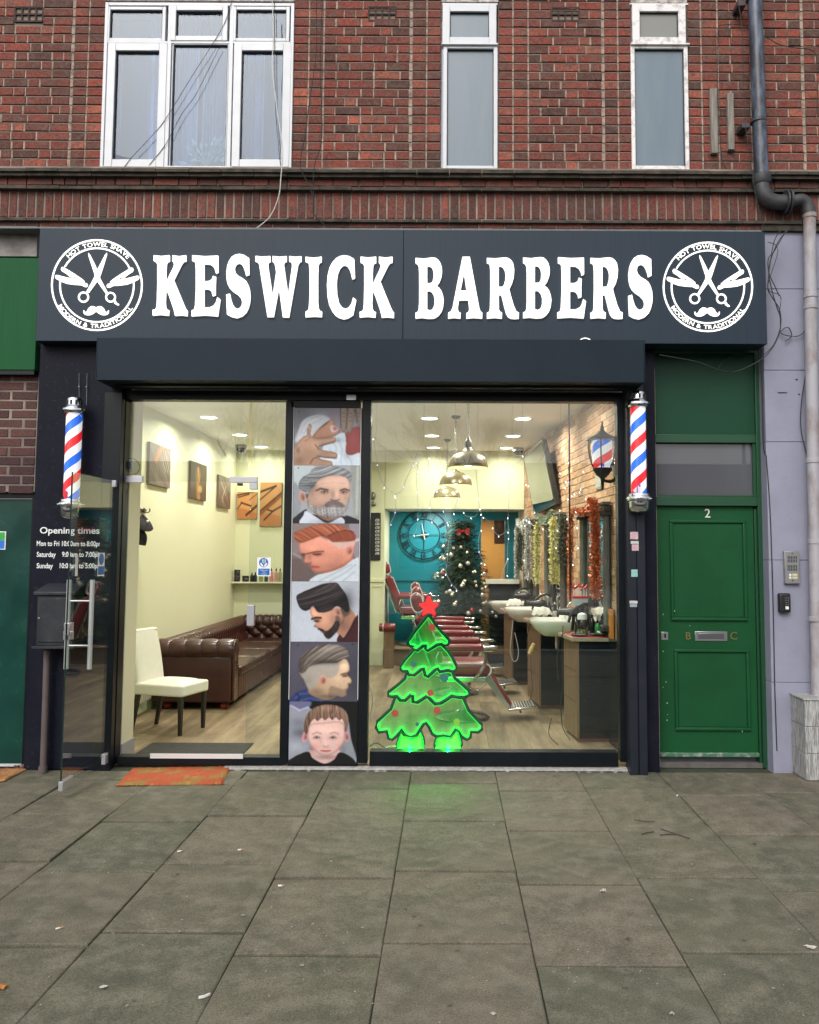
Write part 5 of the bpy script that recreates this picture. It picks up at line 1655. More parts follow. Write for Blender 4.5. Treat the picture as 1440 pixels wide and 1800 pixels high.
# left back: a rolled, ribbed back running away along the wall
def back_roll(s, t):
    a = -math.pi * .55 + t * math.pi * 1.55
    rib = .012 * abs(math.sin(s * math.pi * 30))
    r = .105 + rib
    h = .66
    if t < .3:
        k = t / .3
        return (XL + .27 + rib * 1.5 - .03 * k, YD_(9.15) + s * 3.3, .44 + k * .14)
    k = (t - .3) / .7
    a = -.35 + k * (math.pi + .2)
    return (XL + .15 + r * math.cos(a) * 1.0, YD_(9.15) + s * 3.3, .655 + r * math.sin(a))
gridmesh(back_roll, 420, 22, 'backrest', lea, sofa)
# rear back, diamond tufted, facing the window
def tuft(s, t, nx, nz):
    a, b = s * nx, t * nz
    return .035 * abs(math.sin(math.pi * (a + b / 2))) ** .6 * abs(math.sin(math.pi * (a - b / 2))) ** .6
def rear(s, t):
    x = XL + .2 + s * 1.7
    if t < .62:
        k = t / .62
        return (x, YD_(12.26) - tuft(s, k, 9, 2.5) + .06 * k * 0, .44 + k * .2)
    k = (t - .62) / .38
    a = -math.pi / 2 - .2 - k * math.pi
    r = .10 + .012 * abs(math.sin(s * math.pi * 18))
    return (x, YD_(12.34) + r * math.cos(a + math.pi / 2) * -1 * -1 if False else YD_(12.34) - r * math.cos(-.3 + k * (math.pi + .1)), .68 + r * math.sin(-.3 + k * (math.pi + .1)))
gridmesh(rear, 150, 30, 'backrest', lea, sofa)
m = MB()
for i in range(9):
    for j in range(2):
        m.ball((XL + .2 + 1.7 * (i + (.5 if j else 0)) / 9, YD_(12.25), .50 + j * .09), .009, 5)
m.build('buttons', lea, sofa)
# near arm
cmesh('arm', XL + .05, SF, YD_(8.95), YD_(9.14), z0 + .08, .60, lea, sofa, bevel=.02)
def arm_roll(s, t):
    a = t * 2 * math.pi
    pleat = .010 * abs(math.sin(s * math.pi * 5)) ** .5
    r = .105 + pleat
    return (XL + .06 + s * (SF - XL - .04), YD_(9.03) + r * math.cos(a), .665 + r * math.sin(a))
gridmesh(arm_roll, 80, 20, 'arm_roll', lea, sofa)
MB().lathe([(.001, 0), (.08, .0), (.11, -.01), (.11, -.02)], (SF + .04, YD_(9.03), .665), 24, 'x').build('arm_scroll', lea, sofa, smooth=True)
cmesh('arm_front', SF + .002, SF + .03, YD_(8.96), YD_(9.13), z0 + .09, .60, lea, sofa, bevel=.012)
m = MB()
for k in range(11): m.ball((SF + .034, YD_(8.985), .15 + k * .04), .006, 4)
m.build('studs', brass, sofa)
for (x, D) in ((-2.42, 9.03), (XL + .2, 9.03), (-2.42, 11.4), (-1.5, 11.7), (-1.5, 12.3)):
    MB().lathe([(.02, 0), (.045, .02), (.05, .045), (.03, .07)], (x, YD_(D), z0), 16).build('bun_foot', M('red_mahogany', (.22, .03, .015), .25), sofa, smooth=True)

# ------------------------------------------------------------------ white chair
wl = M('ivory_leather', (.80, .79, .70), .45, var=.3, scale=12, c2=(.7, .68, .56), bump=.15, bscale=60)
blk = M('black_wood', (.012, .010, .009), .35)
ch = thing('dining_chair', 'ivory upholstered chair with black legs just inside the open door', 'chair', (-2.66, YD_(7.98), .024))
cx, cyy = -2.66, YD_(7.98)
def pad(x0, x1, y0, y1, z0, z1, name, par, mat, b=.04):
    return MB().box(x0, x1, y0, y1, z0, z1).build(name, mat, par, bevel=b, seg=4)
def seatf(s, t, top=True):
    e = (1 - (2 * s - 1) ** 4) * (1 - (2 * t - 1) ** 4)
    return (cx - .26 + s * .56, cyy - .23 + t * .46, .50 + .045 * e)
gridmesh(seatf, 16, 14, 'seat_top', wl, ch)
pad(cx - .27, cx + .31, cyy - .235, cyy + .235, .40, .515, 'seat', ch, wl, .022)
def backf(s, t):
    # closed loop section swept up and leaning back
    a = t * 2 * math.pi
    z = .46 + s * .56
    lean = -.05 * s - .05 * s * s
    hx = .045 * (1 - .25 * s)
    x = cx - .26 + lean + hx * math.copysign(abs(math.cos(a)) ** .6, math.cos(a))
    y = cyy + .225 * math.copysign(abs(math.sin(a)) ** .5, math.sin(a)) * (1 - .05 * s)
    if s > .97: z -= .0
    return (x, y, z)
gridmesh(backf, 20, 28, 'backrest', wl, ch)
cmesh('back_top', cx - .40, cx - .325, cyy - .205, cyy + .205, 1.0, 1.035, wl, ch, bevel=.015)
for (x, y, dx) in ((cx + .27, cyy - .2, 0), (cx + .27, cyy + .2, 0), (cx - .24, cyy - .2, -.07), (cx - .24, cyy + .2, -.07)):
    m = MB()
    a, b = .023, .016
    m.hexa([(x + dx - b, y - b, z0), (x + dx + b, y - b, z0), (x + dx + b, y + b, z0), (x + dx - b, y + b, z0), (x - a, y - a, .40), (x + a, y - a, .40), (x + a, y + a, .40), (x - a, y + a, .40)])
    m.build('leg', blk, ch, bevel=.003)

ch.rotation_euler = (0, 0, -.30)
ch.scale = (.92, .92, .94)
# inner mat, radiator
t = MB().box(-2.62, -1.72, YD_(7.0), YD_(7.42), .0255, .034).build('floor_mat', M('charcoal_mat', (.035, .036, .032), .95, var=.6, scale=20, bump=.8, bscale=200), None, bevel=.002)
tag(t, 'charcoal rubber-edged mat on the wooden floor just inside the door', 'doormat')
t = thing('radiator', 'small white panel radiator on the left wall behind the ivory chair', 'radiator', (XL + .05, YD_(8.4), .15))
cmesh('panel', XL + .03, XL + .09, YD_(8.0), YD_(8.85), .16, .66, M('radiator_white', (.6, .58, .5), .4), t, bevel=.008)
for k in range(14):
    cmesh('fin', XL + .091, XL + .098, YD_(8.03) + k * .058, YD_(8.03) + k * .058 + .03, .19, .63, M('radiator_white', (.6, .58, .5), .4), t)

# ------------------------------------------------------------------ coat hooks and cap
cd_ = thing('coat_hooks', 'dark metal coat hooks on the left wall above the hanging cap', 'coat hooks', (XL, YD_(8.45), 2.05))
hk = M('dark_hook_metal', (.05, .045, .04), .35, .8)
hc = PD(262, 900, 8.5)
cmesh('plate', XL + .001, XL + .015, YD_(8.3), YD_(8.75), hc.z + .0, hc.z + .04, hk, cd_)
for k in range(3):
    y = YD_(8.35) + k * .16
    MB().tube(smooth_path([Vector((XL + .015, y, hc.z + .03)), Vector((XL + .05, y, hc.z + .0)), Vector((XL + .08, y, hc.z + .02)), Vector((XL + .075, y, hc.z + .045))], 5), .006, 6).build('hook', hk, cd_, smooth=True)
cap = thing('baseball_cap', 'black baseball caps hanging on the coat hooks inside the door', 'cap', (XL + .12, YD_(8.4), hc.z - .2))
capm = M('black_cap_cloth', (.008, .008, .010), .85)
def capf(s, t):
    a = t * math.pi * 2
    r = .10 * math.sin(s * math.pi / 2 + .02)
    return (XL + .11 + r * math.cos(a) * .8 + .03 * s, YD_(8.38) + r * math.sin(a), hc.z - .02 - .02 * (1 - s) - s * .17 + .02 * math.sin(a * 2))
gridmesh(capf, 10, 18, 'crown', capm, cap)
m = MB()
m.tube(smooth_path([Vector((XL + .06, YD_(8.38), hc.z - .19)), Vector((XL + .12, YD_(8.36), hc.z - .26)), Vector((XL + .11, YD_(8.36), hc.z - .34))], 5), .05, 10)
m.build('peak', capm, cap, smooth=True)
MB().ball((XL + .19, YD_(8.32), hc.z - .1), .014, 6).build('button', white_m, cap)
t = thing('wall_plug', 'black plug and dangling wire in a white socket beside the top door hinge', 'plug', (-2.62, YD_(7.02), 2.36))
c = PD(224, 818, 6.78)
cmesh('socket', c.x - .045, c.x + .045, YD_(6.78), YD_(6.799), c.z - .05, c.z + .05, white_m, t, bevel=.004)
cmesh('plug', c.x - .02, c.x + .03, YD_(6.74), YD_(6.779), c.z - .03, c.z + .03, gasket, t, bevel=.006)
MB().tube(smooth_path([PD(u, v, 6.74) for u, v in ((226, 806), (238, 808), (246, 820), (240, 832), (228, 834), (222, 842), (226, 856), (218, 876))], 5), .0025, 5).build('wire', gasket, t, smooth=True)

# ------------------------------------------------------------------ shelf with products
sh = thing('product_shelf', 'thin white wall shelf behind the sofa carrying grooming bottles', 'shelf', (-2.8, YD_(12.4), 1.28))
zs_ = VZ(440, 1023, YD_(12.3))
cmesh('board', XL + .01, -1.6, YD_(12.28), YD_(DB) - .001, zs_ - .02, zs_, M('shelf_white', (.75, .72, .6), .5), sh, bevel=.002)
bcol = [('black', (.01, .01, .012)), ('dark green', (.02, .05, .03)), ('amber', (.25, .12, .03)), ('pink', (.55, .22, .22)), ('clear olive', (.22, .26, .10)), ('brown', (.10, .05, .03))]
def bottle(x, y, z, r, h, mcol, lab, name='bottle', cat='bottle', group='grooming bottles', capc=(.01, .01, .012), rough=.2):
    t = thing(name, lab, cat, (x, y, z), group)
    MB().lathe([(.001, 0), (r * .95, 0), (r, .006), (r, h * .6), (r * .85, h * .68), (r * .4, h * .75), (r * .38, h * .78)], (x, y, z), 14).build('body', M('bottle_%s' % '_'.join(str(int(q * 100)) for q in mcol), mcol, rough), t, smooth=True)
    MB().lathe([(r * .45, h * .78), (r * .45, h * .9), (r * .2, h * .91), (r * .15, h), (.001, h)], (x, y, z), 12).build('cap', M('bottle_%s' % '_'.join(str(int(q * 100)) for q in capc), capc, .3), t, smooth=True)
    return t
def jar(x, y, z, r, h, mcol, lab, group='grooming tubs'):
    t = thing('tub', lab, 'tub', (x, y, z), group)
    MB().lathe([(.001, 0), (r * .96, 0), (r, .005), (r, h * .6), (r * .97, h * .62)], (x, y, z), 16).build('body', M('bottle_%s' % '_'.join(str(int(q * 100)) for q in mcol), mcol, .25), t, smooth=True)
    MB().lathe([(r * 1.03, h * .63), (r * 1.03, h * .97), (r * .98, h), (.001, h)], (x, y, z), 16).build('lid', M('tub_lid', (.012, .012, .012), .3), t, smooth=True)
yb_ = YD_(12.38)
X_ = lambda u, D=12.38: PD(u, 1010, D).x
jar(X_(417), yb_, zs_ + .0, .045, .09, (.015, .015, .016), 'black tub, lower of the two stacked at the left end of the shelf')
jar(X_(417), yb_, zs_ + .0905, .045, .09, (.015, .015, .016), 'black tub, upper of the two stacked at the left end of the shelf')
jar(X_(432), yb_, zs_, .05, .09, (.02, .02, .02), 'wide black tub beside the stacked pair on the shelf')
for i, (u, h, c_, lb) in enumerate(((443, .14, 0, 'slim black dropper bottle beside the wide tub'), (449, .15, 0, 'slim black bottle at the glass joint'), (459, .15, 4, 'olive bottle behind the blue notice'), (468, .15, 1, 'dark green bottle behind the blue notice'), (477, .21, 3, 'pink dropper bottle just right of the blue notice'), (485.5, .21, 3, 'pink dropper bottle second from the frame'), (492.5, .21, 4, 'olive dropper bottle nearest the black frame'))):
    bottle(X_(u), yb_, zs_, .026, h, bcol[c_][1], lb)

# ------------------------------------------------------------------ mirror-side units
CXf = lambda D: 1.175 - .107 * (D - 7.52)
wal = M('walnut_laminate', (.20, .12, .07), .45, var=.7, scale=4, c2=(.11, .065, .04), stretch=(10, 10, .8), bump=.05)
dkp = M('dark_gloss_panel', (.008, .011, .014), .18, var=.3, scale=3, c2=(.014, .018, .022))
redtop = M('red_laminate_top', (.42, .045, .03), .3, var=.3, scale=12)
edge_w = M('worn_top_edge', (.38, .30, .22), .5, var=.6, scale=30)
white_cer = M('white_ceramic', (.78, .77, .72), .12, coat=.5)
def unit(D0, D1, lab, hz=.93):
    t = thing('counter_unit', lab, 'cabinet', (CXf(D0), YD_(D0), .024), 'barber counter units')
    def hb_(name, a, b, xa, xb, z0, z1, mat, bev=.002):
        # xa / xb: functions giving left and right faces
        ring = [(xa(a), YD_(a)), (xb(a), YD_(a)), (xb(b), YD_(b)), (xa(b), YD_(b))]
        return MB().hexa([(x, y, z0) for x, y in ring] + [(x, y, z1) for x, y in ring]).build(name, mat, t, bevel=bev)
    w0 = lambda D: WX(D) - .004
    hb_('side_panel', D0, D1, lambda D: CXf(D), lambda D: CXf(D) + .02, .06, hz, wal)
    hb_('front_panel', D0, D0 + .02, lambda D: CXf(D) + .022, w0, .10, hz, dkp)
    hb_('carcass', D0 + .021, D1, lambda D: CXf(D) + .021, w0, .06, hz - .002, dkp)
    hb_('plinth', D0 + .03, D1 - .01, lambda D: CXf(D) + .03, w0, .024, .059, M('red_brown_plinth', (.10, .03, .025), .5))
    for k in range(1, 3):
        z_ = .1 + (hz - .1) * k / 3
        hb_('drawer_gap', D0 + .02, D1 - .02, lambda D: CXf(D) - .0015, lambda D: CXf(D) - .0002, z_ - .003, z_ + .003, gasket, 0)
    hb_('top_edge', D0 - .03, D1 + .02, lambda D: CXf(D) - .05, lambda D: CXf(D) - .03, hz + .001, hz + .036, edge_w)
    hb_('top_edge', D0 - .03, D0 - .015, lambda D: CXf(D) - .029, w0, hz + .001, hz + .036, edge_w)
    hb_('top', D0 - .0145, D1 + .02, lambda D: CXf(D) - .0295, w0, hz + .001, hz + .038, redtop)
    return t
unit(7.52, 8.0, 'dark fronted cabinet with red top nearest the shop window')
unit(9.1, 9.72, 'dark and walnut cabinet between the first and second basins', .93)
unit(10.72, 11.3, 'dark and walnut cabinet between the second and third basins', .93)
tag(hexw('window_end_board', 6.86, 7.5, .001, .03, .03, .965, dkp, None), 'tall dark board closing the gap between the nearest cabinet and window', 'board')
hexw('walnut_panelling', 8.01, 9.09, .003, .02, .06, .93, wal, None); p_ = bpy.data.objects['walnut_panelling']; tag(p_, 'walnut boards under the nearest basin against the brick wall', 'panelling')
def basin(D, lab, u_front, v_rim):
    c = PD(u_front, v_rim, D)
    xf, zr = c.x, c.z
    t = thing('wash_basin', lab, 'basin', (xf, YD_(D), zr - .2), 'white wash basins')
    n = 20
    xb_ = WX(D) - .02
    L_ = xb_ - xf
    def bf(s, t_):
        a = t_ * 2 * math.pi
        sgn = lambda q, e: math.copysign(abs(q) ** e, q)
        ex = .5
        prof = [(.0, -.13, .30), (.25, -.135, .42), (.6, -.07, .78), (.9, -.012, .97), (.97, 0, 1.0), (1.0, -.002, .99)]
        outer = [(.35, -.17), (.55, -.16), (.85, -.09), (1.0, -.02), (1.0, -.002), (.95, .0), (.88, -.006), (.8, -.06), (.55, -.11), (.001, -.12)]
        k = s * (len(outer) - 1)
        i = min(int(k), len(outer) - 2); f_ = k - i
        r = outer[i][0] * (1 - f_) + outer[i + 1][0] * f_
        h = outer[i][1] * (1 - f_) + outer[i + 1][1] * f_
        return (xf + L_ / 2 + r * L_ / 2 * sgn(math.cos(a), .6), YD_(D) + r * .27 * sgn(math.sin(a), .6), zr + h)
    gridmesh(bf, 18, 36, 'bowl', white_cer, t)
    MB().lathe([(.02, -.3), (.02, -.16)], (xf + L_ / 2, YD_(D), zr), 12).build('waste', chrome, t)
    MB().tube(smooth_path([Vector((xb_ - .06, YD_(D), zr)), Vector((xb_ - .06, YD_(D), zr + .14)), Vector((xb_ - .14, YD_(D), zr + .17)), Vector((xb_ - .18, YD_(D), zr + .12))], 5), .012, 10).build('tap', chrome, t, smooth=True)
    hexw('shelf_board', D - .3, D + .3, .01, .25, zr - .17, zr - .15, wal, t)
basin(8.45, 'nearest white wash basin beside the red topped cabinet', 930, 1088)
basin(10.15, 'second white wash basin between two cabinets', 887, 1068.5)
basin(11.75, 'third white wash basin farthest along the mirror wall', 859, 1057.5)
# back desk with white top seen through the doorway
t = thing('back_counter', 'pale counter with a dark front in the far corner by the orange room', 'counter', (.9, YD_(12.9), .3))
q = rect(853, 1018, 912, 1026, YD_(12.85))
cmesh('top', q[0], q[1], YD_(12.7), YD_(13.3), q[2], q[3], white_cer, t, bevel=.006)
cmesh('front', q[0] + .06, q[1], YD_(12.74), YD_(13.28), .3, q[2] - .002, dkp, t)

# ------------------------------------------------------------------ mirrors, tinsel
mir = M('mirror_silver', (.85, .87, .86), .02, 1.0)
colm = M('grey_fluted_column', (.17, .17, .145), .4, var=.5, scale=14, c2=(.08, .08, .07))
dfr = M('dark_frame_moulding', (.03, .03, .028), .35)
def tinsel(name, pts, rad, n, mat, parent, lab=None, seed=1):
    rr = random.Random(seed)
    pts = smooth_path([Vector(p) for p in pts], 8)
    m = MB()
    cum = [0]
    for a, b in zip(pts[:-1], pts[1:]): cum.append(cum[-1] + (b - a).length)
    tot = cum[-1]
    for k in range(int(n * 1.5)):
        s = rr.random() * tot
        i = max(j for j in range(len(cum) - 1) if cum[j] <= s)
        f_ = (s - cum[i]) / max(1e-6, cum[i + 1] - cum[i])
        p = pts[i].lerp(pts[i + 1], f_)
        d = Vector((rr.gauss(0, 1), rr.gauss(0, 1), rr.gauss(0, 1))).normalized()
        e = d.cross(Vector((rr.gauss(0, 1), rr.gauss(0, 1), rr.gauss(0, 1)))).normalized()
        L_ = rad * 1.3 * rr.uniform(.5, 1.1)
        m.add([p - e * .005, p + e * .005, p + d * L_ + e * .0035, p + d * L_ - e * .0035], [(0, 1, 2, 3)])
    o = m.build(name, mat, parent)
    o['kind'] = 'stuff' if parent is not None else 'thing'
    if lab: tag(o, lab, 'tinsel', 'tinsel garlands on the mirrors')
    return o
cop = M('copper_tinsel', (.85, .30, .12), .3, .35, var=.8, scale=60, c2=(.45, .07, .03))
gold = M('yellow_tinsel', (.9, .86, .45), .35, .15, var=.4, scale=60, c2=(.5, .45, .15))
silv = M('silver_tinsel', (.85, .86, .84), .25, .3, var=.5, scale=60, c2=(.25, .3, .25))
grnt = M('green_white_tinsel', (.55, .62, .5), .35, .4, var=.9, scale=60, c2=(.05, .12, .06))
MS = [(7.45, 8.5, cop, 'nearest'), (9.4, 10.5, gold, 'middle'), (11.2, 12.2, silv, 'farthest')]
for i, (D0, D1, tm, nm) in enumerate(MS):
    zt_, zb_ = (2.17, 1.02)
    t = thing('wall_mirror', nm + ' tall mirror with grey fluted columns on the brick wall', 'mirror', (WX(D0), YD_(D0), zb_), 'barber mirrors')
    hexw('glass', D0 + .1, D1 - .1, .012, .02, zb_ + .02, zt_ - .06, mir, t)
    hexw('frame_back', D0 + .02, D1 - .02, .001, .011, zb_, zt_, dfr, t)
    hexw('top_rail', D0, D1, .012, .07, zt_ - .06, zt_ + .0, dfr, t, bevel=.006)
    hexw('cornice', D0 - .02, D1 + .02, .012, .09, zt_ + .001, zt_ + .03, colm, t, bevel=.004)
    for D in (D0 + .055, D1 - .055):
        c = (WX(D) - .04, YD_(D))
        n = 40
        vs, fs = [], []
        for k in range(n):
            a = 2 * math.pi * k / n
            r = .031 - (.004 if k % 4 < 2 else 0)
            vs += [(c[0] + r * math.cos(a), c[1] + r * math.sin(a), zb_ + .06), (c[0] + r * math.cos(a), c[1] + r * math.sin(a), zt_ - .1)]
        for k in range(n): fs.append((2 * k, 2 * k + 1, (2 * k + 3) % (2 * n), (2 * k + 2) % (2 * n)))
        m = MB(); m.add(vs, fs); m.build('column', colm, t)
        MB().box(c[0] - .065, c[0] + .065, c[1] - .06, c[1] + .06, zt_ - .1, zt_ - .062).build('capital', dfr, t, bevel=.01)
        MB().box(c[0] - .06, c[0] + .06, c[1] - .06, c[1] + .06, zb_, zb_ + .059).build('column_base', dfr, t, bevel=.01)
    off = .15
    W3 = lambda D, z, o_=off: (WX(D) - o_, YD_(D), z)
    cn = {0: 'copper', 1: 'pale yellow', 2: 'silver'}[i]
    if i == 0:
        tinsel('tinsel', [W3(D0 + .02, 1.35), W3(D0 + .0, 1.8), W3(D0 + .03, 2.12), W3(D0 + .1, 2.2)], .052, 1700, tm, None, 'thick copper tinsel down the window-side column of the nearest mirror', 3)
        tinsel('tinsel', [W3(D0 + .12, 2.22), W3(D0 + .45, 2.12), W3(D1 - .15, 2.16), W3(D1 - .03, 2.1)], .035, 900, tm, None, 'copper tinsel draped over the top of the nearest mirror', 4)
        tinsel('tinsel', [W3(D1 - .02, 2.08), W3(D1 + .01, 1.7), W3(D1, 1.25)], .035, 900, tm, None, 'copper tinsel down the far column of the nearest mirror', 5)
    else:
        tinsel('tinsel', [W3(D0 + .02, 1.4), W3(D0 + .0, 1.8), W3(D0 + .03, 2.12)], .05, 1200, tm, None, cn + ' tinsel down the near column of the %s mirror' % nm, 3 + i)
        tinsel('tinsel', [W3(D0 + .1, 2.2), W3(D0 + .5, 2.1), W3(D1 - .05, 2.2)], .04, 900, tm if i == 2 else grnt, None, ('silver' if i == 2 else 'frosted green') + ' tinsel over the top of the %s mirror' % nm, 14 + i)
        tinsel('tinsel', [W3(D1 - .02, 2.1), W3(D1 + .01, 1.7), W3(D1, 1.35)], .045, 1100, tm, None, cn + ' tinsel down the far column of the %s mirror' % nm, 25 + i)

# ------------------------------------------------------------------ television
tv = thing('television', 'wall television tilted down above the mirrors reflecting the shop', 'television', (WX(10.3) - .1, YD_(10.3), 2.55))
A = [PD(920, 803, 11.2), PD(953, 772, 9.9), PD(977, 886, 9.65), PD(939, 905, 10.95)]
nrm = (A[1] - A[0]).cross(A[3] - A[0]).normalized()
if nrm.x > 0: nrm = -nrm
B = [p - nrm * .06 for p in A]
m = MB(); m.hexa([B[0], B[1], B[2], B[3], A[0], A[1], A[2], A[3]]); m.build('cabinet', M('tv_black', (.01, .01, .01), .4), tv)
ctr = sum(A, Vector()) / 4
S4 = [ctr + (p - ctr) * .94 + nrm * .002 for p in A]
S5 = [p + nrm * .002 for p in S4]
m = MB(); m.hexa([S4[0], S4[1], S4[2], S4[3], S5[0], S5[1], S5[2], S5[3]]); m.build('screen', M('tv_screen', (.012, .014, .015), .06, spec=1.0, coat=1.0), tv)
MB().tube([ctr - nrm * .06, Vector((WX(10.4), YD_(10.4), ctr.z))], .03, 8).build('wall_arm', M('tv_black', (.01, .01, .01), .4), tv)

# ------------------------------------------------------------------ wall lantern with barber stripes
lanb = M('black_lantern_iron', (.012, .012, .013), .35, .5)
DL = 7.15
c = PD(1059, 800, DL)
lx, ly = c.x, c.y
k = abs(PD(1059, 801, DL).z - c.z)
t = thing('wall_lantern', 'black coach lantern with red, white and blue barber stripes inside the window', 'wall lantern', (lx, ly, VZ(1059, 846, ly)))
Zl = lambda v: VZ(1059, v, ly)
MB().lathe([(.001, Zl(739)), (1.6 * k, Zl(742)), (1.2 * k, Zl(746)), (3 * k, Zl(750)), (3.4 * k, Zl(753)), (4 * k, Zl(757)), (11 * k, Zl(763)), (27 * k, Zl(771)), (28 * k, Zl(773.5)), (20 * k, Zl(774))], (lx, ly, 0), 24).build('roof', lanb, t, smooth=True)
for a in range(6):
    th = a * math.pi / 3 + .25
    pts = [Vector((lx + r * k * math.cos(th), ly + r * k * math.sin(th), Zl(v))) for r, v in ((25.5, 774), (26.5, 785), (25, 800), (21, 814), (15, 824))]
    MB().tube(smooth_path(pts, 4), 1.3 * k, 6).build('rib', lanb, t, smooth=True)
striped_tube((lx, ly), 17 * k, Zl(823), Zl(775), 62 * k, .28, .05, 'striped_core', t)
MB().lathe([(24 * k, Zl(775)), (25 * k, Zl(786)), (23.5 * k, Zl(802)), (18 * k, Zl(822))], (lx, ly, 0), 24, cap=False).build('glass', clear, t, smooth=True)
MB().lathe([(17 * k, Zl(823)), (17 * k, Zl(826)), (11 * k, Zl(835)), (4 * k, Zl(841)), (3 * k, Zl(846)), (2 * k, Zl(860)), (.001, Zl(862))], (lx, ly, 0), 20).build('base_cup', lanb, t, smooth=True)
MB().tube(smooth_path([Vector((lx, ly, Zl(844))), Vector((lx + .08, ly + .02, Zl(846))), Vector((WX(7.2) - .03, YD_(7.2), Zl(838))), Vector((WX(7.2), YD_(7.2), Zl(826)))], 5), .014, 8).build('arm', lanb, t, smooth=True)
hexw('wall_plate', 7.1, 7.32, .001, .02, Zl(850), Zl(812), lanb, t)
# vertical black pole (display stand) running to the ceiling
c = PD(1001, 800, 8.0)
t = MB().tube([(c.x, c.y, VZ(1001, 1058, c.y)), (c.x, c.y, HC)], .008, 8).build('pole', lanb)
tag(t, 'thin black pole rising from the counters to the ceiling between mirrors', 'pole')
# ================================================================== printed pictures (colour kept on a fine grid of the print itself)
class Canvas:
    """small painter: shapes in 0..100 coordinates, y down"""
    def __init__(s, w_, h_, bgc):
        s.w, s.h = w_, h_
        s.X, s.Y = np.meshgrid((np.arange(w_) + .5) / w_ * 100, (np.arange(h_) + .5) / h_ * 100)
        s.a = np.ones((h_, w_, 3)) * np.array(bgc, float)
        s.rng = np.random.RandomState(w_ + h_)
    def blur(s, m, k):
        for _ in range(k):
            p = np.pad(m, 1, mode='edge')
            m = (p[:-2, 1:-1] + p[2:, 1:-1] + p[1:-1, :-2] + p[1:-1, 2:] + 2 * p[1:-1, 1:-1]) / 6
        return m
    def mask(s, pts, soft=1):
        m = np.zeros(s.X.shape, bool)
        n = len(pts)
        for i in range(n):
            x1, y1 = pts[i]; x2, y2 = pts[(i + 1) % n]
            if y1 == y2: continue
            c = ((s.Y >= min(y1, y2)) & (s.Y < max(y1, y2)))
            xi = x1 + (s.Y - y1) * (x2 - x1) / (y2 - y1)
            m ^= c & (s.X < xi)
        return s.blur(m.astype(float), soft)
    def put(s, m, c, al=1.0):
        m = (m * al)[..., None]
        s.a = s.a * (1 - m) + np.array(c, float) * m
        return s
    def smooth(s, pts, n=5):
        out = []
        L_ = len(pts)
        for i in range(L_):
            a, b, c, d = [np.array(pts[(i + q) % L_], float) for q in (-1, 0, 1, 2)]
            for k in range(n):
                t = k / n
                out.append(tuple(.5 * (2 * b + (c - a) * t + (2 * a - 5 * b + 4 * c - d) * t * t + (-a + 3 * b - 3 * c + d) * t ** 3)))
        return out
    def poly(s, pts, c, soft=1, al=1.0, curved=True):
        return s.put(s.mask(s.smooth(pts) if curved else pts, soft), c, al)
    def ell(s, cx, cy_, rx, ry, c, soft=1, al=1.0, rot=0):
        dx, dy = s.X - cx, s.Y - cy_
        u, v = dx * math.cos(rot) + dy * math.sin(rot), -dx * math.sin(rot) + dy * math.cos(rot)
        return s.put(s.blur(((u / rx) ** 2 + (v / ry) ** 2 < 1).astype(float), soft), c, al)
    def line(s, pts, c, wd=1.0, al=1.0, soft=0):
        m = np.zeros(s.X.shape)
        for (x1, y1), (x2, y2) in zip(pts[:-1], pts[1:]):
            L2 = (x2 - x1) ** 2 + (y2 - y1) ** 2 + 1e-9
            t = np.clip(((s.X - x1) * (x2 - x1) + (s.Y - y1) * (y2 - y1)) / L2, 0, 1)
            d = np.hypot(s.X - x1 - t * (x2 - x1), s.Y - y1 - t * (y2 - y1))
            m = np.maximum(m, np.clip((wd - d) / .8 + .5, 0, 1))
        return s.put(s.blur(m, soft), c, al)
    def hair(s, pts, c, hi, lo, ang, freq=.5, bend=0.0, soft=1, amt=.8):
        m = s.mask(s.smooth(pts), soft)
        u = s.X * math.cos(ang) + s.Y * math.sin(ang)
        v = -s.X * math.sin(ang) + s.Y * math.cos(ang) + bend * (u - 50) ** 2 / 100
        # irregular strands: random values along v that drift slowly with u
        n = np.zeros(s.X.shape)
        for k, (f, wgt) in enumerate(((.22, .35), (.5, .6), (1.1, .9), (2.0, .9))):
            tab = s.rng.randn(4096)
            q = v * f * freq / .42 + 1.3 * np.sin(u * .05 + k * 2.1) + .6 * np.sin(u * .13 + k) + 900
            i0 = np.floor(q).astype(int) % 4000
            t = q - np.floor(q)
            t = t * t * (3 - 2 * t)
            n += wgt * (tab[i0] * (1 - t) + tab[i0 + 1] * t)
        n = np.clip(n / 2.4, -1, 1) * amt * .8
        edge = s.blur(m, 12)
        n = n - .55 * np.clip(1 - edge, 0, .6)
        top = np.clip((np.average(s.Y, weights=m + 1e-6) - s.Y) / 30, -1, 1) * .25
        n = np.clip(n + top, -1, 1)
        colr = np.array(c)[None, None] + np.where(n[..., None] > 0, n[..., None] * (np.array(hi) - np.array(c)), -n[..., None] * (np.array(lo) - np.array(c)))
        mm = m[..., None]
        s.a = s.a * (1 - mm) + colr * mm
        return s
    def dab(s, cx, cy_, rx, ry, k, rot=0):
        """soft pictured shading: multiply by k in a feathered ellipse"""
        dx, dy = s.X - cx, s.Y - cy_
        u, v = dx * math.cos(rot) + dy * math.sin(rot), -dx * math.sin(rot) + dy * math.cos(rot)
        g = np.exp(-((u / rx) ** 2 + (v / ry) ** 2))
        kk = np.array(k if isinstance(k, tuple) else (k, k, k))
        s.a = s.a * (1 + g[..., None] * (kk - 1))
        return s
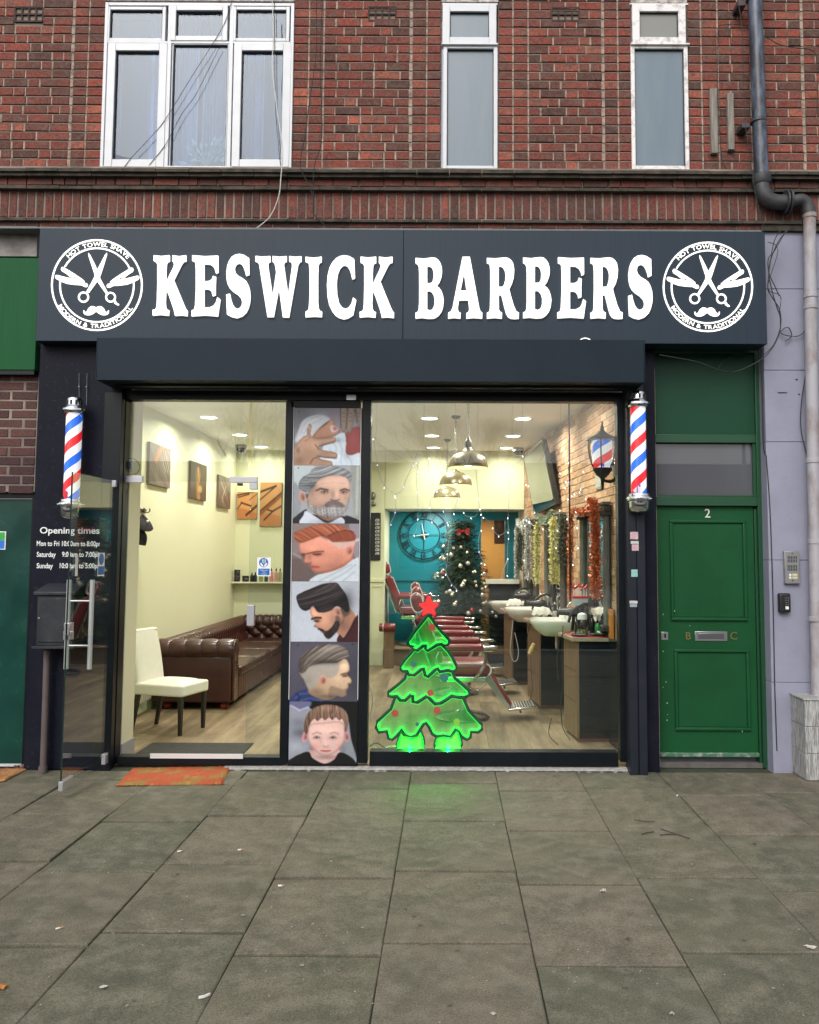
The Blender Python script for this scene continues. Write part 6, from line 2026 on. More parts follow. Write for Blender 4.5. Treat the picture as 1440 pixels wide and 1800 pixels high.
    def grain(s, amp=2.5):
        # soft mottling plus fine grain, as in an enlarged photo print
        lo = s.rng.randn(s.h, s.w)
        lo = s.blur(lo, 14); lo = lo / (lo.std() + 1e-6)
        md = s.blur(s.rng.randn(s.h, s.w), 3); md = md / (md.std() + 1e-6)
        s.a = s.a * (1 + .008 * lo + .006 * md)[..., None] + s.rng.randn(s.h, s.w, 1) * amp
        return s
    def model(s, pts, ax, ay, amt=.22, tint=(1, .93, .88)):
        # photographic modelling of the pictured head: side lighter, other side darker, edges rolled off
        m = s.mask(s.smooth(pts), 1)
        g = ((s.X - np.average(s.X, weights=m + 1e-6)) * ax + (s.Y - np.average(s.Y, weights=m + 1e-6)) * ay) / 40
        edge = s.blur(m, 26)
        k = np.clip(1 + amt * g, .6, 1.3) * (1 - .28 * np.clip(1.0 - edge, 0, .6) / .6)
        mm = m[..., None]
        dark = np.array(tint)[None, None] ** np.clip(1.2 - k, 0, 1)[..., None]
        s.a = s.a * (1 - mm) + s.a * k[..., None] * dark * mm
        return s
    def linear(s):
        c = np.clip(s.a, 0, 255) / 255
        return np.where(c <= .04045, c / 12.92, ((c + .055) / 1.055) ** 2.4) * .92
def print_sheet(name, cv, corners, mat, parent, attr='paint'):
    """corners: TL, TR, BR, BL world points"""
    a, b, c, d = corners
    W_, H_ = cv.w, cv.h
    vs = []
    for j in range(H_ + 1):
        for i in range(W_ + 1):
            s, t = i / W_, j / H_
            vs.append(tuple(a * (1 - s) * (1 - t) + b * s * (1 - t) + c * s * t + d * (1 - s) * t))
    fs = [(j * (W_ + 1) + i, (j + 1) * (W_ + 1) + i, (j + 1) * (W_ + 1) + i + 1, j * (W_ + 1) + i + 1) for j in range(H_) for i in range(W_)]
    me = bpy.data.meshes.new(name)
    me.from_pydata(vs, [], fs)
    # per-vertex colour, interpolated from pixel centres
    L_ = cv.linear()
    P_ = np.pad(L_, ((1, 1), (1, 1), (0, 0)), mode='edge')
    V_ = (P_[:-1, :-1] + P_[1:, :-1] + P_[:-1, 1:] + P_[1:, 1:]) / 4
    at = me.color_attributes.new(attr, 'FLOAT_COLOR', 'POINT')
    buf = np.ones((V_.shape[0] * V_.shape[1], 4), np.float32)
    buf[:, :3] = V_.reshape(-1, 3)
    at.data.foreach_set('color', buf.ravel())
    me.update()
    return link(name, me, mat, parent)
prm = print_mat()
GW, GH = 150, 130
def skinface(c, pts, base, shade=None):
    c.poly(pts, base, 2)
def TR(x0, y0, x1, y1):
    return lambda pts: [((x - x0) / (x1 - x0) * 100, (y - y0) / (y1 - y0) * 100) for x, y in pts]
def soft_eye(c, x, y, w_=5, look=0, k=.5):
    c.dab(x, y - 1, w_ * 1.5, 4.2, (.74, .68, .66))
    c.ell(x, y + .3, w_ * .75, 1.5, (214, 205, 200), 1, .55)
    c.ell(x + look, y + .3, 1.5, 1.6, (48, 40, 38), 1, .95)
    c.line([(x - w_, y + .6), (x - w_ * .3, y - 1.4), (x + w_ * .5, y - 1.3), (x + w_, y + .4)], (62, 44, 38), .7, .85, 1)
    c.line([(x - w_ * .8, y + 2.6), (x, y + 3.4), (x + w_ * .8, y + 2.4)], (150, 104, 90), .7, .35, 1)
def soft_ear(c, x, y, rx, ry, rot, base=(205, 150, 128)):
    c.ell(x, y, rx, ry, base, 1, 1, rot)
    c.ell(x + rx * .1, y, rx * .62, ry * .68, tuple(q * .78 for q in base), 2, .7, rot)
    c.ell(x + rx * .25, y + ry * .1, rx * .3, ry * .4, tuple(q * .5 for q in base), 2, .7, rot)
    c.line([(x - rx * .5, y - ry * .7), (x, y - ry * .95), (x + rx * .6, y - ry * .6)], tuple(min(255, q * 1.15) for q in base), .8, .6, 1)
def p1():
    c = Canvas(GW, GH, (138, 140, 152)); T = TR(45, 62, 505, 437)
    c.dab(10, 20, 20, 30, .8); c.dab(40, 8, 20, 8, 1.1)
    c.poly(T([(270,70),(380,62),(380,180),(350,200),(320,150)]), (150, 142, 156), 6)
    c.poly(T([(400,225),(505,188),(505,352),(445,368),(400,350)]), (140, 62, 60), 3); c.dab(90, 50, 6, 16, 1.15)
    tw = T([(52,290),(66,220),(105,140),(190,104),(260,108),(302,140),(262,172),(205,215),(160,285)])
    c.poly(tw, (214, 218, 226), 2); c.model(tw, -.3, -.7, .14, (1, 1, 1))
    for a, b, d in (((80,240),(130,150),(200,118)), ((110,230),(160,170),(240,130)), ((95,180),(150,130),(230,112))): c.line(T([a, b, d]), (176, 182, 194), .9, .5, 2)
    f = T([(156,275),(196,216),(250,172),(288,142),(308,134),(320,140),(322,168),(346,188),(362,214),(332,240),(262,258),(200,264)])
    c.poly(f, (192, 140, 114), 1); c.model(f, .2, -.9, .3)
    c.poly(T([(206,206),(250,166),(286,146),(276,162),(240,186)]), (84, 62, 58), 2, .75)
    c.poly(T([(292,180),(318,176),(350,192),(348,206),(320,222),(300,214)]), (226, 208, 206), 1, .85); c.poly(T([(318,184),(346,192),(336,206),(318,208)]), (184, 96, 96), 1, .8)
    cp = T([(262,290),(330,246),(366,226),(396,230),(406,290),(404,352),(440,372),(505,356),(505,437),(250,437),(236,360)])
    c.poly(cp, (206, 219, 230), 2)
    for pts in (((300,270),(340,320),(330,400)), ((350,260),(380,330),(370,420)), ((410,370),(440,400),(450,437)), ((290,330),(320,360))): c.line(T(pts), (160, 176, 192), 1.0, .55, 2)
    c.dab(58, 56, 14, 4, .7); c.dab(80, 82, 6, 8, .86); c.dab(62, 88, 14, 6, 1.06)
    for (xa, xb, yb, sk) in ((362, 412, 222, 0), (414, 466, 226, -14), (468, 510, 186, 6)):
        g = T([(xa, 60), (xb, 60), (xb - 4 + sk, yb - 40), ((xa + xb) / 2 + 4 + sk, yb), (xa + 8 + sk, yb - 30)])
        c.poly(g, (166, 146, 132), 1); c.model(g, -.6, -.2, .5)
        c.line(T([(xa + 2, 64), (xa + 6 + sk, yb - 30)]), (84, 66, 60), .8, .8, 1)
        for yy in (95, 120, 145): c.ell(*T([((xa + xb) / 2 + sk * .4, yy)])[0], 2.4, 1.6, (104, 98, 100), 1, .55)
    h = T([(44,345),(58,304),(104,252),(136,236),(138,190),(144,170),(154,166),(164,182),(160,240),(196,262),(250,262),(312,254),(334,258),(336,272),(320,284),(262,300),(222,312),(216,328),(262,340),(322,350),(346,366),(344,384),(316,390),(262,384),(214,376),(206,386),(244,398),(306,412),(312,428),(296,437),(44,437)])
    c.poly(h, (184, 146, 122), 1); c.model(h, -.2, -.5, .22)
    for pts, wd, al in ((((222,312),(250,304),(326,284)), 1.0, .85), (((216,330),(206,318),(190,300)), .9, .7), (((214,378),(262,386),(340,390)), 1.0, .85), (((206,384),(180,392),(160,425)), .9, .75), (((160,242),(150,262),(120,280)), .7, .4), (((136,240),(138,200)), .8, .5)): c.line(T(pts), (88, 60, 48), wd, al, 1)
    for q in ((62, 54, 4, 2, 1.18), (64, 83, 4, 2, 1.2), (56, 96, 4, 2, 1.15), (22, 34, 2, 4, 1.15), (30, 66, 8, 6, 1.1), (20, 82, 12, 10, .92), (6, 74, 3, 6, .72), (8, 92, 8, 8, .78), (44, 62, 5, 3, .9), (46, 80, 5, 3, .88)): c.dab(*q)
    c.ell(6.5, 6.5, 1.2, 1.4, (36, 36, 40), 0); c.ell(92, 5, 1.2, 1.4, (36, 36, 40), 0)
    return c.grain()
def p2():   # generic silver-haired bearded man in a dark suit
    c = Canvas(GW, GH, (164, 168, 172)); T = TR(45, 440, 505, 822)
    c.poly(T([(45,440),(190,440),(90,560),(45,700)]), (188, 200, 204), 8); c.poly(T([(45,560),(90,600),(100,720),(45,790)]), (146, 152, 160), 8)
    c.poly(T([(440,440),(505,440),(505,780),(470,760)]), (150, 154, 150), 8); c.line(T([(490,450),(485,760)]), (200, 206, 196), 2, .6, 3)
    c.poly(T([(40,830),(48,792),(136,728),(160,760),(385,776),(420,770),(505,802),(505,830)]), (27, 28, 34), 1)
    c.poly(T([(106,830),(118,770),(136,742),(200,776),(285,820),(376,780),(384,830)]), (212, 220, 234), 1); c.dab(50, 98, 24, 6, .8)
    c.poly(T([(150,690),(200,760),(285,806),(360,786),(380,760),(300,700)]), (142, 102, 86), 2)
    soft_ear(c, *T([(108, 648)])[0], 5.6, 10.5, -.12, (196, 150, 134))
    f = T([(186,575),(212,536),(296,506),(396,510),(430,538),(441,600),(436,656),(417,716),(382,764),(330,782),(268,776),(200,748),(154,706),(140,650),(150,600)])
    c.poly(f, (203, 168, 150), 1); c.model(f, .35, -.55, .25)
    bd = T([(134,668),(156,686),(190,706),(240,722),(262,696),(300,674),(352,674),(404,704),(420,680),(434,650),(426,716),(388,766),(330,788),(262,780),(190,750),(148,712)])
    c.hair(bd, (158, 156, 156), (214, 214, 216), (92, 90, 92), 1.45, .9, soft=3); c.dab(56, 88, 18, 3, .8); c.dab(34, 74, 7, 6, .92)
    c.poly(T([(262,700),(300,672),(350,672),(398,700),(392,716),(330,702),(276,714)]), (104, 92, 90), 2, .85)
    c.line(T([(284,712),(330,708),(378,713)]), (120, 72, 66), .8, .8, 1)
    c.line(T([(204,606),(234,592),(284,602)]), (66, 58, 56), 1.5, .85, 1); c.line(T([(372,604),(400,594),(430,604)]), (66, 58, 56), 1.4, .85, 1)
    x, y = T([(262, 617)])[0]; soft_eye(c, x, y, 5, -.6); x, y = T([(398, 617)])[0]; soft_eye(c, x, y, 4.4, -.6)
    c.dab(*T([(318, 632)])[0], 2.5, 8, .84); c.dab(*T([(348, 630)])[0], 2.5, 8, 1.12); c.line(T([(304,662),(330,672),(368,664)]), (112, 72, 62), .9, .8, 1)
    for q in ((56, 30, 13, 6, 1.08), (40, 58, 7, 6, 1.05), (80, 56, 4, 6, .9), (28, 46, 5, 8, .86), (46, 70, 8, 3, .88)): c.dab(*q)
    c.line(T([(240,560),(330,552),(400,560)]), (170, 130, 112), .6, .35, 1)
    c.hair(T([(84,590),(86,548),(112,515),(158,492),(172,468),(222,450),(300,444),(380,454),(432,480),(448,510),(441,556),(424,530),(398,512),(350,502),(296,506),(250,518),(214,538),(190,575),(166,600),(150,640),(136,660),(128,622),(104,606)]), (126, 130, 134), (206, 208, 212), (58, 62, 66), -.45, .5, bend=.45)
    c.dab(28, 36, 8, 8, .8); c.dab(60, 10, 14, 4, 1.12)
    c.ell(7, 4, 1.1, 1.3, (50, 50, 54), 0)
    return c.grain()
def p3():   # red-haired man, side parting, looking down left
    c = Canvas(GW, GH, (118, 104, 104)); T = TR(40, 823, 500, 1202)
    c.poly(T([(40,823),(220,823),(110,1000),(40,1010)]), (134, 122, 120), 9); c.poly(T([(430,823),(500,823),(500,1050),(455,1000)]), (150, 140, 150), 5)
    c.line(T([(460,935),(500,928)]), (214, 214, 224), 2.4, .8, 2); c.line(T([(40,1020),(100,1045)]), (176, 160, 158), 2, .6, 3); c.poly(T([(40,1060),(130,1080),(220,1202),(40,1202)]), (104, 88, 86), 7)
    c.poly(T([(330,1126),(450,1052),(466,1082),(400,1126),(290,1160),(262,1140)]), (196, 124, 104), 2)
    cp = T([(182,1210),(208,1164),(300,1142),(400,1104),(458,1060),(510,1056),(510,1210)])
    c.poly(cp, (204, 214, 222), 1)
    for pts in (((230,1200),(330,1150),(450,1090)), ((300,1202),(400,1150),(480,1090)), ((390,1202),(470,1140))): c.line(T(pts), (160, 174, 186), 1.1, .7, 2)
    f = T([(90,950),(170,925),(230,905),(290,925),(462,925),(463,1000),(450,1056),(400,1092),(330,1128),(262,1142),(216,1149),(182,1132),(166,1104),(172,1090),(134,1082),(120,1068),(128,1050),(102,1024),(88,990)])
    c.poly(f, (222, 152, 130), 1); c.model(f, .15, -.8, .24)
    c.poly(T([(296,930),(380,926),(466,922),(464,968),(410,986),(346,976),(306,955)]), (214, 184, 176), 5, .9)
    for q in ((30, 64, 8, 8, 1.1), (46, 68, 10, 8, 1.07), (20, 66, 3, 5, 1.14), (30, 44, 9, 6, 1.08), (60, 74, 14, 6, .9), (70, 62, 7, 10, .94), (26, 58, 4, 8, .84)): c.dab(*q)
    soft_ear(c, *T([(432, 1002)])[0], 6, 9.5, .25, (222, 146, 130))
    c.line(T([(110,1022),(130,1024),(160,1018),(204,1008),(256,1006)]), (126, 62, 44), 1.3, .85, 1)
    x, y = T([(214, 1024)])[0]; c.dab(x, y, 7, 3.2, (.62, .52, .5)); c.line(T([(186,1024),(212,1028),(238,1022)]), (60, 30, 28), .9, .9, 1)
    c.dab(*T([(118, 1032)])[0], 3, 3, (.6, .5, .48)); c.line(T([(134,1084),(160,1090),(172,1078)]), (140, 66, 56), .9, .8, 1)
    c.poly(T([(166,1102),(190,1098),(232,1106),(214,1118),(176,1116)]), (192, 84, 80), 1, .85); c.line(T([(168,1106),(230,1108)]), (130, 46, 46), .6, .8, 1)
    c.line(T([(190,1140),(262,1142),(330,1128),(400,1092)]), (164, 92, 76), 1, .5, 2)
    c.hair(T([(48,902),(58,880),(108,860),(180,836),(262,827),(350,831),(405,848),(466,884),(472,926),(430,938),(380,934),(330,944),(300,932),(280,912),(230,906),(172,926),(120,946),(82,948),(60,932)]), (166, 86, 56), (228, 158, 120), (88, 40, 28), .95, .5, bend=-.9)
    c.poly(T([(290,905),(400,872),(470,890),(474,930),(420,942),(330,946),(300,932)]), (134, 62, 42), 3, .75)
    c.line(T([(280,908),(340,880),(410,866),(462,880)]), (84, 36, 26), 1, .8, 1)
    return c.grain()
def p4():   # dark quiff and beard profile facing left
    c = Canvas(GW, GH, (188, 195, 206)); T = TR(35, 5, 495, 397)
    c.dab(30, 80, 40, 30, 1.05); c.dab(95, 20, 20, 30, .92)
    c.poly(T([(340,300),(350,220),(390,170),(436,180),(478,240),(424,346),(396,368),(360,352)]), (180, 131, 108), 2); c.poly(T([(372,180),(432,170),(436,214),(404,236),(380,226)]), (96, 78, 72), 5, .8)
    c.poly(T([(360,402),(368,350),(398,370),(430,330),(470,244),(500,236),(500,402)]), (66, 28, 34), 1); c.line(T([(400,380),(440,320),(474,262)]), (34, 16, 20), 1.4, .8, 1)
    f = T([(163,192),(185,168),(222,200),(310,184),(372,200),(402,250),(372,292),(350,322),(300,376),(270,360),(252,326),(226,312),(215,304),(194,297),(196,288),(206,280),(190,256),(176,236)])
    c.poly(f, (206, 156, 132), 1); c.model(f, -.3, -.6, .32)
    for q in ((36, 54, 5, 5, 1.1), (50, 66, 8, 8, 1.08), (62, 60, 6, 10, .88), (84, 74, 8, 12, .85), (76, 70, 5, 12, .78)): c.dab(*q)
    soft_ear(c, *T([(352, 204)])[0], 5.6, 8.6, -.3, (206, 148, 128))
    b_ = T([(222,310),(250,316),(280,328),(318,298),(340,262),(366,268),(366,300),(352,330),(300,378),(270,364),(256,342),(238,326)])
    c.hair(b_, (36, 30, 30), (84, 72, 68), (12, 10, 10), 1.2, .9, soft=3); c.poly(T([(340,230),(366,232),(370,270),(344,268)]), (60, 48, 46), 4, .6)
    c.line(T([(222,314),(252,322)]), (30, 24, 24), 1.2, .8, 1); c.line(T([(246,334),(266,336)]), (150, 84, 78), .9, .8, 1)
    c.line(T([(178,250),(206,240),(240,242)]), (28, 22, 22), 1.5, .95, 1); c.dab(*T([(214, 258)])[0], 5, 3, (.5, .42, .4)); c.line(T([(200,264),(224,268)]), (36, 26, 24), .8, .9, 1)
    c.line(T([(194,297),(214,304)]), (120, 74, 62), .8, .7, 1)
    hp = T([(70,122),(74,95),(110,75),(170,50),(250,20),(330,10),(350,16),(372,40),(410,90),(430,150),(432,192),(410,204),(390,184),(352,166),(322,180),(300,196),(250,208),(216,202),(184,166),(160,188),(130,197),(95,178)])
    c.hair(hp, (32, 27, 30), (104, 92, 90), (8, 7, 9), -.95, .55, bend=.7)
    c.dab(82, 34, 10, 18, .5); c.dab(22, 34, 6, 6, 1.2); c.poly(T([(230,170),(300,150),(330,178),(290,200),(236,206)]), (60, 52, 52), 5, .5)
    return c.grain(2)
def p5():   # swept fade, profile facing right, denim collar
    c = Canvas(GW, GH, (78, 76, 90)); T = TR(25, 398, 495, 788)
    c.dab(20, 30, 30, 30, 1.14); c.dab(96, 60, 18, 40, .85)
    c.poly(T([(40,800),(46,752),(88,722),(150,708),(172,746),(250,772),(335,800)]), (44, 58, 106), 1)
    for pts in (((60,770),(100,740),(150,735)), ((100,785),(170,765),(250,785))): c.line(T(pts), (88, 104, 150), 1.1, .7, 2)
    c.line(T([(76,740),(96,760),(80,788)]), (20, 26, 52), 1.2, .7, 1)
    hd = T([(102,622),(112,580),(350,530),(400,508),(430,530),(439,580),(422,606),(440,628),(454,652),(450,668),(432,674),(432,698),(416,722),(419,744),(392,757),(350,752),(322,772),(250,778),(160,738),(150,700),(122,645)])
    c.poly(hd, (202, 174, 146), 1); c.model(hd, .35, -.7, .26)
    c.poly(T([(98,600),(130,560),(210,540),(350,528),(366,580),(330,630),(240,640),(190,700),(150,700),(120,640)]), (166, 162, 154), 6, .85)
    soft_ear(c, *T([(254, 652)])[0], 5.8, 9, .2, (206, 152, 132))
    c.poly(T([(306,690),(360,700),(414,716),(416,748),(350,752),(322,772),(296,760)]), (118, 98, 82), 6, .55)
    for q in ((80, 40, 6, 7, 1.1), (70, 62, 7, 8, 1.07), (90, 62, 3, 5, 1.1), (40, 84, 10, 6, .78), (54, 92, 14, 4, .7), (26, 66, 8, 10, .92)): c.dab(*q)
    c.line(T([(382,612),(410,604),(432,602)]), (84, 66, 56), 1.2, .85, 1); c.dab(*T([(410, 618)])[0], 4.5, 2.6, (.58, .5, .46)); c.line(T([(394,624),(418,622)]), (50, 40, 36), .8, .9, 1)
    c.line(T([(412,710),(430,704)]), (130, 80, 74), 1.0, .8, 1); c.line(T([(428,672),(446,668)]), (120, 84, 68), .7, .6, 1)
    hp = T([(88,580),(88,522),(118,472),(180,436),(270,414),(350,416),(412,438),(434,478),(428,500),(384,510),(352,534),(282,534),(212,546),(160,562),(130,592),(104,606)])
    c.hair(hp, (96, 86, 80), (196, 186, 174), (32, 28, 26), -.5, .5, bend=-.45); c.dab(56, 34, 22, 4, .6); c.dab(18, 46, 6, 8, .78); c.dab(56, 12, 16, 5, 1.15)
    c.ell(11, 6, 1.2, 1.4, (26, 26, 30), 0); c.ell(92, 4, 1.2, 1.4, (26, 26, 30), 0)
    return c.grain()
def p6():   # small boy facing us, black top
    c = Canvas(GW, GH, (148, 152, 164)); T = TR(18, 788, 490, 1190)
    c.poly(T([(170,780),(500,780),(500,1200),(470,1130),(450,1020),(400,860),(180,840)]), (14, 16, 18), 3)
    c.poly(T([(420,1010),(470,1080),(490,1190),(400,1190)]), (138, 146, 152), 5)
    c.poly(T([(18,788),(165,788),(150,830),(90,845),(18,810)]), (104, 106, 140), 4); c.line(T([(30,815),(90,845),(150,825)]), (206, 210, 226), 1.4, .7, 2)
    c.dab(18, 50, 14, 8, .7); c.dab(10, 72, 14, 8, 1.12); c.dab(14, 34, 12, 8, .84)
    c.poly(T([(150,1108),(190,1156),(265,1184),(330,1162),(378,1108),(300,1080)]), (214, 176, 170), 1)
    c.poly(T([(10,1200),(40,1152),(150,1108),(186,1150),(265,1184),(332,1160),(374,1112),(452,1142),(498,1190),(498,1200)]), (18, 19, 22), 1); c.dab(56, 88, 16, 4, .74)
    soft_ear(c, *T([(130, 1014)])[0], 4.2, 8.5, .2, (214, 150, 150)); soft_ear(c, *T([(418, 1012)])[0], 4.2, 8.5, -.2, (206, 140, 140))
    f = T([(148,985),(166,935),(260,922),(360,914),(400,935),(409,1000),(396,1058),(360,1100),(312,1126),(266,1132),(220,1116),(176,1080),(152,1034)])
    c.poly(f, (230, 194, 186), 1); c.poly(T([(150,985),(150,900),(200,870),(360,870),(405,900),(406,985),(380,960),(180,960)]), (228, 190, 180), 3); c.model(f, -.15, -.5, .16, (1, .94, .93))
    for q in ((38, 72, 7, 6, (1.02, .9, .9)), (76, 72, 6, 6, (1.02, .9, .9)), (56, 44, 14, 6, 1.05), (55, 68, 3, 5, 1.07), (47, 63, 2, 6, .93), (55, 73, 6, 1.6, .86), (34, 78, 5, 8, .88), (80, 76, 4, 9, .86)): c.dab(*q)
    c.line(T([(180,998),(210,985),(244,994)]), (150, 116, 102), 1.0, .6, 1); c.line(T([(306,993),(335,984),(364,996)]), (150, 116, 102), 1.0, .6, 1)
    for xx in (212, 325):
        x, y = T([(xx, 1020)])[0]; c.dab(x, y - .5, 6, 3.4, (.84, .78, .77)); c.ell(x, y, 3.8, 1.7, (206, 202, 200), 1, .7); c.ell(x, y, 1.8, 1.9, (84, 92, 98), 1, .95); c.ell(x, y, .8, .9, (20, 20, 22), 0, .9)
        c.line([(x - 4.4, y + .6), (x - 1.5, y - 1.9), (x + 1.5, y - 1.9), (x + 4.4, y + .4)], (96, 66, 60), .7, .85, 1)
    c.line(T([(256,1070),(275,1076),(294,1069)]), (176, 116, 108), .8, .6, 1)
    c.poly(T([(238,1100),(262,1096),(275,1099),(288,1096),(312,1100),(290,1112),(260,1112)]), (196, 106, 108), 1, .85); c.line(T([(238,1102),(275,1103),(312,1101)]), (150, 68, 70), .5, .8, 1)
    hp = T([(128,990),(124,925),(148,862),(208,820),(290,806),(362,818),(412,850),(430,900),(422,965),(408,985),(404,940),(388,898),(366,908),(344,888),(318,906),(296,890),(268,908),(244,892),(216,912),(192,898),(168,924),(152,956),(146,992)])
    c.hair(hp, (122, 94, 80), (186, 158, 136), (58, 40, 36), 1.35, .6, bend=.5); c.dab(26, 44, 4, 9, .88); c.dab(56, 10, 18, 5, 1.15)
    return c.grain()
YPo = YG - .052
pb = thing('portrait_banner', 'tall banner of six haircut portrait photos between the door and big window', 'banner', (UX(572, 1345, YPo), YPo, .05))
xA, xB = UX(511.5, 1000, YPo), UX(632.5, 1000, YPo)
MB().box(xA, xB, YPo + .003, YG + .03, VZ(572, 1346, YPo) - .0, VZ(572, 716, YPo)).build('backing_board', black_al, pb)
vsp = [717, 818, 920, 1022, 1128, 1233, 1344]
for k, fn in enumerate((p1, p2, p3, p4, p5, p6)):
    za, zb = VZ(572, vsp[k], YPo) - .0015, VZ(572, vsp[k + 1], YPo)
    x0, x1 = xA + .008, xB - .008
    y = YPo
    o = print_sheet('photo_print', fn(), [Vector((x0, y, za)), Vector((x1, y, za)), Vector((x1, y, zb)), Vector((x0, y, zb))], prm, pb)
    o['label'] = ['photo print of a hot towel shave', 'photo print of a silver-bearded man', 'photo print of a red-haired man with a side parting', 'photo print of a dark quiff and beard in profile', 'photo print of a swept-back fade in profile', 'photo print of a small boy with cropped hair'][k]
for x, nm in ((xA + .003, 0), (xB - .003, 1)):
    MB().box(x - .0025, x + .0025, YPo - .006, YPo + .002, VZ(572, 1230, YPo), VZ(572, 716, YPo)).build('edge_strip', M('pale_edge_strip', (.62, .62, .60), .5), pb)

# pictures on the inner walls
frame_e = M('canvas_edge', (.12, .09, .07), .8)
def canvas_on_left(u0, u1, z0_, z1_, D0, D1, cv, lab):
    t = thing('canvas_picture', lab, 'picture', (XL, YD_(D0), z0_), 'canvas prints on the wall')
    x = XL + .03
    MB().box(XL + .001, x, YD_(D0), YD_(D1), z0_, z1_).build('canvas_frame', frame_e, t)
    print_sheet('print', cv, [Vector((x + .001, YD_(D0), z1_)), Vector((x + .001, YD_(D1), z1_)), Vector((x + .001, YD_(D1), z0_)), Vector((x + .001, YD_(D0), z0_))], prm, t)
def planks(seed, w_=70, h_=70, ang=.9, base=(120, 108, 98)):
    c = Canvas(w_, h_, base)
    c.hair([(-20, -20), (120, -20), (120, 120), (-20, 120)], base, (170, 156, 142), (64, 56, 50), ang, .25, soft=0)
    return c
c1 = planks(1)
c1.poly([(20, 40), (48, 2), (64, 2), (30, 48)], (196, 134, 92), 1, 1, False)
for x in (50, 60, 70): c1.line([(x, 12), (x + 26, 62)], (186, 176, 164), 1.6, .8)
for x in (56, 66): c1.line([(x, 12), (x + 26, 62)], (70, 62, 56), 1.2, .8)
canvas_on_left(258, 296, 2.45, 2.905, 8.75, 9.42, c1, 'nearest grey canvas print of wooden planks on the left wall')
c2 = Canvas(70, 70, (74, 62, 52))
c2.poly([(30, 30), (44, 10), (60, 30), (52, 60), (60, 96), (40, 96), (34, 60)], (150, 108, 62), 2); c2.ell(58, 70, 14, 10, (196, 160, 96), 3, .8); c2.poly([(0, 0), (34, 4), (26, 60), (0, 70)], (88, 82, 80), 4, .9); c2.line([(44, 14), (52, 50)], (220, 170, 90), 2, .8)
canvas_on_left(332, 360, 2.39, 2.86, 10.17, 10.84, c2, 'middle dark brown canvas print on the left wall')
c3 = planks(3, base=(112, 98, 86))
c3.line([(20, 20), (60, 60)], (210, 200, 186), 2, .9); c3.line([(60, 30), (30, 70)], (210, 200, 186), 2, .9); c3.ell(34, 76, 6, 7, (200, 190, 176), 0, .9); c3.ell(34, 76, 3.4, 4.4, (100, 88, 78), 0, 1)
canvas_on_left(382, 403, 2.35, 2.80, 11.42, 12.05, c3, 'farthest canvas print of scissors on grey planks on the left wall')
def canvas_back(u0, v0, u1, v1, cv, lab):
    Y = YD_(DB) - .032
    x0, x1, z0_, z1_ = rect(u0, v0, u1, v1, Y)
    t = thing('canvas_picture', lab, 'picture', ((x0 + x1) / 2, Y, z0_), 'canvas prints on the wall')
    MB().box(x0, x1, Y, YD_(DB) - .001, z0_, z1_).build('canvas_frame', frame_e, t)
    print_sheet('print', cv, [Vector((x0, Y - .001, z1_)), Vector((x1, Y - .001, z1_)), Vector((x1, Y - .001, z0_)), Vector((x0, Y - .001, z0_))], prm, t)
c4 = Canvas(60, 70, (206, 150, 96)); c4.poly([(0, 60), (100, 80), (100, 100), (0, 100)], (190, 124, 76), 5)
for pts, wd in ((((0, 12), (50, 4), (100, -4)), 3), (((4, 20), (60, 8)), 2.4), (((20, 40), (70, 52)), 3.4), (((24, 38), (0, 66)), 2.6), (((60, 30), (100, 6)), 1.6), (((46, 86), (100, 50)), 5)): c4.line(pts, (74, 44, 26), wd, .92)
canvas_back(417, 865, 452, 912, c4, 'smaller tan canvas print of barber tools above the sofa')
c5 = Canvas(66, 90, (200, 148, 96)); c5.poly([(0, 70), (100, 80), (100, 100), (0, 100)], (184, 124, 78), 5)
c5.poly([(0, 64), (100, 20), (100, 34), (0, 78)], (142, 84, 48), 1, 1, False)
for pts, wd in ((((0, 22), (74, 8)), 2.6), (((0, 40), (74, 8)), 1.8), (((20, 86), (60, 66), (100, 54)), 2.4), (((34, 62), (58, 66)), 2), (((0, 66), (100, 24)), 1.6)): c5.line(pts, (66, 40, 24), wd, .92)
canvas_back(457, 848, 495, 925, c5, 'larger tan canvas print of scissors next to the black frame')
c6 = Canvas(30, 60, (70, 44, 28)); c6.ell(50, 30, 20, 16, (110, 70, 40), 2); c6.ell(50, 70, 26, 14, (40, 26, 18), 2)
Yo = YD_(15.38)
x0, x1, z0_, z1_ = rect(869, 906, 888, 955, Yo)
t = thing('canvas_picture', 'dark brown picture on the orange wall of the back room', 'picture', (x0, Yo, z0_))
MB().box(x0, x1, Yo, YD_(15.4) - .001, z0_, z1_).build('canvas_frame', frame_e, t)
print_sheet('print', c6, [Vector((x0, Yo - .001, z1_)), Vector((x1, Yo - .001, z1_)), Vector((x1, Yo - .001, z0_)), Vector((x0, Yo - .001, z0_))], prm, t)

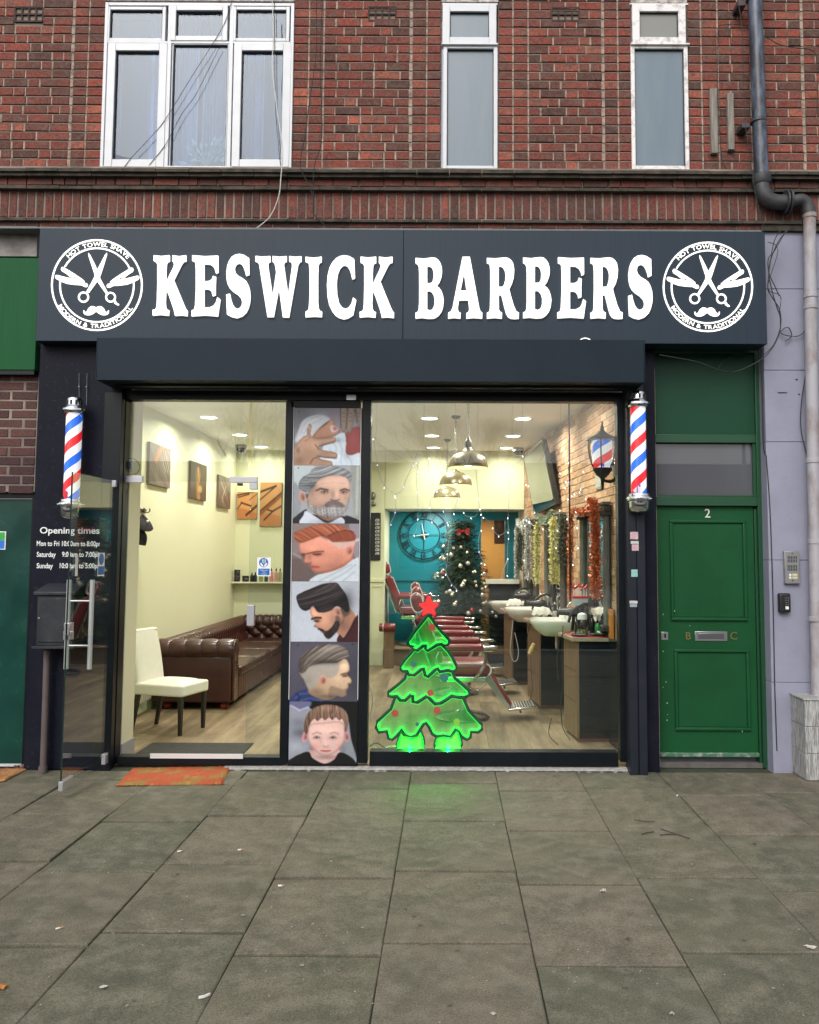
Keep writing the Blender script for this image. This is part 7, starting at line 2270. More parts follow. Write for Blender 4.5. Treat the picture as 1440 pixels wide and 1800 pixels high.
# ------------------------------------------------------------------ price list and ornament
Ym = YD_(DB) - .03
t = thing('price_board', 'black rounded price list board on the cream pier', 'price board', (UX(657, 985, Ym), Ym, VZ(657, 985, Ym)))
x0, x1, z0_, z1_ = rect(630, 901, 669, 985, Ym)
MB().box(x0, x1, Ym, Ym + .028, z0_, z1_).build('board', M('board_black', (.012, .012, .014), .35), t, bevel=.012, seg=3)
for k, s_ in enumerate(('£23', '£20', '£18', '£18', '£15', '£12', '£18', '£30', '£28', '£40')):
    text('price', s_, 663.5, 914.5 + k * 6.5, Ym - .0015, 4.4, txt, t, bold=.1, sx=.8)
t = thing('carved_mask', 'small black and silver carved ornament on the pier above the price board', 'ornament', (UX(655, 885, Ym), Ym, VZ(655, 885, Ym)))
c = P(655, 872, Ym); MB().ball((c.x, Ym, c.z), .05, 10, 1.3).build('head', M('ornament_dark', (.03, .03, .03), .3, .5, var=.9, scale=60, c2=(.4, .4, .36)), t, smooth=True)
c = P(656, 886, Ym); MB().ball((c.x, Ym, c.z), .045, 10, .9).build('jaw', M('ornament_dark', (.03, .03, .03), .3, .5), t, smooth=True)

# ------------------------------------------------------------------ clock
Yc_ = YD_(DT) - .03
c = P(745.5, 940, Yc_)
ck = M('dark_clock_iron', (.010, .03, .04), .45, .4)
t = thing('wall_clock', 'large dark skeleton clock with Roman numerals on the teal wall', 'clock', (c.x, Yc_, c.z))
rk = abs(P(745.5, 941, Yc_).z - c.z)
R1, R2 = 42.5 * rk, 27.5 * rk
MB().torus((c.x, Yc_, c.z), R1, .011, 64, 6).build('outer_ring', ck, t, smooth=True)
MB().torus((c.x, Yc_, c.z), R2, .006, 48, 6).build('inner_ring', ck, t, smooth=True)
for k, nm in enumerate(('XII', 'I', 'II', 'III', 'IIII', 'V', 'VI', 'VII', 'VIII', 'IX', 'X', 'XI')):
    a = math.pi / 2 - k * math.pi / 6
    me = text_mesh(nm, .15, .002, .006, .62)
    xs = [v.co.x for v in me.vertices]; ys = [v.co.y for v in me.vertices]
    for v in me.vertices: v.co.x -= (max(xs) + min(xs)) / 2; v.co.y -= (max(ys) + min(ys)) / 2
    rm = (R1 + R2) / 2
    flat_xz(me, Yc_ - .003, c.x + rm * math.cos(a), c.z + rm * math.sin(a), a - math.pi / 2)
    link('numeral', me, ck, t)
MB().lathe([(.05, -.012), (.05, .004)], (c.x, Yc_, c.z), 20, 'y').build('boss', ck, t)
for k in (0, 1):
    MB().box(*( (c.x - .004, c.x + .004, Yc_ + .0, Yc_ + .006, c.z - R2, c.z + R2) if k else (c.x - R2, c.x + R2, Yc_ + .001, Yc_ + .005, c.z - .004, c.z + .004))).build('spoke', ck, t)
hand = M('pale_clock_hand', (.5, .55, .55), .4)
def clock_hand(a, L_, w_):
    d = Vector((math.cos(a), 0, math.sin(a))); n_ = Vector((-d.z, 0, d.x)); o_ = Vector((c.x, Yc_ - .02, c.z))
    m = MB(); m.hexa([o_ - d * .08 - n_ * w_, o_ - d * .08 + n_ * w_, o_ + d * L_ + n_ * w_ * .4, o_ + d * L_ - n_ * w_ * .4] + [q + Vector((0, -.004, 0)) for q in (o_ - d * .08 - n_ * w_, o_ - d * .08 + n_ * w_, o_ + d * L_ + n_ * w_ * .4, o_ + d * L_ - n_ * w_ * .4)])
    m.build('hand', hand, t)
clock_hand(R(101), .19, .009); clock_hand(R(186), .14, .010)

# ------------------------------------------------------------------ real christmas tree
ndl = M('fir_needles', (.036, .088, .050), .6, var=.8, scale=9, c2=(.008, .022, .014))
t = thing('christmas_tree', 'tall dark artificial Christmas tree with silver baubles and red bow on the platform', 'christmas tree', (.215, YD_(12.98), .295))
tx, ty = .215, YD_(12.98)
MB().tube([(tx, ty, .296), (tx, ty, 2.2)], .025, 8, True, .008).build('trunk', bark, t)
m = MB()
rr = random.Random(6)
for k in range(1300):
    f_ = rr.random() ** .75
    z = 2.26 - f_ * 1.72
    Rr = .20 + .48 * f_
    Rr *= rr.uniform(.75, 1.12) * (1 - .12 * math.sin(z * 17))
    a = rr.uniform(0, 2 * math.pi)
    d = Vector((math.cos(a), math.sin(a), rr.uniform(-.45, .05)))
    tip = Vector((tx, ty, z)) + d * Rr
    base_ = Vector((tx, ty, z)) + d * Rr * .15
    side = Vector((-math.sin(a), math.cos(a), 0))
    for q in range(16):
        s_ = q / 15
        p = base_.lerp(tip, s_)
        L_ = .06 * (1.15 - .6 * s_)
        for sg in (-1, 1):
            e = (side * sg * rr.uniform(.6, 1) + d.normalized() * rr.uniform(.2, .8) + Vector((0, 0, rr.uniform(-.5, .5)))).normalized()
            wv = Vector((0, 0, .006)) if rr.random() < .5 else d.normalized() * .006
            m.add([p - wv, p + wv, p + e * L_], [(0, 1, 2)])
m.build('crown', ndl, t)
MB().lathe([(.001, 0), (.14, 0), (.12, .02), (.03, .05)], (tx, ty, .296), 12).build('stand', dkp, t)
pearl = M('silver_bauble', (.72, .70, .62), .2, .6)
redb = M('red_bauble', (.4, .03, .03), .25, .3)
for k in range(64):
    f_ = .10 + .88 * (((k * .618) % 1) * .7 + rr.random() * .3) ** .8
    z = 2.2 - f_ * 1.6
    a = -math.pi / 2 + (-1.6 + 3.2 * ((k * 7) % 9 + rr.random()) / 9)
    Rr = (.18 + .47 * f_) * .97
    p = Vector((tx + Rr * math.cos(a), ty + Rr * math.sin(a), z))
    r = rr.choice([.026, .031, .037])
    bb = thing('bauble', {.026: 'small ', .031: 'medium ', .037: 'large '}[r] + ['silver', 'red'][k % 12 == 5] + ' bauble on the ' + ('left' if math.cos(a) < 0 else 'right') + ' side of the Christmas tree among the ' + ['top', 'upper', 'middle', 'lower', 'bottom'][min(4, int((f_ - .12) / .88 * 5))] + ' branches', 'bauble', p, 'baubles on the Christmas tree')
    MB().ball(p, r, 8).build('globe', redb if k % 12 == 5 else pearl, bb, smooth=True)
    MB().lathe([(.006, r * .95), (.006, r * 1.25)], p, 6).build('cap', brass, bb)
m = MB()
bx, by, bz = tx + .02, ty - .17, 2.06
for sg in (-1, 1):
    for q in range(3):
        m.add([(bx, by, bz), (bx + sg * .09, by - .02, bz + .05 - q * .05), (bx + sg * .10, by - .03, bz + .01 - q * .05), (bx + sg * .03, by - .01, bz - .03)], [(0, 1, 2, 3)])
m.ball((bx, by - .01, bz), .02, 6)
tag(m.build('ribbon_bow', M('red_ribbon', (.55, .02, .02), .35)), 'red ribbon bow near the top of the Christmas tree', 'bow')

# ------------------------------------------------------------------ barber chairs
burg = M('burgundy_vinyl', (.20, .022, .028), .33, var=.3, scale=9, c2=(.13, .015, .02), coat=.3)
piping = M('white_piping', (.72, .70, .66), .4)
cast = M('polished_aluminium', (.62, .63, .64), .22, 1.0)
def barber_chair():
    t = thing('barber_chair', 'x', 'barber chair', (0, 0, 0))
    def pad_(x0, x1, y0, y1, z0, z1, name, b=.035, mat=burg): return MB().box(x0, x1, y0, y1, z0, z1).build(name, mat, t, bevel=b, seg=4)
    MB().lathe([(.001, 0), (.27, 0), (.28, .012), (.24, .04), (.09, .06), (.06, .09)], (0, 0, 0), 36).build('base_plate', cast, t, smooth=True)
    MB().lathe([(.045, .06), (.045, .36)], (0, 0, 0), 20).build('hydraulic_column', chrome, t, smooth=True)
    MB().lathe([(.07, .30), (.09, .33), (.09, .40)], (0, 0, 0), 20).build('column_cover', cast, t, smooth=True)
    pad_(-.26, .27, -.25, .25, .46, .60, 'seat', .05)
    pad_(-.24, .24, -.26, .26, .40, .459, 'seat_frame', .01, cast)
    m = MB()
    m.tube(smooth_path([Vector(p) for p in ((.24, -.24, .58), (.275, -.23, .55), (.28, -.23, .50), (.26, -.23, .47))], 4), .007, 6)
    m.tube([(-.24, -.252, .585), (.24, -.252, .585)], .006, 6)
    m.build('seat_piping', piping, t, smooth=True)
    # reclined back
    def slab(name, x0, z0_, x1, z1_, th, hw_, mat, b=.03):
        d = Vector((x1 - x0, 0, z1_ - z0_)).normalized(); n_ = Vector((d.z, 0, -d.x))
        a, c_ = Vector((x0, 0, z0_)), Vector((x1, 0, z1_))
        m = MB(); ys = Vector((0, hw_, 0))
        m.hexa([a - ys - n_ * th, a - ys + n_ * th, a + ys + n_ * th, a + ys - n_ * th, c_ - ys - n_ * th, c_ - ys + n_ * th, c_ + ys + n_ * th, c_ + ys - n_ * th])
        return m.build(name, mat, t, bevel=b, seg=4)
    slab('backrest', -.24, .52, -.44, 1.06, .055, .235, burg)
    slab('back_shell', -.31, .50, -.51, 1.02, .012, .22, cast, .008)
    slab('headrest_post', -.44, 1.0, -.48, 1.14, .008, .03, chrome, .002)
    slab('headrest', -.45, 1.10, -.50, 1.27, .06, .13, burg, .045)
    m = MB()
    for y in (-.215,):
        m.tube([(-.19, y - .02, .62), (-.375, y - .02, 1.05)], .006, 6)
    m.tube(smooth_path([Vector(p) for p in ((-.40, -.135, 1.13), (-.43, -.135, 1.25), (-.49, -.135, 1.29), (-.545, -.135, 1.23), (-.51, -.135, 1.11), (-.45, -.135, 1.09), (-.40, -.135, 1.13))], 4), .006, 6)
    m.build('back_piping', piping, t, smooth=True)
    for sy in (-1, 1):
        y = sy * .32
        MB().box(-.30, .20, y - .045, y + .045, .72, .79).build('armrest', burg, t, bevel=.028, seg=4)
        MB().box(.19, .34, y - .03, y + .03, .745, .775).build('arm_end', chrome, t, bevel=.01)
        MB().box(-.26, .30, y - .012, y + .012, .715, .719).build('arm_rail', cast, t)
        m = MB()
        m.tube(smooth_path([Vector(p) for p in ((.18, y, .72), (.22, y, .62), (.16, y, .50), (.10, y * .85, .43))], 5), .016, 8)
        m.tube(smooth_path([Vector(p) for p in ((-.24, y, .72), (-.27, y, .6), (-.2, y * .85, .46))], 5), .016, 8)
        m.build('arm_support', cast, t, smooth=True)
    # leg frame and footrest
    for sy in (-1, 1):
        m = MB()
        a, b = Vector((.24, sy * .17, .45)), Vector((.47, sy * .17, .13))
        d = (b - a).normalized(); n_ = Vector((d.z, 0, -d.x)) * .035; yy = Vector((0, .012, 0))
        m.hexa([a - n_ - yy, a + n_ - yy, a + n_ + yy, a - n_ + yy, b - n_ * .6 - yy, b + n_ * .6 - yy, b + n_ * .6 + yy, b - n_ * .6 + yy])
        m.build('leg_bracket', cast, t, bevel=.004)
    m = MB()
    a, b = Vector((.27, 0, .46)), Vector((.49, 0, .15)); d = (b - a).normalized(); n_ = Vector((d.z, 0, -d.x)) * .02
    yy = Vector((0, .13, 0))
    m.hexa([a - n_ - yy, a + n_ - yy, a + n_ + yy, a - n_ + yy, b - n_ - yy, b + n_ - yy, b + n_ + yy, b - n_ + yy])
    m.build('calf_pad', burg, t, bevel=.015)
    MB().hexa([(.46, -.19, .10), (.74, -.16, .125), (.74, .16, .125), (.46, .19, .10), (.46, -.19, .125), (.74, -.16, .15), (.74, .16, .15), (.46, .19, .125)]).build('footrest', cast, t, bevel=.006)
    m = MB()
    for k in range(9):
        x = .49 + k * .028
        m.hexa([(x, -.15, .128 + (x - .46) * .09), (x + .012, -.15, .129 + (x - .46) * .09), (x + .012, .15, .129 + (x - .46) * .09), (x, .15, .128 + (x - .46) * .09)] + [(p[0], p[1], p[2] + .005) for p in ((x, -.15, .128 + (x - .46) * .09), (x + .012, -.15, .129 + (x - .46) * .09), (x + .012, .15, .129 + (x - .46) * .09), (x, .15, .128 + (x - .46) * .09))])
    m.build('footrest_tread', steel, t)
    MB().tube([(.58, 0, .11), (.60, 0, .05)], .012, 8).build('kick_stop', chrome, t)
    MB().tube(smooth_path([Vector(p) for p in ((.05, -.1, .34), (.12, -.28, .33), (.22, -.36, .40))], 5), .010, 8).build('pump_lever', chrome, t, smooth=True)
    return t
bc = barber_chair()
spots = [(.16, 8.62, .024, 0, 'nearest burgundy barber chair with footrest pointing at the basins'), (.10, 10.1, .024, .06, 'second burgundy barber chair from the window'),
         (.04, 11.55, .024, -.05, 'third burgundy barber chair just before the platform'), (-.50, 12.95, .296, .1, 'burgundy barber chair up on the platform under the clock')]
for i, (x, D, z, a, lab) in enumerate(spots):
    o = bc if i == 0 else copy_tree(bc)
    o.location = (x, YD_(D), z)
    o.rotation_euler = (0, 0, a)
    tag(o, lab, 'barber chair', 'burgundy barber chairs')
t = thing('headrest_stool', 'round red cushioned stool with brown post in front of the platform', 'stool', (UX(681, 1135, YD_(12.2)), YD_(12.2), .024))
sx_ = UX(681, 1110, YD_(12.2)); zz = VZ(681, 1103, YD_(12.2))
MB().lathe([(.055, -.12), (.062, -.11), (.062, .11), (.055, .12)], (sx_, YD_(12.2), zz), 20, 'x').build('cushion', burg, t, smooth=True)
MB().torus((sx_ - .06, YD_(12.2), zz), .062, .006, 20, 6, 'x').build('piping', piping, t, smooth=True)
MB().box(sx_ - .05, sx_ + .1, YD_(12.18), YD_(12.28), .025, zz - .055).build('post', wal, t, bevel=.004)

# ------------------------------------------------------------------ LED tree sign against the glass
Yt_ = YG + .03
t5 = lambda pts: [(640 + x / 5, 980 + y / 5) for x, y in pts]
TI = [[(567,505),(585,520),(640,600),(700,670),(745,720),(750,745),(735,770),(700,772),(680,757),(640,765),(605,790),(560,815),(540,802),(545,768),(520,772),(470,812),(420,800),(440,780),(410,780),(388,762),(390,730),(440,655),(500,580),(548,520)],
      [(438,806),(470,816),(520,776),(543,770),(540,803),(560,818),(640,768),(678,760),(700,778),(745,825),(780,880),(812,950),(812,985),(780,1000),(740,987),(670,1002),(650,972),(620,987),(560,1045),(540,1032),(525,972),(500,982),(440,1030),(395,1027),(383,997),(345,1000),(322,985),(322,950),(355,900),(400,850)],
      [(372,1004),(396,1031),(440,1034),(500,986),(523,978),(538,1035),(560,1049),(622,991),(648,978),(668,1006),(740,991),(778,1004),(800,1060),(860,1110),(915,1160),(930,1200),(900,1222),(850,1225),(772,1212),(680,1272),(625,1282),(575,1232),(550,1216),(470,1268),(432,1262),(433,1212),(410,1207),(362,1252),(320,1250),(290,1216),(250,1222),(216,1215),(214,1182),(300,1115),(362,1060)],
      [(274,1228),(292,1222),(318,1254),(362,1256),(410,1213),(428,1216),(428,1266),(470,1273),(550,1222),(573,1237),(623,1287),(682,1277),(772,1218),(850,1231),(872,1230),(920,1340),(975,1400),(1035,1465),(1040,1505),(1000,1535),(942,1530),(935,1580),(905,1600),(855,1570),(832,1530),(806,1508),(762,1575),(700,1565),(640,1572),(600,1550),(572,1490),(545,1452),(522,1465),(500,1500),(462,1560),(412,1580),(362,1560),(332,1510),(290,1565),(247,1600),(215,1590),(202,1525),(130,1535),(106,1492),(116,1440),(180,1380),(235,1330)],
      [(330,1522),(360,1566),(412,1586),(462,1566),(497,1512),(520,1580),(527,1640),(525,1692),(290,1692),(292,1640),(310,1580)],
      [(640,1578),(700,1571),(762,1581),(806,1516),(830,1534),(852,1600),(858,1640),(856,1692),(620,1692),(622,1640)]]
STAR = [(568,338),(582,345),(600,395),(650,405),(655,420),(617,455),(632,505),(620,515),(570,482),(520,515),(508,503),(524,455),(482,418),(486,405),(540,395),(555,345)]
def glow_mat(name, c, es):
    m = bpy.data.materials.new(name); m.use_nodes = True
    nt = m.node_tree; nt.nodes.clear(); L = nt.links.new
    o = _n(nt, 'ShaderNodeOutputMaterial')
    tr = _n(nt, 'ShaderNodeBsdfTransparent'); tr.inputs[0].default_value = (.58, .74, .60, 1)
    df_ = _n(nt, 'ShaderNodeBsdfDiffuse'); df_.inputs[0].default_value = (*c, 1)
    em = _n(nt, 'ShaderNodeEmission'); em.inputs[0].default_value = (*c, 1)
    at = _n(nt, 'ShaderNodeAttribute'); at.attribute_name = 'tone'
    mu = _n(nt, 'ShaderNodeMath', operation='MULTIPLY'); mu.inputs[1].default_value = es
    L(at.outputs['Fac'], mu.inputs[0]); L(mu.outputs[0], em.inputs['Strength'])
    ad = _n(nt, 'ShaderNodeAddShader')
    mx = _n(nt, 'ShaderNodeMixShader'); mx.inputs[0].default_value = .20
    L(tr.outputs[0], mx.inputs[1]); L(df_.outputs[0], mx.inputs[2])
    L(mx.outputs[0], ad.inputs[0]); L(em.outputs[0], ad.inputs[1]); L(ad.outputs[0], o.inputs[0])
    return m
acry = glow_mat('edge_lit_green_acrylic', (.004, .80, .085), 1.15)
lg = thing('led_tree_sign', 'green edge-lit acrylic Christmas tree sign with red star on the window sill', 'light sign', (UX(755, 1319, Yt_), Yt_, VZ(755, 1319, Yt_)))
dgr = M('dark_green_trim', (.003, .075, .04), .5, spec=.2)
neon_g = M('green_led_strip', (.02, .6, .08), .4, emit=(.0, 1.0, .06), es=.55)
neon_g2 = M('green_led_strip_bright', (.02, .6, .08), .4, emit=(.0, 1.0, .035), es=1.5)
def seg_d(px, py, a, b):
    L2 = (b[0]-a[0])**2 + (b[1]-a[1])**2 + 1e-9
    q = max(0, min(1, ((px-a[0])*(b[0]-a[0]) + (py-a[1])*(b[1]-a[1])) / L2))
    return math.hypot(px - a[0] - q*(b[0]-a[0]), py - a[1] - q*(b[1]-a[1]))
def inside(px, py, pl):
    r_ = False
    for i in range(len(pl)):
        (x1, y1), (x2, y2) = pl[i], pl[(i + 1) % len(pl)]
        if (y1 > py) != (y2 > py) and px < x1 + (py - y1) * (x2 - x1) / (y2 - y1): r_ = not r_
    return r_
for ti, pl in enumerate(TI):
    # panel tessellated on a fine grid so the light can fall off from the lit edges
    n0 = len(pl)
    ys = [q[1] for q in pl]; xs = [q[0] for q in pl]
    ymax, ymin = max(ys), min(ys)
    step = 12
    m = MB()
    cells = {}
    loops = loops_px([t5(pl)], Yt_)[0]
    def W3_(x, y):
        p = P(640 + x / 5, 980 + y / 5, Yt_); return (p.x, Yt_, p.z)
    # lower edges of the tier are the lit ones
    segs_ = [(pl[i], pl[(i + 1) % n0]) for i in range(n0)]
    low = [s_ for s_ in segs_ if (min(s_[0][1], s_[1][1]) > ymin + (ymax - ymin) * (.55 if ti < 4 else .8))]
    x = min(xs) - step
    while x < max(xs) + step:
        y = ymin - step
        while y < ymax + step:
            mxp, myp = x + step / 2, y + step / 2
            if inside(mxp, myp, pl):
                dl_ = min(seg_d(mxp, myp, *s_) for s_ in low)
                da_ = min(seg_d(mxp, myp, *s_) for s_ in segs_)
                g_ = .95 * math.exp(-dl_ / 32) + .20 * math.exp(-da_ / 18) + .05
                m.add([W3_(x, y), W3_(x + step, y), W3_(x + step, y + step), W3_(x, y + step)], [(0, 1, 2, 3)], g_)
            y += step
        x += step
    m.build('acrylic_panel', acry, lg, tones=True)
    pts = [Vector((q[0], Yt_ - .006, q[1])) for q in loops]
    pts.append(pts[0]); pts.append(pts[1])
    MB().tube(pts, .0135, 6, False).build('outline', dgr, lg, smooth=True)
    # led strip just inside the outline
    cxm, cym = sum(xs) / n0, sum(ys) / n0
    runs, cur = [], []
    def inset(i, dd):
        a, b, c_ = pl[i - 1], pl[i], pl[(i + 1) % n0]
        e1 = Vector((b[0]-a[0], b[1]-a[1])).normalized(); e2 = Vector((c_[0]-b[0], c_[1]-b[1])).normalized()
        nrm_ = Vector((-(e1.y + e2.y), e1.x + e2.x))
        if nrm_.length < .3: nrm_ = Vector((-e1.y, e1.x))
        nrm_.normalize()
        q = (b[0] + nrm_.x * dd, b[1] + nrm_.y * dd)
        if not inside(q[0], q[1], pl): q = (b[0] - nrm_.x * dd, b[1] - nrm_.y * dd)
        return q
    for i in range(n0 + 1):
        k = i % n0
        lit = pl[k][1] > ymin + (ymax - ymin) * (.5 if ti < 4 else .9)
        q = inset(k, 19 if ti < 4 else 16)
        if inside(q[0], q[1], pl):
            cur.append((q, lit))
    for i in range(len(cur) - 1):
        (q0, l0), (q1, l1) = cur[i], cur[i + 1]
        if math.hypot(q0[0]-q1[0], q0[1]-q1[1]) > 170: continue
        runs.append((q0, q1, l0 and l1))
    for lit, nm, mt, rad in ((True, 'led_strip', neon_g2, .006), (False, 'led_strip', neon_g, .0035)):
        m = MB()
        for q0, q1, l_ in runs:
            if l_ != lit: continue
            a, b = W3_(*q0), W3_(*q1)
            m.tube([Vector(a) + Vector((0, -.004, 0)), Vector(b) + Vector((0, -.004, 0))], rad, 6)
        if m.v: m.build(nm, mt, lg, smooth=True)
for (x, y, r, c_, nm) in ((598, 612, 30, (.45, .06, .04), 'red'), (583, 1190, 29, (.45, .12, .05), 'red'), (272, 1368, 30, (.45, .12, .06), 'red'), (642, 1345, 31, (.45, .10, .05), 'red'), (437, 937, 25, (.02, .16, .14), 'blue'), (706, 1055, 38, (.01, .20, .22), 'blue'), (468, 1465, 16, (.02, .2, .14), 'blue'), (815, 1445, 28, (.25, .5, .03), 'yellow')):
    p = P(640 + x / 5, 980 + y / 5, Yt_ - .01)
    kk = abs(P(700, 1100, Yt_).z - P(700, 1101, Yt_).z)
    MB().lathe([(r / 5 * kk, 0), (r / 5 * kk, .003)], (p.x, Yt_ - .012, p.z), 24, 'y').build('bauble_disc', M('disc_' + nm, c_, .5, emit=c_, es=.25), lg)
sme = plate('star', [t5(STAR)], Yt_ - .012, .008, M('red_lit_star', (.7, .01, .01), .4, emit=(1, .004, .008), es=.9), lg)
big = [(570 + (x - 570) * 1.14, 432 + (y - 432) * 1.14) for x, y in STAR]
plate('star_trim', [t5(big)], Yt_ - .003, .006, M('dark_red_trim', (.14, .004, .01), .4), lg)
for uu in (721, 788):                                   # point lamps added in the feet to spread the sign's green glow on the paving
    gl = bpy.data.lights.new('green_spill_lamp', 'POINT')
    gl.energy, gl.color, gl.shadow_soft_size = 10, (.0, 1, .03), .006
    go = bpy.data.objects.new('green_spill_lamp', gl)
    col.objects.link(go)
    go.parent = lg
    go.matrix_parent_inverse = wm(lg).inverted()
    go.location = (UX(uu, 1300, Yt_), YG + .018, VZ(uu, 1313, Yt_))
t = thing('sign_cable', 'coiled white and dark cables on the floor left of the lit tree sign', 'cable', (UX(660, 1315, .2), .2, .03), 'loose cables')
for k, pts in enumerate((((646, 1300), (655, 1310), (668, 1318), (684, 1312), (697, 1312)), ((650, 1312), (662, 1306), (676, 1314), (690, 1318), (700, 1310)), ((645, 1160), (648, 1200), (655, 1230), (650, 1262)))):
    MB().tube(smooth_path([P(u, v, .14) for u, v in pts], 5), .004, 6).build('lead', [wcab, cab, wcab][k], t, smooth=True)

# ------------------------------------------------------------------ icicle fairy lights behind the big pane
fw_m = M('fairy_wire', (.42, .44, .42), .5)
fl_m = M('fairy_bulb', (.9, .9, .95), .3, emit=(.9, .93, 1), es=3)
fl_b = M('fairy_bulb_blue', (.3, .3, .9), .3, emit=(.45, .4, 1), es=3)
Yi = .22
strings = [[(656, 770), (661, 800), (668, 838), (680, 858), (694, 869), (696, 888), (694, 905), (686, 920)], [(694, 869), (706, 862), (716, 838), (728, 812), (733, 798)],
           [(731, 812), (735, 822), (732, 838), (734, 870), (735, 905), (733, 930), (724, 943)], [(755, 804), (753, 832), (758, 845), (765, 864)], [(768, 862), (757, 880), (757, 905), (760, 918), (764, 927)],
           [(806, 874), (800, 892), (794, 914), (787, 917)], [(778, 897), (786, 914), (788, 935), (787, 980), (784, 1004), (790, 1020), (797, 1030), (803, 1036)],
           [(836, 820), (840, 860), (843, 893), (847, 905), (846, 925), (841, 955), (844, 975), (852, 990)], [(843, 893), (835, 908), (818, 906), (815, 898)], [(850, 908), (862, 920), (870, 935), (878, 941), (890, 935), (896, 930)],
           [(900, 825), (894, 850), (895, 880), (893, 915), (895, 940), (892, 965), (893, 990), (891, 1010)], [(918, 800), (926, 840), (932, 870), (942, 905), (952, 925), (962, 936)], [(924, 850), (927, 900), (925, 925)],
           [(1000, 812), (998, 835), (993, 860), (999, 880), (997, 905), (1003, 930)], [(1000, 845), (1006, 862), (1014, 870), (1020, 860), (1024, 832), (1030, 812)], [(1006, 870), (1010, 890), (1013, 910), (1014, 930), (1016, 955), (1012, 985), (1005, 992)],
           [(984, 895), (982, 920), (975, 945), (978, 965), (984, 985)], [(985, 830), (992, 850), (995, 862)], [(1022, 858), (1026, 870), (1030, 882)]]
t = thing('icicle_lights', 'tangled white icicle fairy lights hanging inside the big window', 'fairy lights', (.4, Yi, 2.5))
rr = random.Random(8)
W_m, B1, B2 = MB(), MB(), MB()
for s_ in strings:
    pp = [P(u, v, Yi + rr.uniform(-.02, .02)) for u, v in s_]
    sp2 = smooth_path(pp, 5)
    W_m.tube(sp2, .0019, 5)
    for p in sp2[::7]:
        q = p + Vector((rr.uniform(-.006, .006), -.003, -.006))
        (B2 if rr.random() < .22 else B1).tube([q, q + Vector((rr.uniform(-.006, .006), 0, -.012))], .0032, 5)
for u in (661, 745, 800, 840, 900, 918, 985, 1000):
    a, b = P(u, 775, Yi), P(u + 1, 703, Yi)
    W_m.tube([a, b], .0012, 4)
W_m.build('wire', fw_m, t, smooth=True); B1.build('bulbs', fl_m, t); B2.build('bulbs', fl_b, t)

# ------------------------------------------------------------------ clutter on the counters
def top_pt(u, v_surface, D):
    c = PD(u, v_surface, D)
    return c
ZT1 = .93 + .038
def on_top(u, D, z=ZT1):
    x = (u - 788) * D / 1443.0
    return x, YD_(D), z
def lab_bottle(u, D, r, h, mc, lab, capc=(.01, .01, .012)): 
    x, y, z = on_top(u, D); return bottle(x, y, z, r * 1.2, h * 1.3, mc, lab, group='bottles on the mirror counters', capc=capc)
x, y, z = on_top(1023, 7.62)
t = thing('glass_jar', 'clear glass disinfecting jar with olive liquid on the nearest red counter', 'jar', (x, y, z))
MB().lathe([(.001, 0), (.046, 0), (.048, .01), (.048, .06)], (x, y, z), 24).build('liquid', M('olive_liquid', (.16, .20, .06), .1), t, smooth=True)
MB().lathe([(.050, .0), (.052, .01), (.052, .13), (.045, .15), (.03, .16)], (x, y, z), 24, cap=False).build('glass', clear, t, smooth=True)
MB().lathe([(.045, .151), (.048, .16), (.04, .2), (.02, .21), (.001, .215)], (x, y, z), 20).build('lid', white_m, t, smooth=True)
def dryer(u, D, lab, dz=.0, flip=1):
    x, y, z = on_top(u, D); z += dz
    t = thing('hair_dryer', lab, 'hair dryer', (x, y, z), 'black hair dryers')
    m = MB(); m.lathe([(.02, -.13), (.028, -.12), (.032, -.05), (.042, -.01), (.045, .04), (.035, .07), (.01, .08)], (x, y, z + .19), 18, 'x'); m.build('barrel', blk, t, smooth=True)
    MB().tube([(x + .02, y, z + .16), (x - .0, y - .01, z + .02)], .018, 10, True, .014).build('handle', blk, t, smooth=True)
    MB().lathe([(.036, .076), (.036, .082)], (x, y, z + .19), 16, 'x').build('grille', hk, t)
    MB().tube(smooth_path([Vector((x, y - .01, z + .02)), Vector((x - .03, y - .03, z + .0)), Vector((x - .1, y - .02, z - .03)), Vector((x - .14, y, z - .25)), Vector((x - .13, y, z - .45))], 5), .004, 6).build('flex', cab, t, smooth=True)
dryer(1005, 7.75, 'black hair dryer lying by the glass jar on the nearest counter', .02)
dryer(948, 9.3, 'black hair dryer on the second counter')
dryer(922, 10.9, 'black hair dryer on the farthest counter')
for (u, D, r, h, mc, lab) in ((1040, 7.7, .022, .16, (.01, .01, .012), 'slim black spray bottle behind the glass jar'), (1050, 7.62, .02, .12, (.02, .25, .06), 'small green bottle on the nearest counter'), (1058, 7.68, .024, .15, (.01, .012, .02), 'black bottle right of the green one'),
        (1066, 7.6, .02, .10, (.5, .5, .48), 'small white bottle among black ones on the nearest counter'), (1073, 7.7, .022, .17, (.02, .02, .02), 'tall black bottle near the window edge'), (1032, 7.85, .03, .2, (.012, .012, .014), 'large black bottle against the mirror on the nearest counter'),
        (958, 9.2, .024, .15, (.6, .6, .58), 'white bottle on the second counter'), (966, 9.3, .022, .17, (.01, .01, .012), 'black bottle on the second counter'), (974, 9.2, .02, .12, (.35, .35, .33), 'grey bottle on the second counter'), (953, 9.5, .022, .19, (.03, .25, .04), 'green bottle rising beside the second dryer'),
        (982, 9.25, .02, .14, (.02, .02, .02), 'slim black bottle at the right of the second counter'), (928, 10.9, .022, .15, (.02, .02, .022), 'black bottle on the farthest counter'), (934, 10.85, .02, .12, (.6, .58, .5), 'cream bottle on the farthest counter'), (940, 10.95, .02, .16, (.02, .02, .022), 'tall black bottle on the farthest counter')):
    lab_bottle(u, D, r, h, mc, lab)
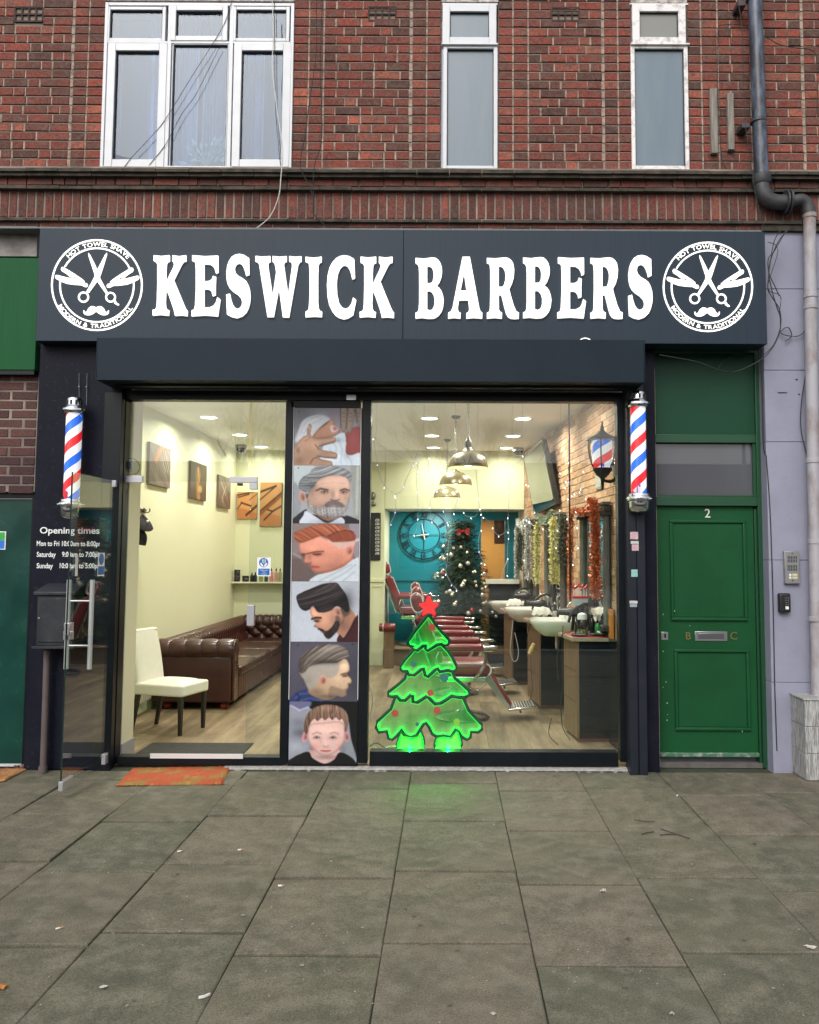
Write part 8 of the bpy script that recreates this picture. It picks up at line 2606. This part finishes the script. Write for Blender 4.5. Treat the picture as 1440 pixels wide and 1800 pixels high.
# lollipop / comb box with red and white sticks
for k, (u, D) in enumerate(((1020, 8.02), (1058, 7.95))):
    x, y, z = on_top(u, D)
    z += .17 * 0
    z = VZ(u, 1064, y)
    t = thing('lolly_tub', ['wider', 'narrower'][k] + ' clear tub of red and white lollies beside the nearest mirror column', 'tub', (x, y, z), 'lolly tubs')
    w_ = .075 - .02 * k
    MB().box(x - w_, x + w_, y - .03, y + .03, z, z + .065).build('box', M('milky_tub', (.45, .55, .55), .3), t, bevel=.006)
    MB().box(x - w_ - .003, x + w_ + .003, y - .033, y + .033, z + .066, z + .09).build('rim', M('red_rim', (.6, .01, .015), .35), t, bevel=.003)
    rr = random.Random(k)
    a, b = MB(), MB()
    for q in range(12 - 3 * k):
        px_ = x - w_ * .85 + 1.7 * w_ * q / (11 - 3 * k); yy_ = y + rr.uniform(-.02, .02); h_ = rr.uniform(.05, .10)
        a.tube([(px_, yy_, z + .085), (px_ + rr.uniform(-.01, .01), yy_, z + .09 + h_)], .0035, 5)
        b.ball((px_ + rr.uniform(-.008, .008), yy_, z + .095 + h_), .013, 6)
    a.build('sticks', white_m, t); b.build('sweets', M('red_sweet', (.6, .01, .015), .25), t)
    MB().box(x - .04, x + .04, y + .0, y + .04, ZT1, z - .001).build('stand', dfr, t)
# upright clipboard / copper box at the window edge
q = rect(1091, 1056, 1097, 1109, YD_(7.0))
tag(MB().box(q[0] - .012, q[0] + .012, YD_(7.35), YD_(7.5), ZT1 + .001, ZT1 + .26).build('copper_book', M('copper_cover', (.55, .22, .05), .4), None, bevel=.002), 'narrow orange boxed item standing at the window end of the red counter', 'box')
# pile of dark clippers and combs
rr = random.Random(17)
for (u, D, n_, lab) in ((1045, 7.58, 10, 'jumble of black clippers and combs on the nearest red counter'), (965, 9.15, 9, 'jumble of black and silver tools on the second counter')):
    x, y, z = on_top(u, D)
    t = thing('clipper_pile', lab, 'clippers', (x, y, z))
    for k in range(n_):
        a = rr.uniform(0, 3.1); L_ = rr.uniform(.04, .08)
        p = Vector((x + rr.uniform(-.16, .16), y + rr.uniform(-.06, .04), z + .016 + .012 * (k % 3)))
        d = Vector((math.cos(a), math.sin(a) * .4, 0)) * L_
        MB().tube([p - d, p, p + d], [.012, .016, .010], 8).build(['clipper', 'comb'][k % 2], [blk, hk, steel][k % 3] if k % 4 else steel, t, smooth=True)
for (pts, D, r, mt, lab) in ((((990, 1100), (988, 1150), (990, 1200), (986, 1240), (990, 1280), (1003, 1302)), 7.45, .0035, cab, 'black dryer flex hanging down the walnut side of the nearest cabinet'),
        (((970, 1262), (965, 1290), (980, 1308), (995, 1313), (1006, 1311)), 7.45, .0035, cab, 'black flex looping over the floor by the nearest cabinet'),
        (((902, 1090), (899, 1120), (897, 1145), (903, 1162), (910, 1158), (911, 1140), (905, 1112)), 9.9, .004, wcab, 'pale flex loop hanging under the second basin'),
        (((933, 1152), (934, 1180), (936, 1215), (930, 1235)), 9.0, .003, cab, 'thin black flex below the hanging sponge'),
        (((880, 1020), (886, 1000), (892, 985)), 11.0, .006, steel, 'thin steel shower hose above the third basin')):
    o = MB().tube(smooth_path([PD(u, v, D) for u, v in pts], 6), r, 6).build('flex', mt, None, smooth=True); tag(o, lab, 'flex', 'flexes under the counters')
c = PD(935, 1140, 9.0)
tag(MB().tube([c + Vector((-.03, 0, -.06)), c + Vector((.0, 0, 0)), c + Vector((.025, 0, .055))], [.018, .026, .018], 8).build('sponge_brush', M('tan_sponge', (.65, .45, .2), .9, bump=.6), None, smooth=True), 'tan neck sponge hanging beside the walnut cabinet under the basin', 'sponge')
t = thing('wall_frame', 'small pale framed certificate on the brick wall under the lantern', 'frame', (WX(7.8), YD_(7.8), 2.5))
cz = PD(1052, 846, 7.9).z
hexw('frame', 7.75, 8.0, .001, .015, cz - .08, cz + .08, M('frame_gold', (.3, .27, .18), .4), t)
hexw('certificate', 7.77, 7.98, .0155, .018, cz - .065, cz + .065, M('cert_paper', (.5, .5, .42), .6, var=.8, scale=50), t)

for (u, v, D, r, lab) in ((1043, 1056, 7.75, .055, 'black hooded dryer holder fixed on the nearest mirror column'), (972, 1040, 9.4, .05, 'black dryer holder hanging on the middle mirror column'), (932, 1030, 11.1, .05, 'black dryer holder on the farthest mirror column')):
    p = PD(u, v, D)
    t = thing('dryer_holder', lab, 'dryer holder', p, 'dryer holders')
    MB().lathe([(r * .55, .09), (r * .7, .08), (r * .8, .03), (r, -.03), (r * .98, -.05), (r * .3, -.055)], p, 20).build('cup', blk, t, smooth=True)
    MB().tube(smooth_path([p + Vector((-.02, 0, -.05)), p + Vector((-.09, -.02, -.03)), p + Vector((-.2, -.04, -.09)), p + Vector((-.24, -.05, -.2))], 5), .014, 8).build('nozzle_arm', blk, t, smooth=True)
for (u, D, z_, lab) in ((914, 11.9, 1.5, 'small dark garland hanging left of the silver tinsel'), (989, 9.35, 1.62, 'dark net bag hanging between the yellow tinsel and the pole')):
    p = Vector(((u - 788) * D / 1443.0, YD_(D), z_))
    tinsel('garland', [p, p + Vector((0, 0, .25)), p + Vector((.01, 0, .5))], .05, 700, M('dark_green_garland', (.02, .05, .03), .5, .2, var=.9, scale=40, c2=(.3, .3, .25)), None, lab, 40)

# more of the crowd of things along the counters
rr = random.Random(99)
cl_cols = [((.01, .01, .012), 'black'), ((.55, .55, .53), 'white'), ((.35, .02, .02), 'red'), ((.02, .02, .025), 'charcoal'), ((.30, .30, .31), 'silver grey'), ((.10, .05, .03), 'brown')]
hts = ['tall', 'short', 'squat', 'slender', 'medium', 'stubby']
for si, (D0, D1, u0, u1, nm) in enumerate(((7.55, 7.95, 1012, 1080, 'nearest red counter'), (9.15, 9.65, 946, 990, 'second counter'), (10.8, 11.25, 914, 946, 'farthest counter'))):
    for k in range(9):
        D = rr.uniform(D0, D1)
        u = u0 + (u1 - u0) * (k + rr.uniform(.1, .9)) / 9
        cc, cn_ = cl_cols[(k * 5 + si) % 6]
        h_ = [.19, .08, .07, .17, .12, .09][k % 6] * rr.uniform(.9, 1.15)
        r_ = [.02, .022, .032, .014, .022, .027][k % 6]
        if k % 4 == 2: jar(*on_top(u, D), r_, h_, cc, '%s %s lidded tub %s on the %s' % (hts[k % 6], cn_, ['near the basin', 'left of centre', 'right of centre'][k // 3], nm), group='tubs on the mirror counters')
        else: bottle(*on_top(u, D), r_, h_, cc, '%s %s bottle %s on the %s' % (hts[k % 6], cn_, ['near the basin', 'in the middle', 'towards the wall'][k // 3], nm), group='bottles on the mirror counters')
for (u, D, lab) in ((1000, 8.3, 'white folded towel draped over the back of the nearest basin'), (905, 10.6, 'white towel heaped between the second and third basins'), (953, 9.05, 'white towel beside the second basin')):
    x, y, z = on_top(u, D)
    m = MB()
    n = 14
    vs = []
    for j in range(n + 1):
        for i in range(n + 1):
            a, b = i / n * 2 - 1, j / n * 2 - 1
            hgt = .075 * (1 - a ** 4) * (1 - b ** 4) + .012 * math.sin(a * 9 + j) * math.cos(b * 7)
            vs.append((x + a * .10 + .01 * math.sin(b * 8), y + b * .07, z + .09 + max(-.02, hgt)))
    m.add(vs, [(j * (n + 1) + i, j * (n + 1) + i + 1, (j + 1) * (n + 1) + i + 1, (j + 1) * (n + 1) + i) for j in range(n) for i in range(n)])
    tag(m.build('towel', M('white_towel', (.72, .70, .64), .95, bump=.8, bscale=200), None, smooth=True), lab, 'towel', 'towels by the basins')
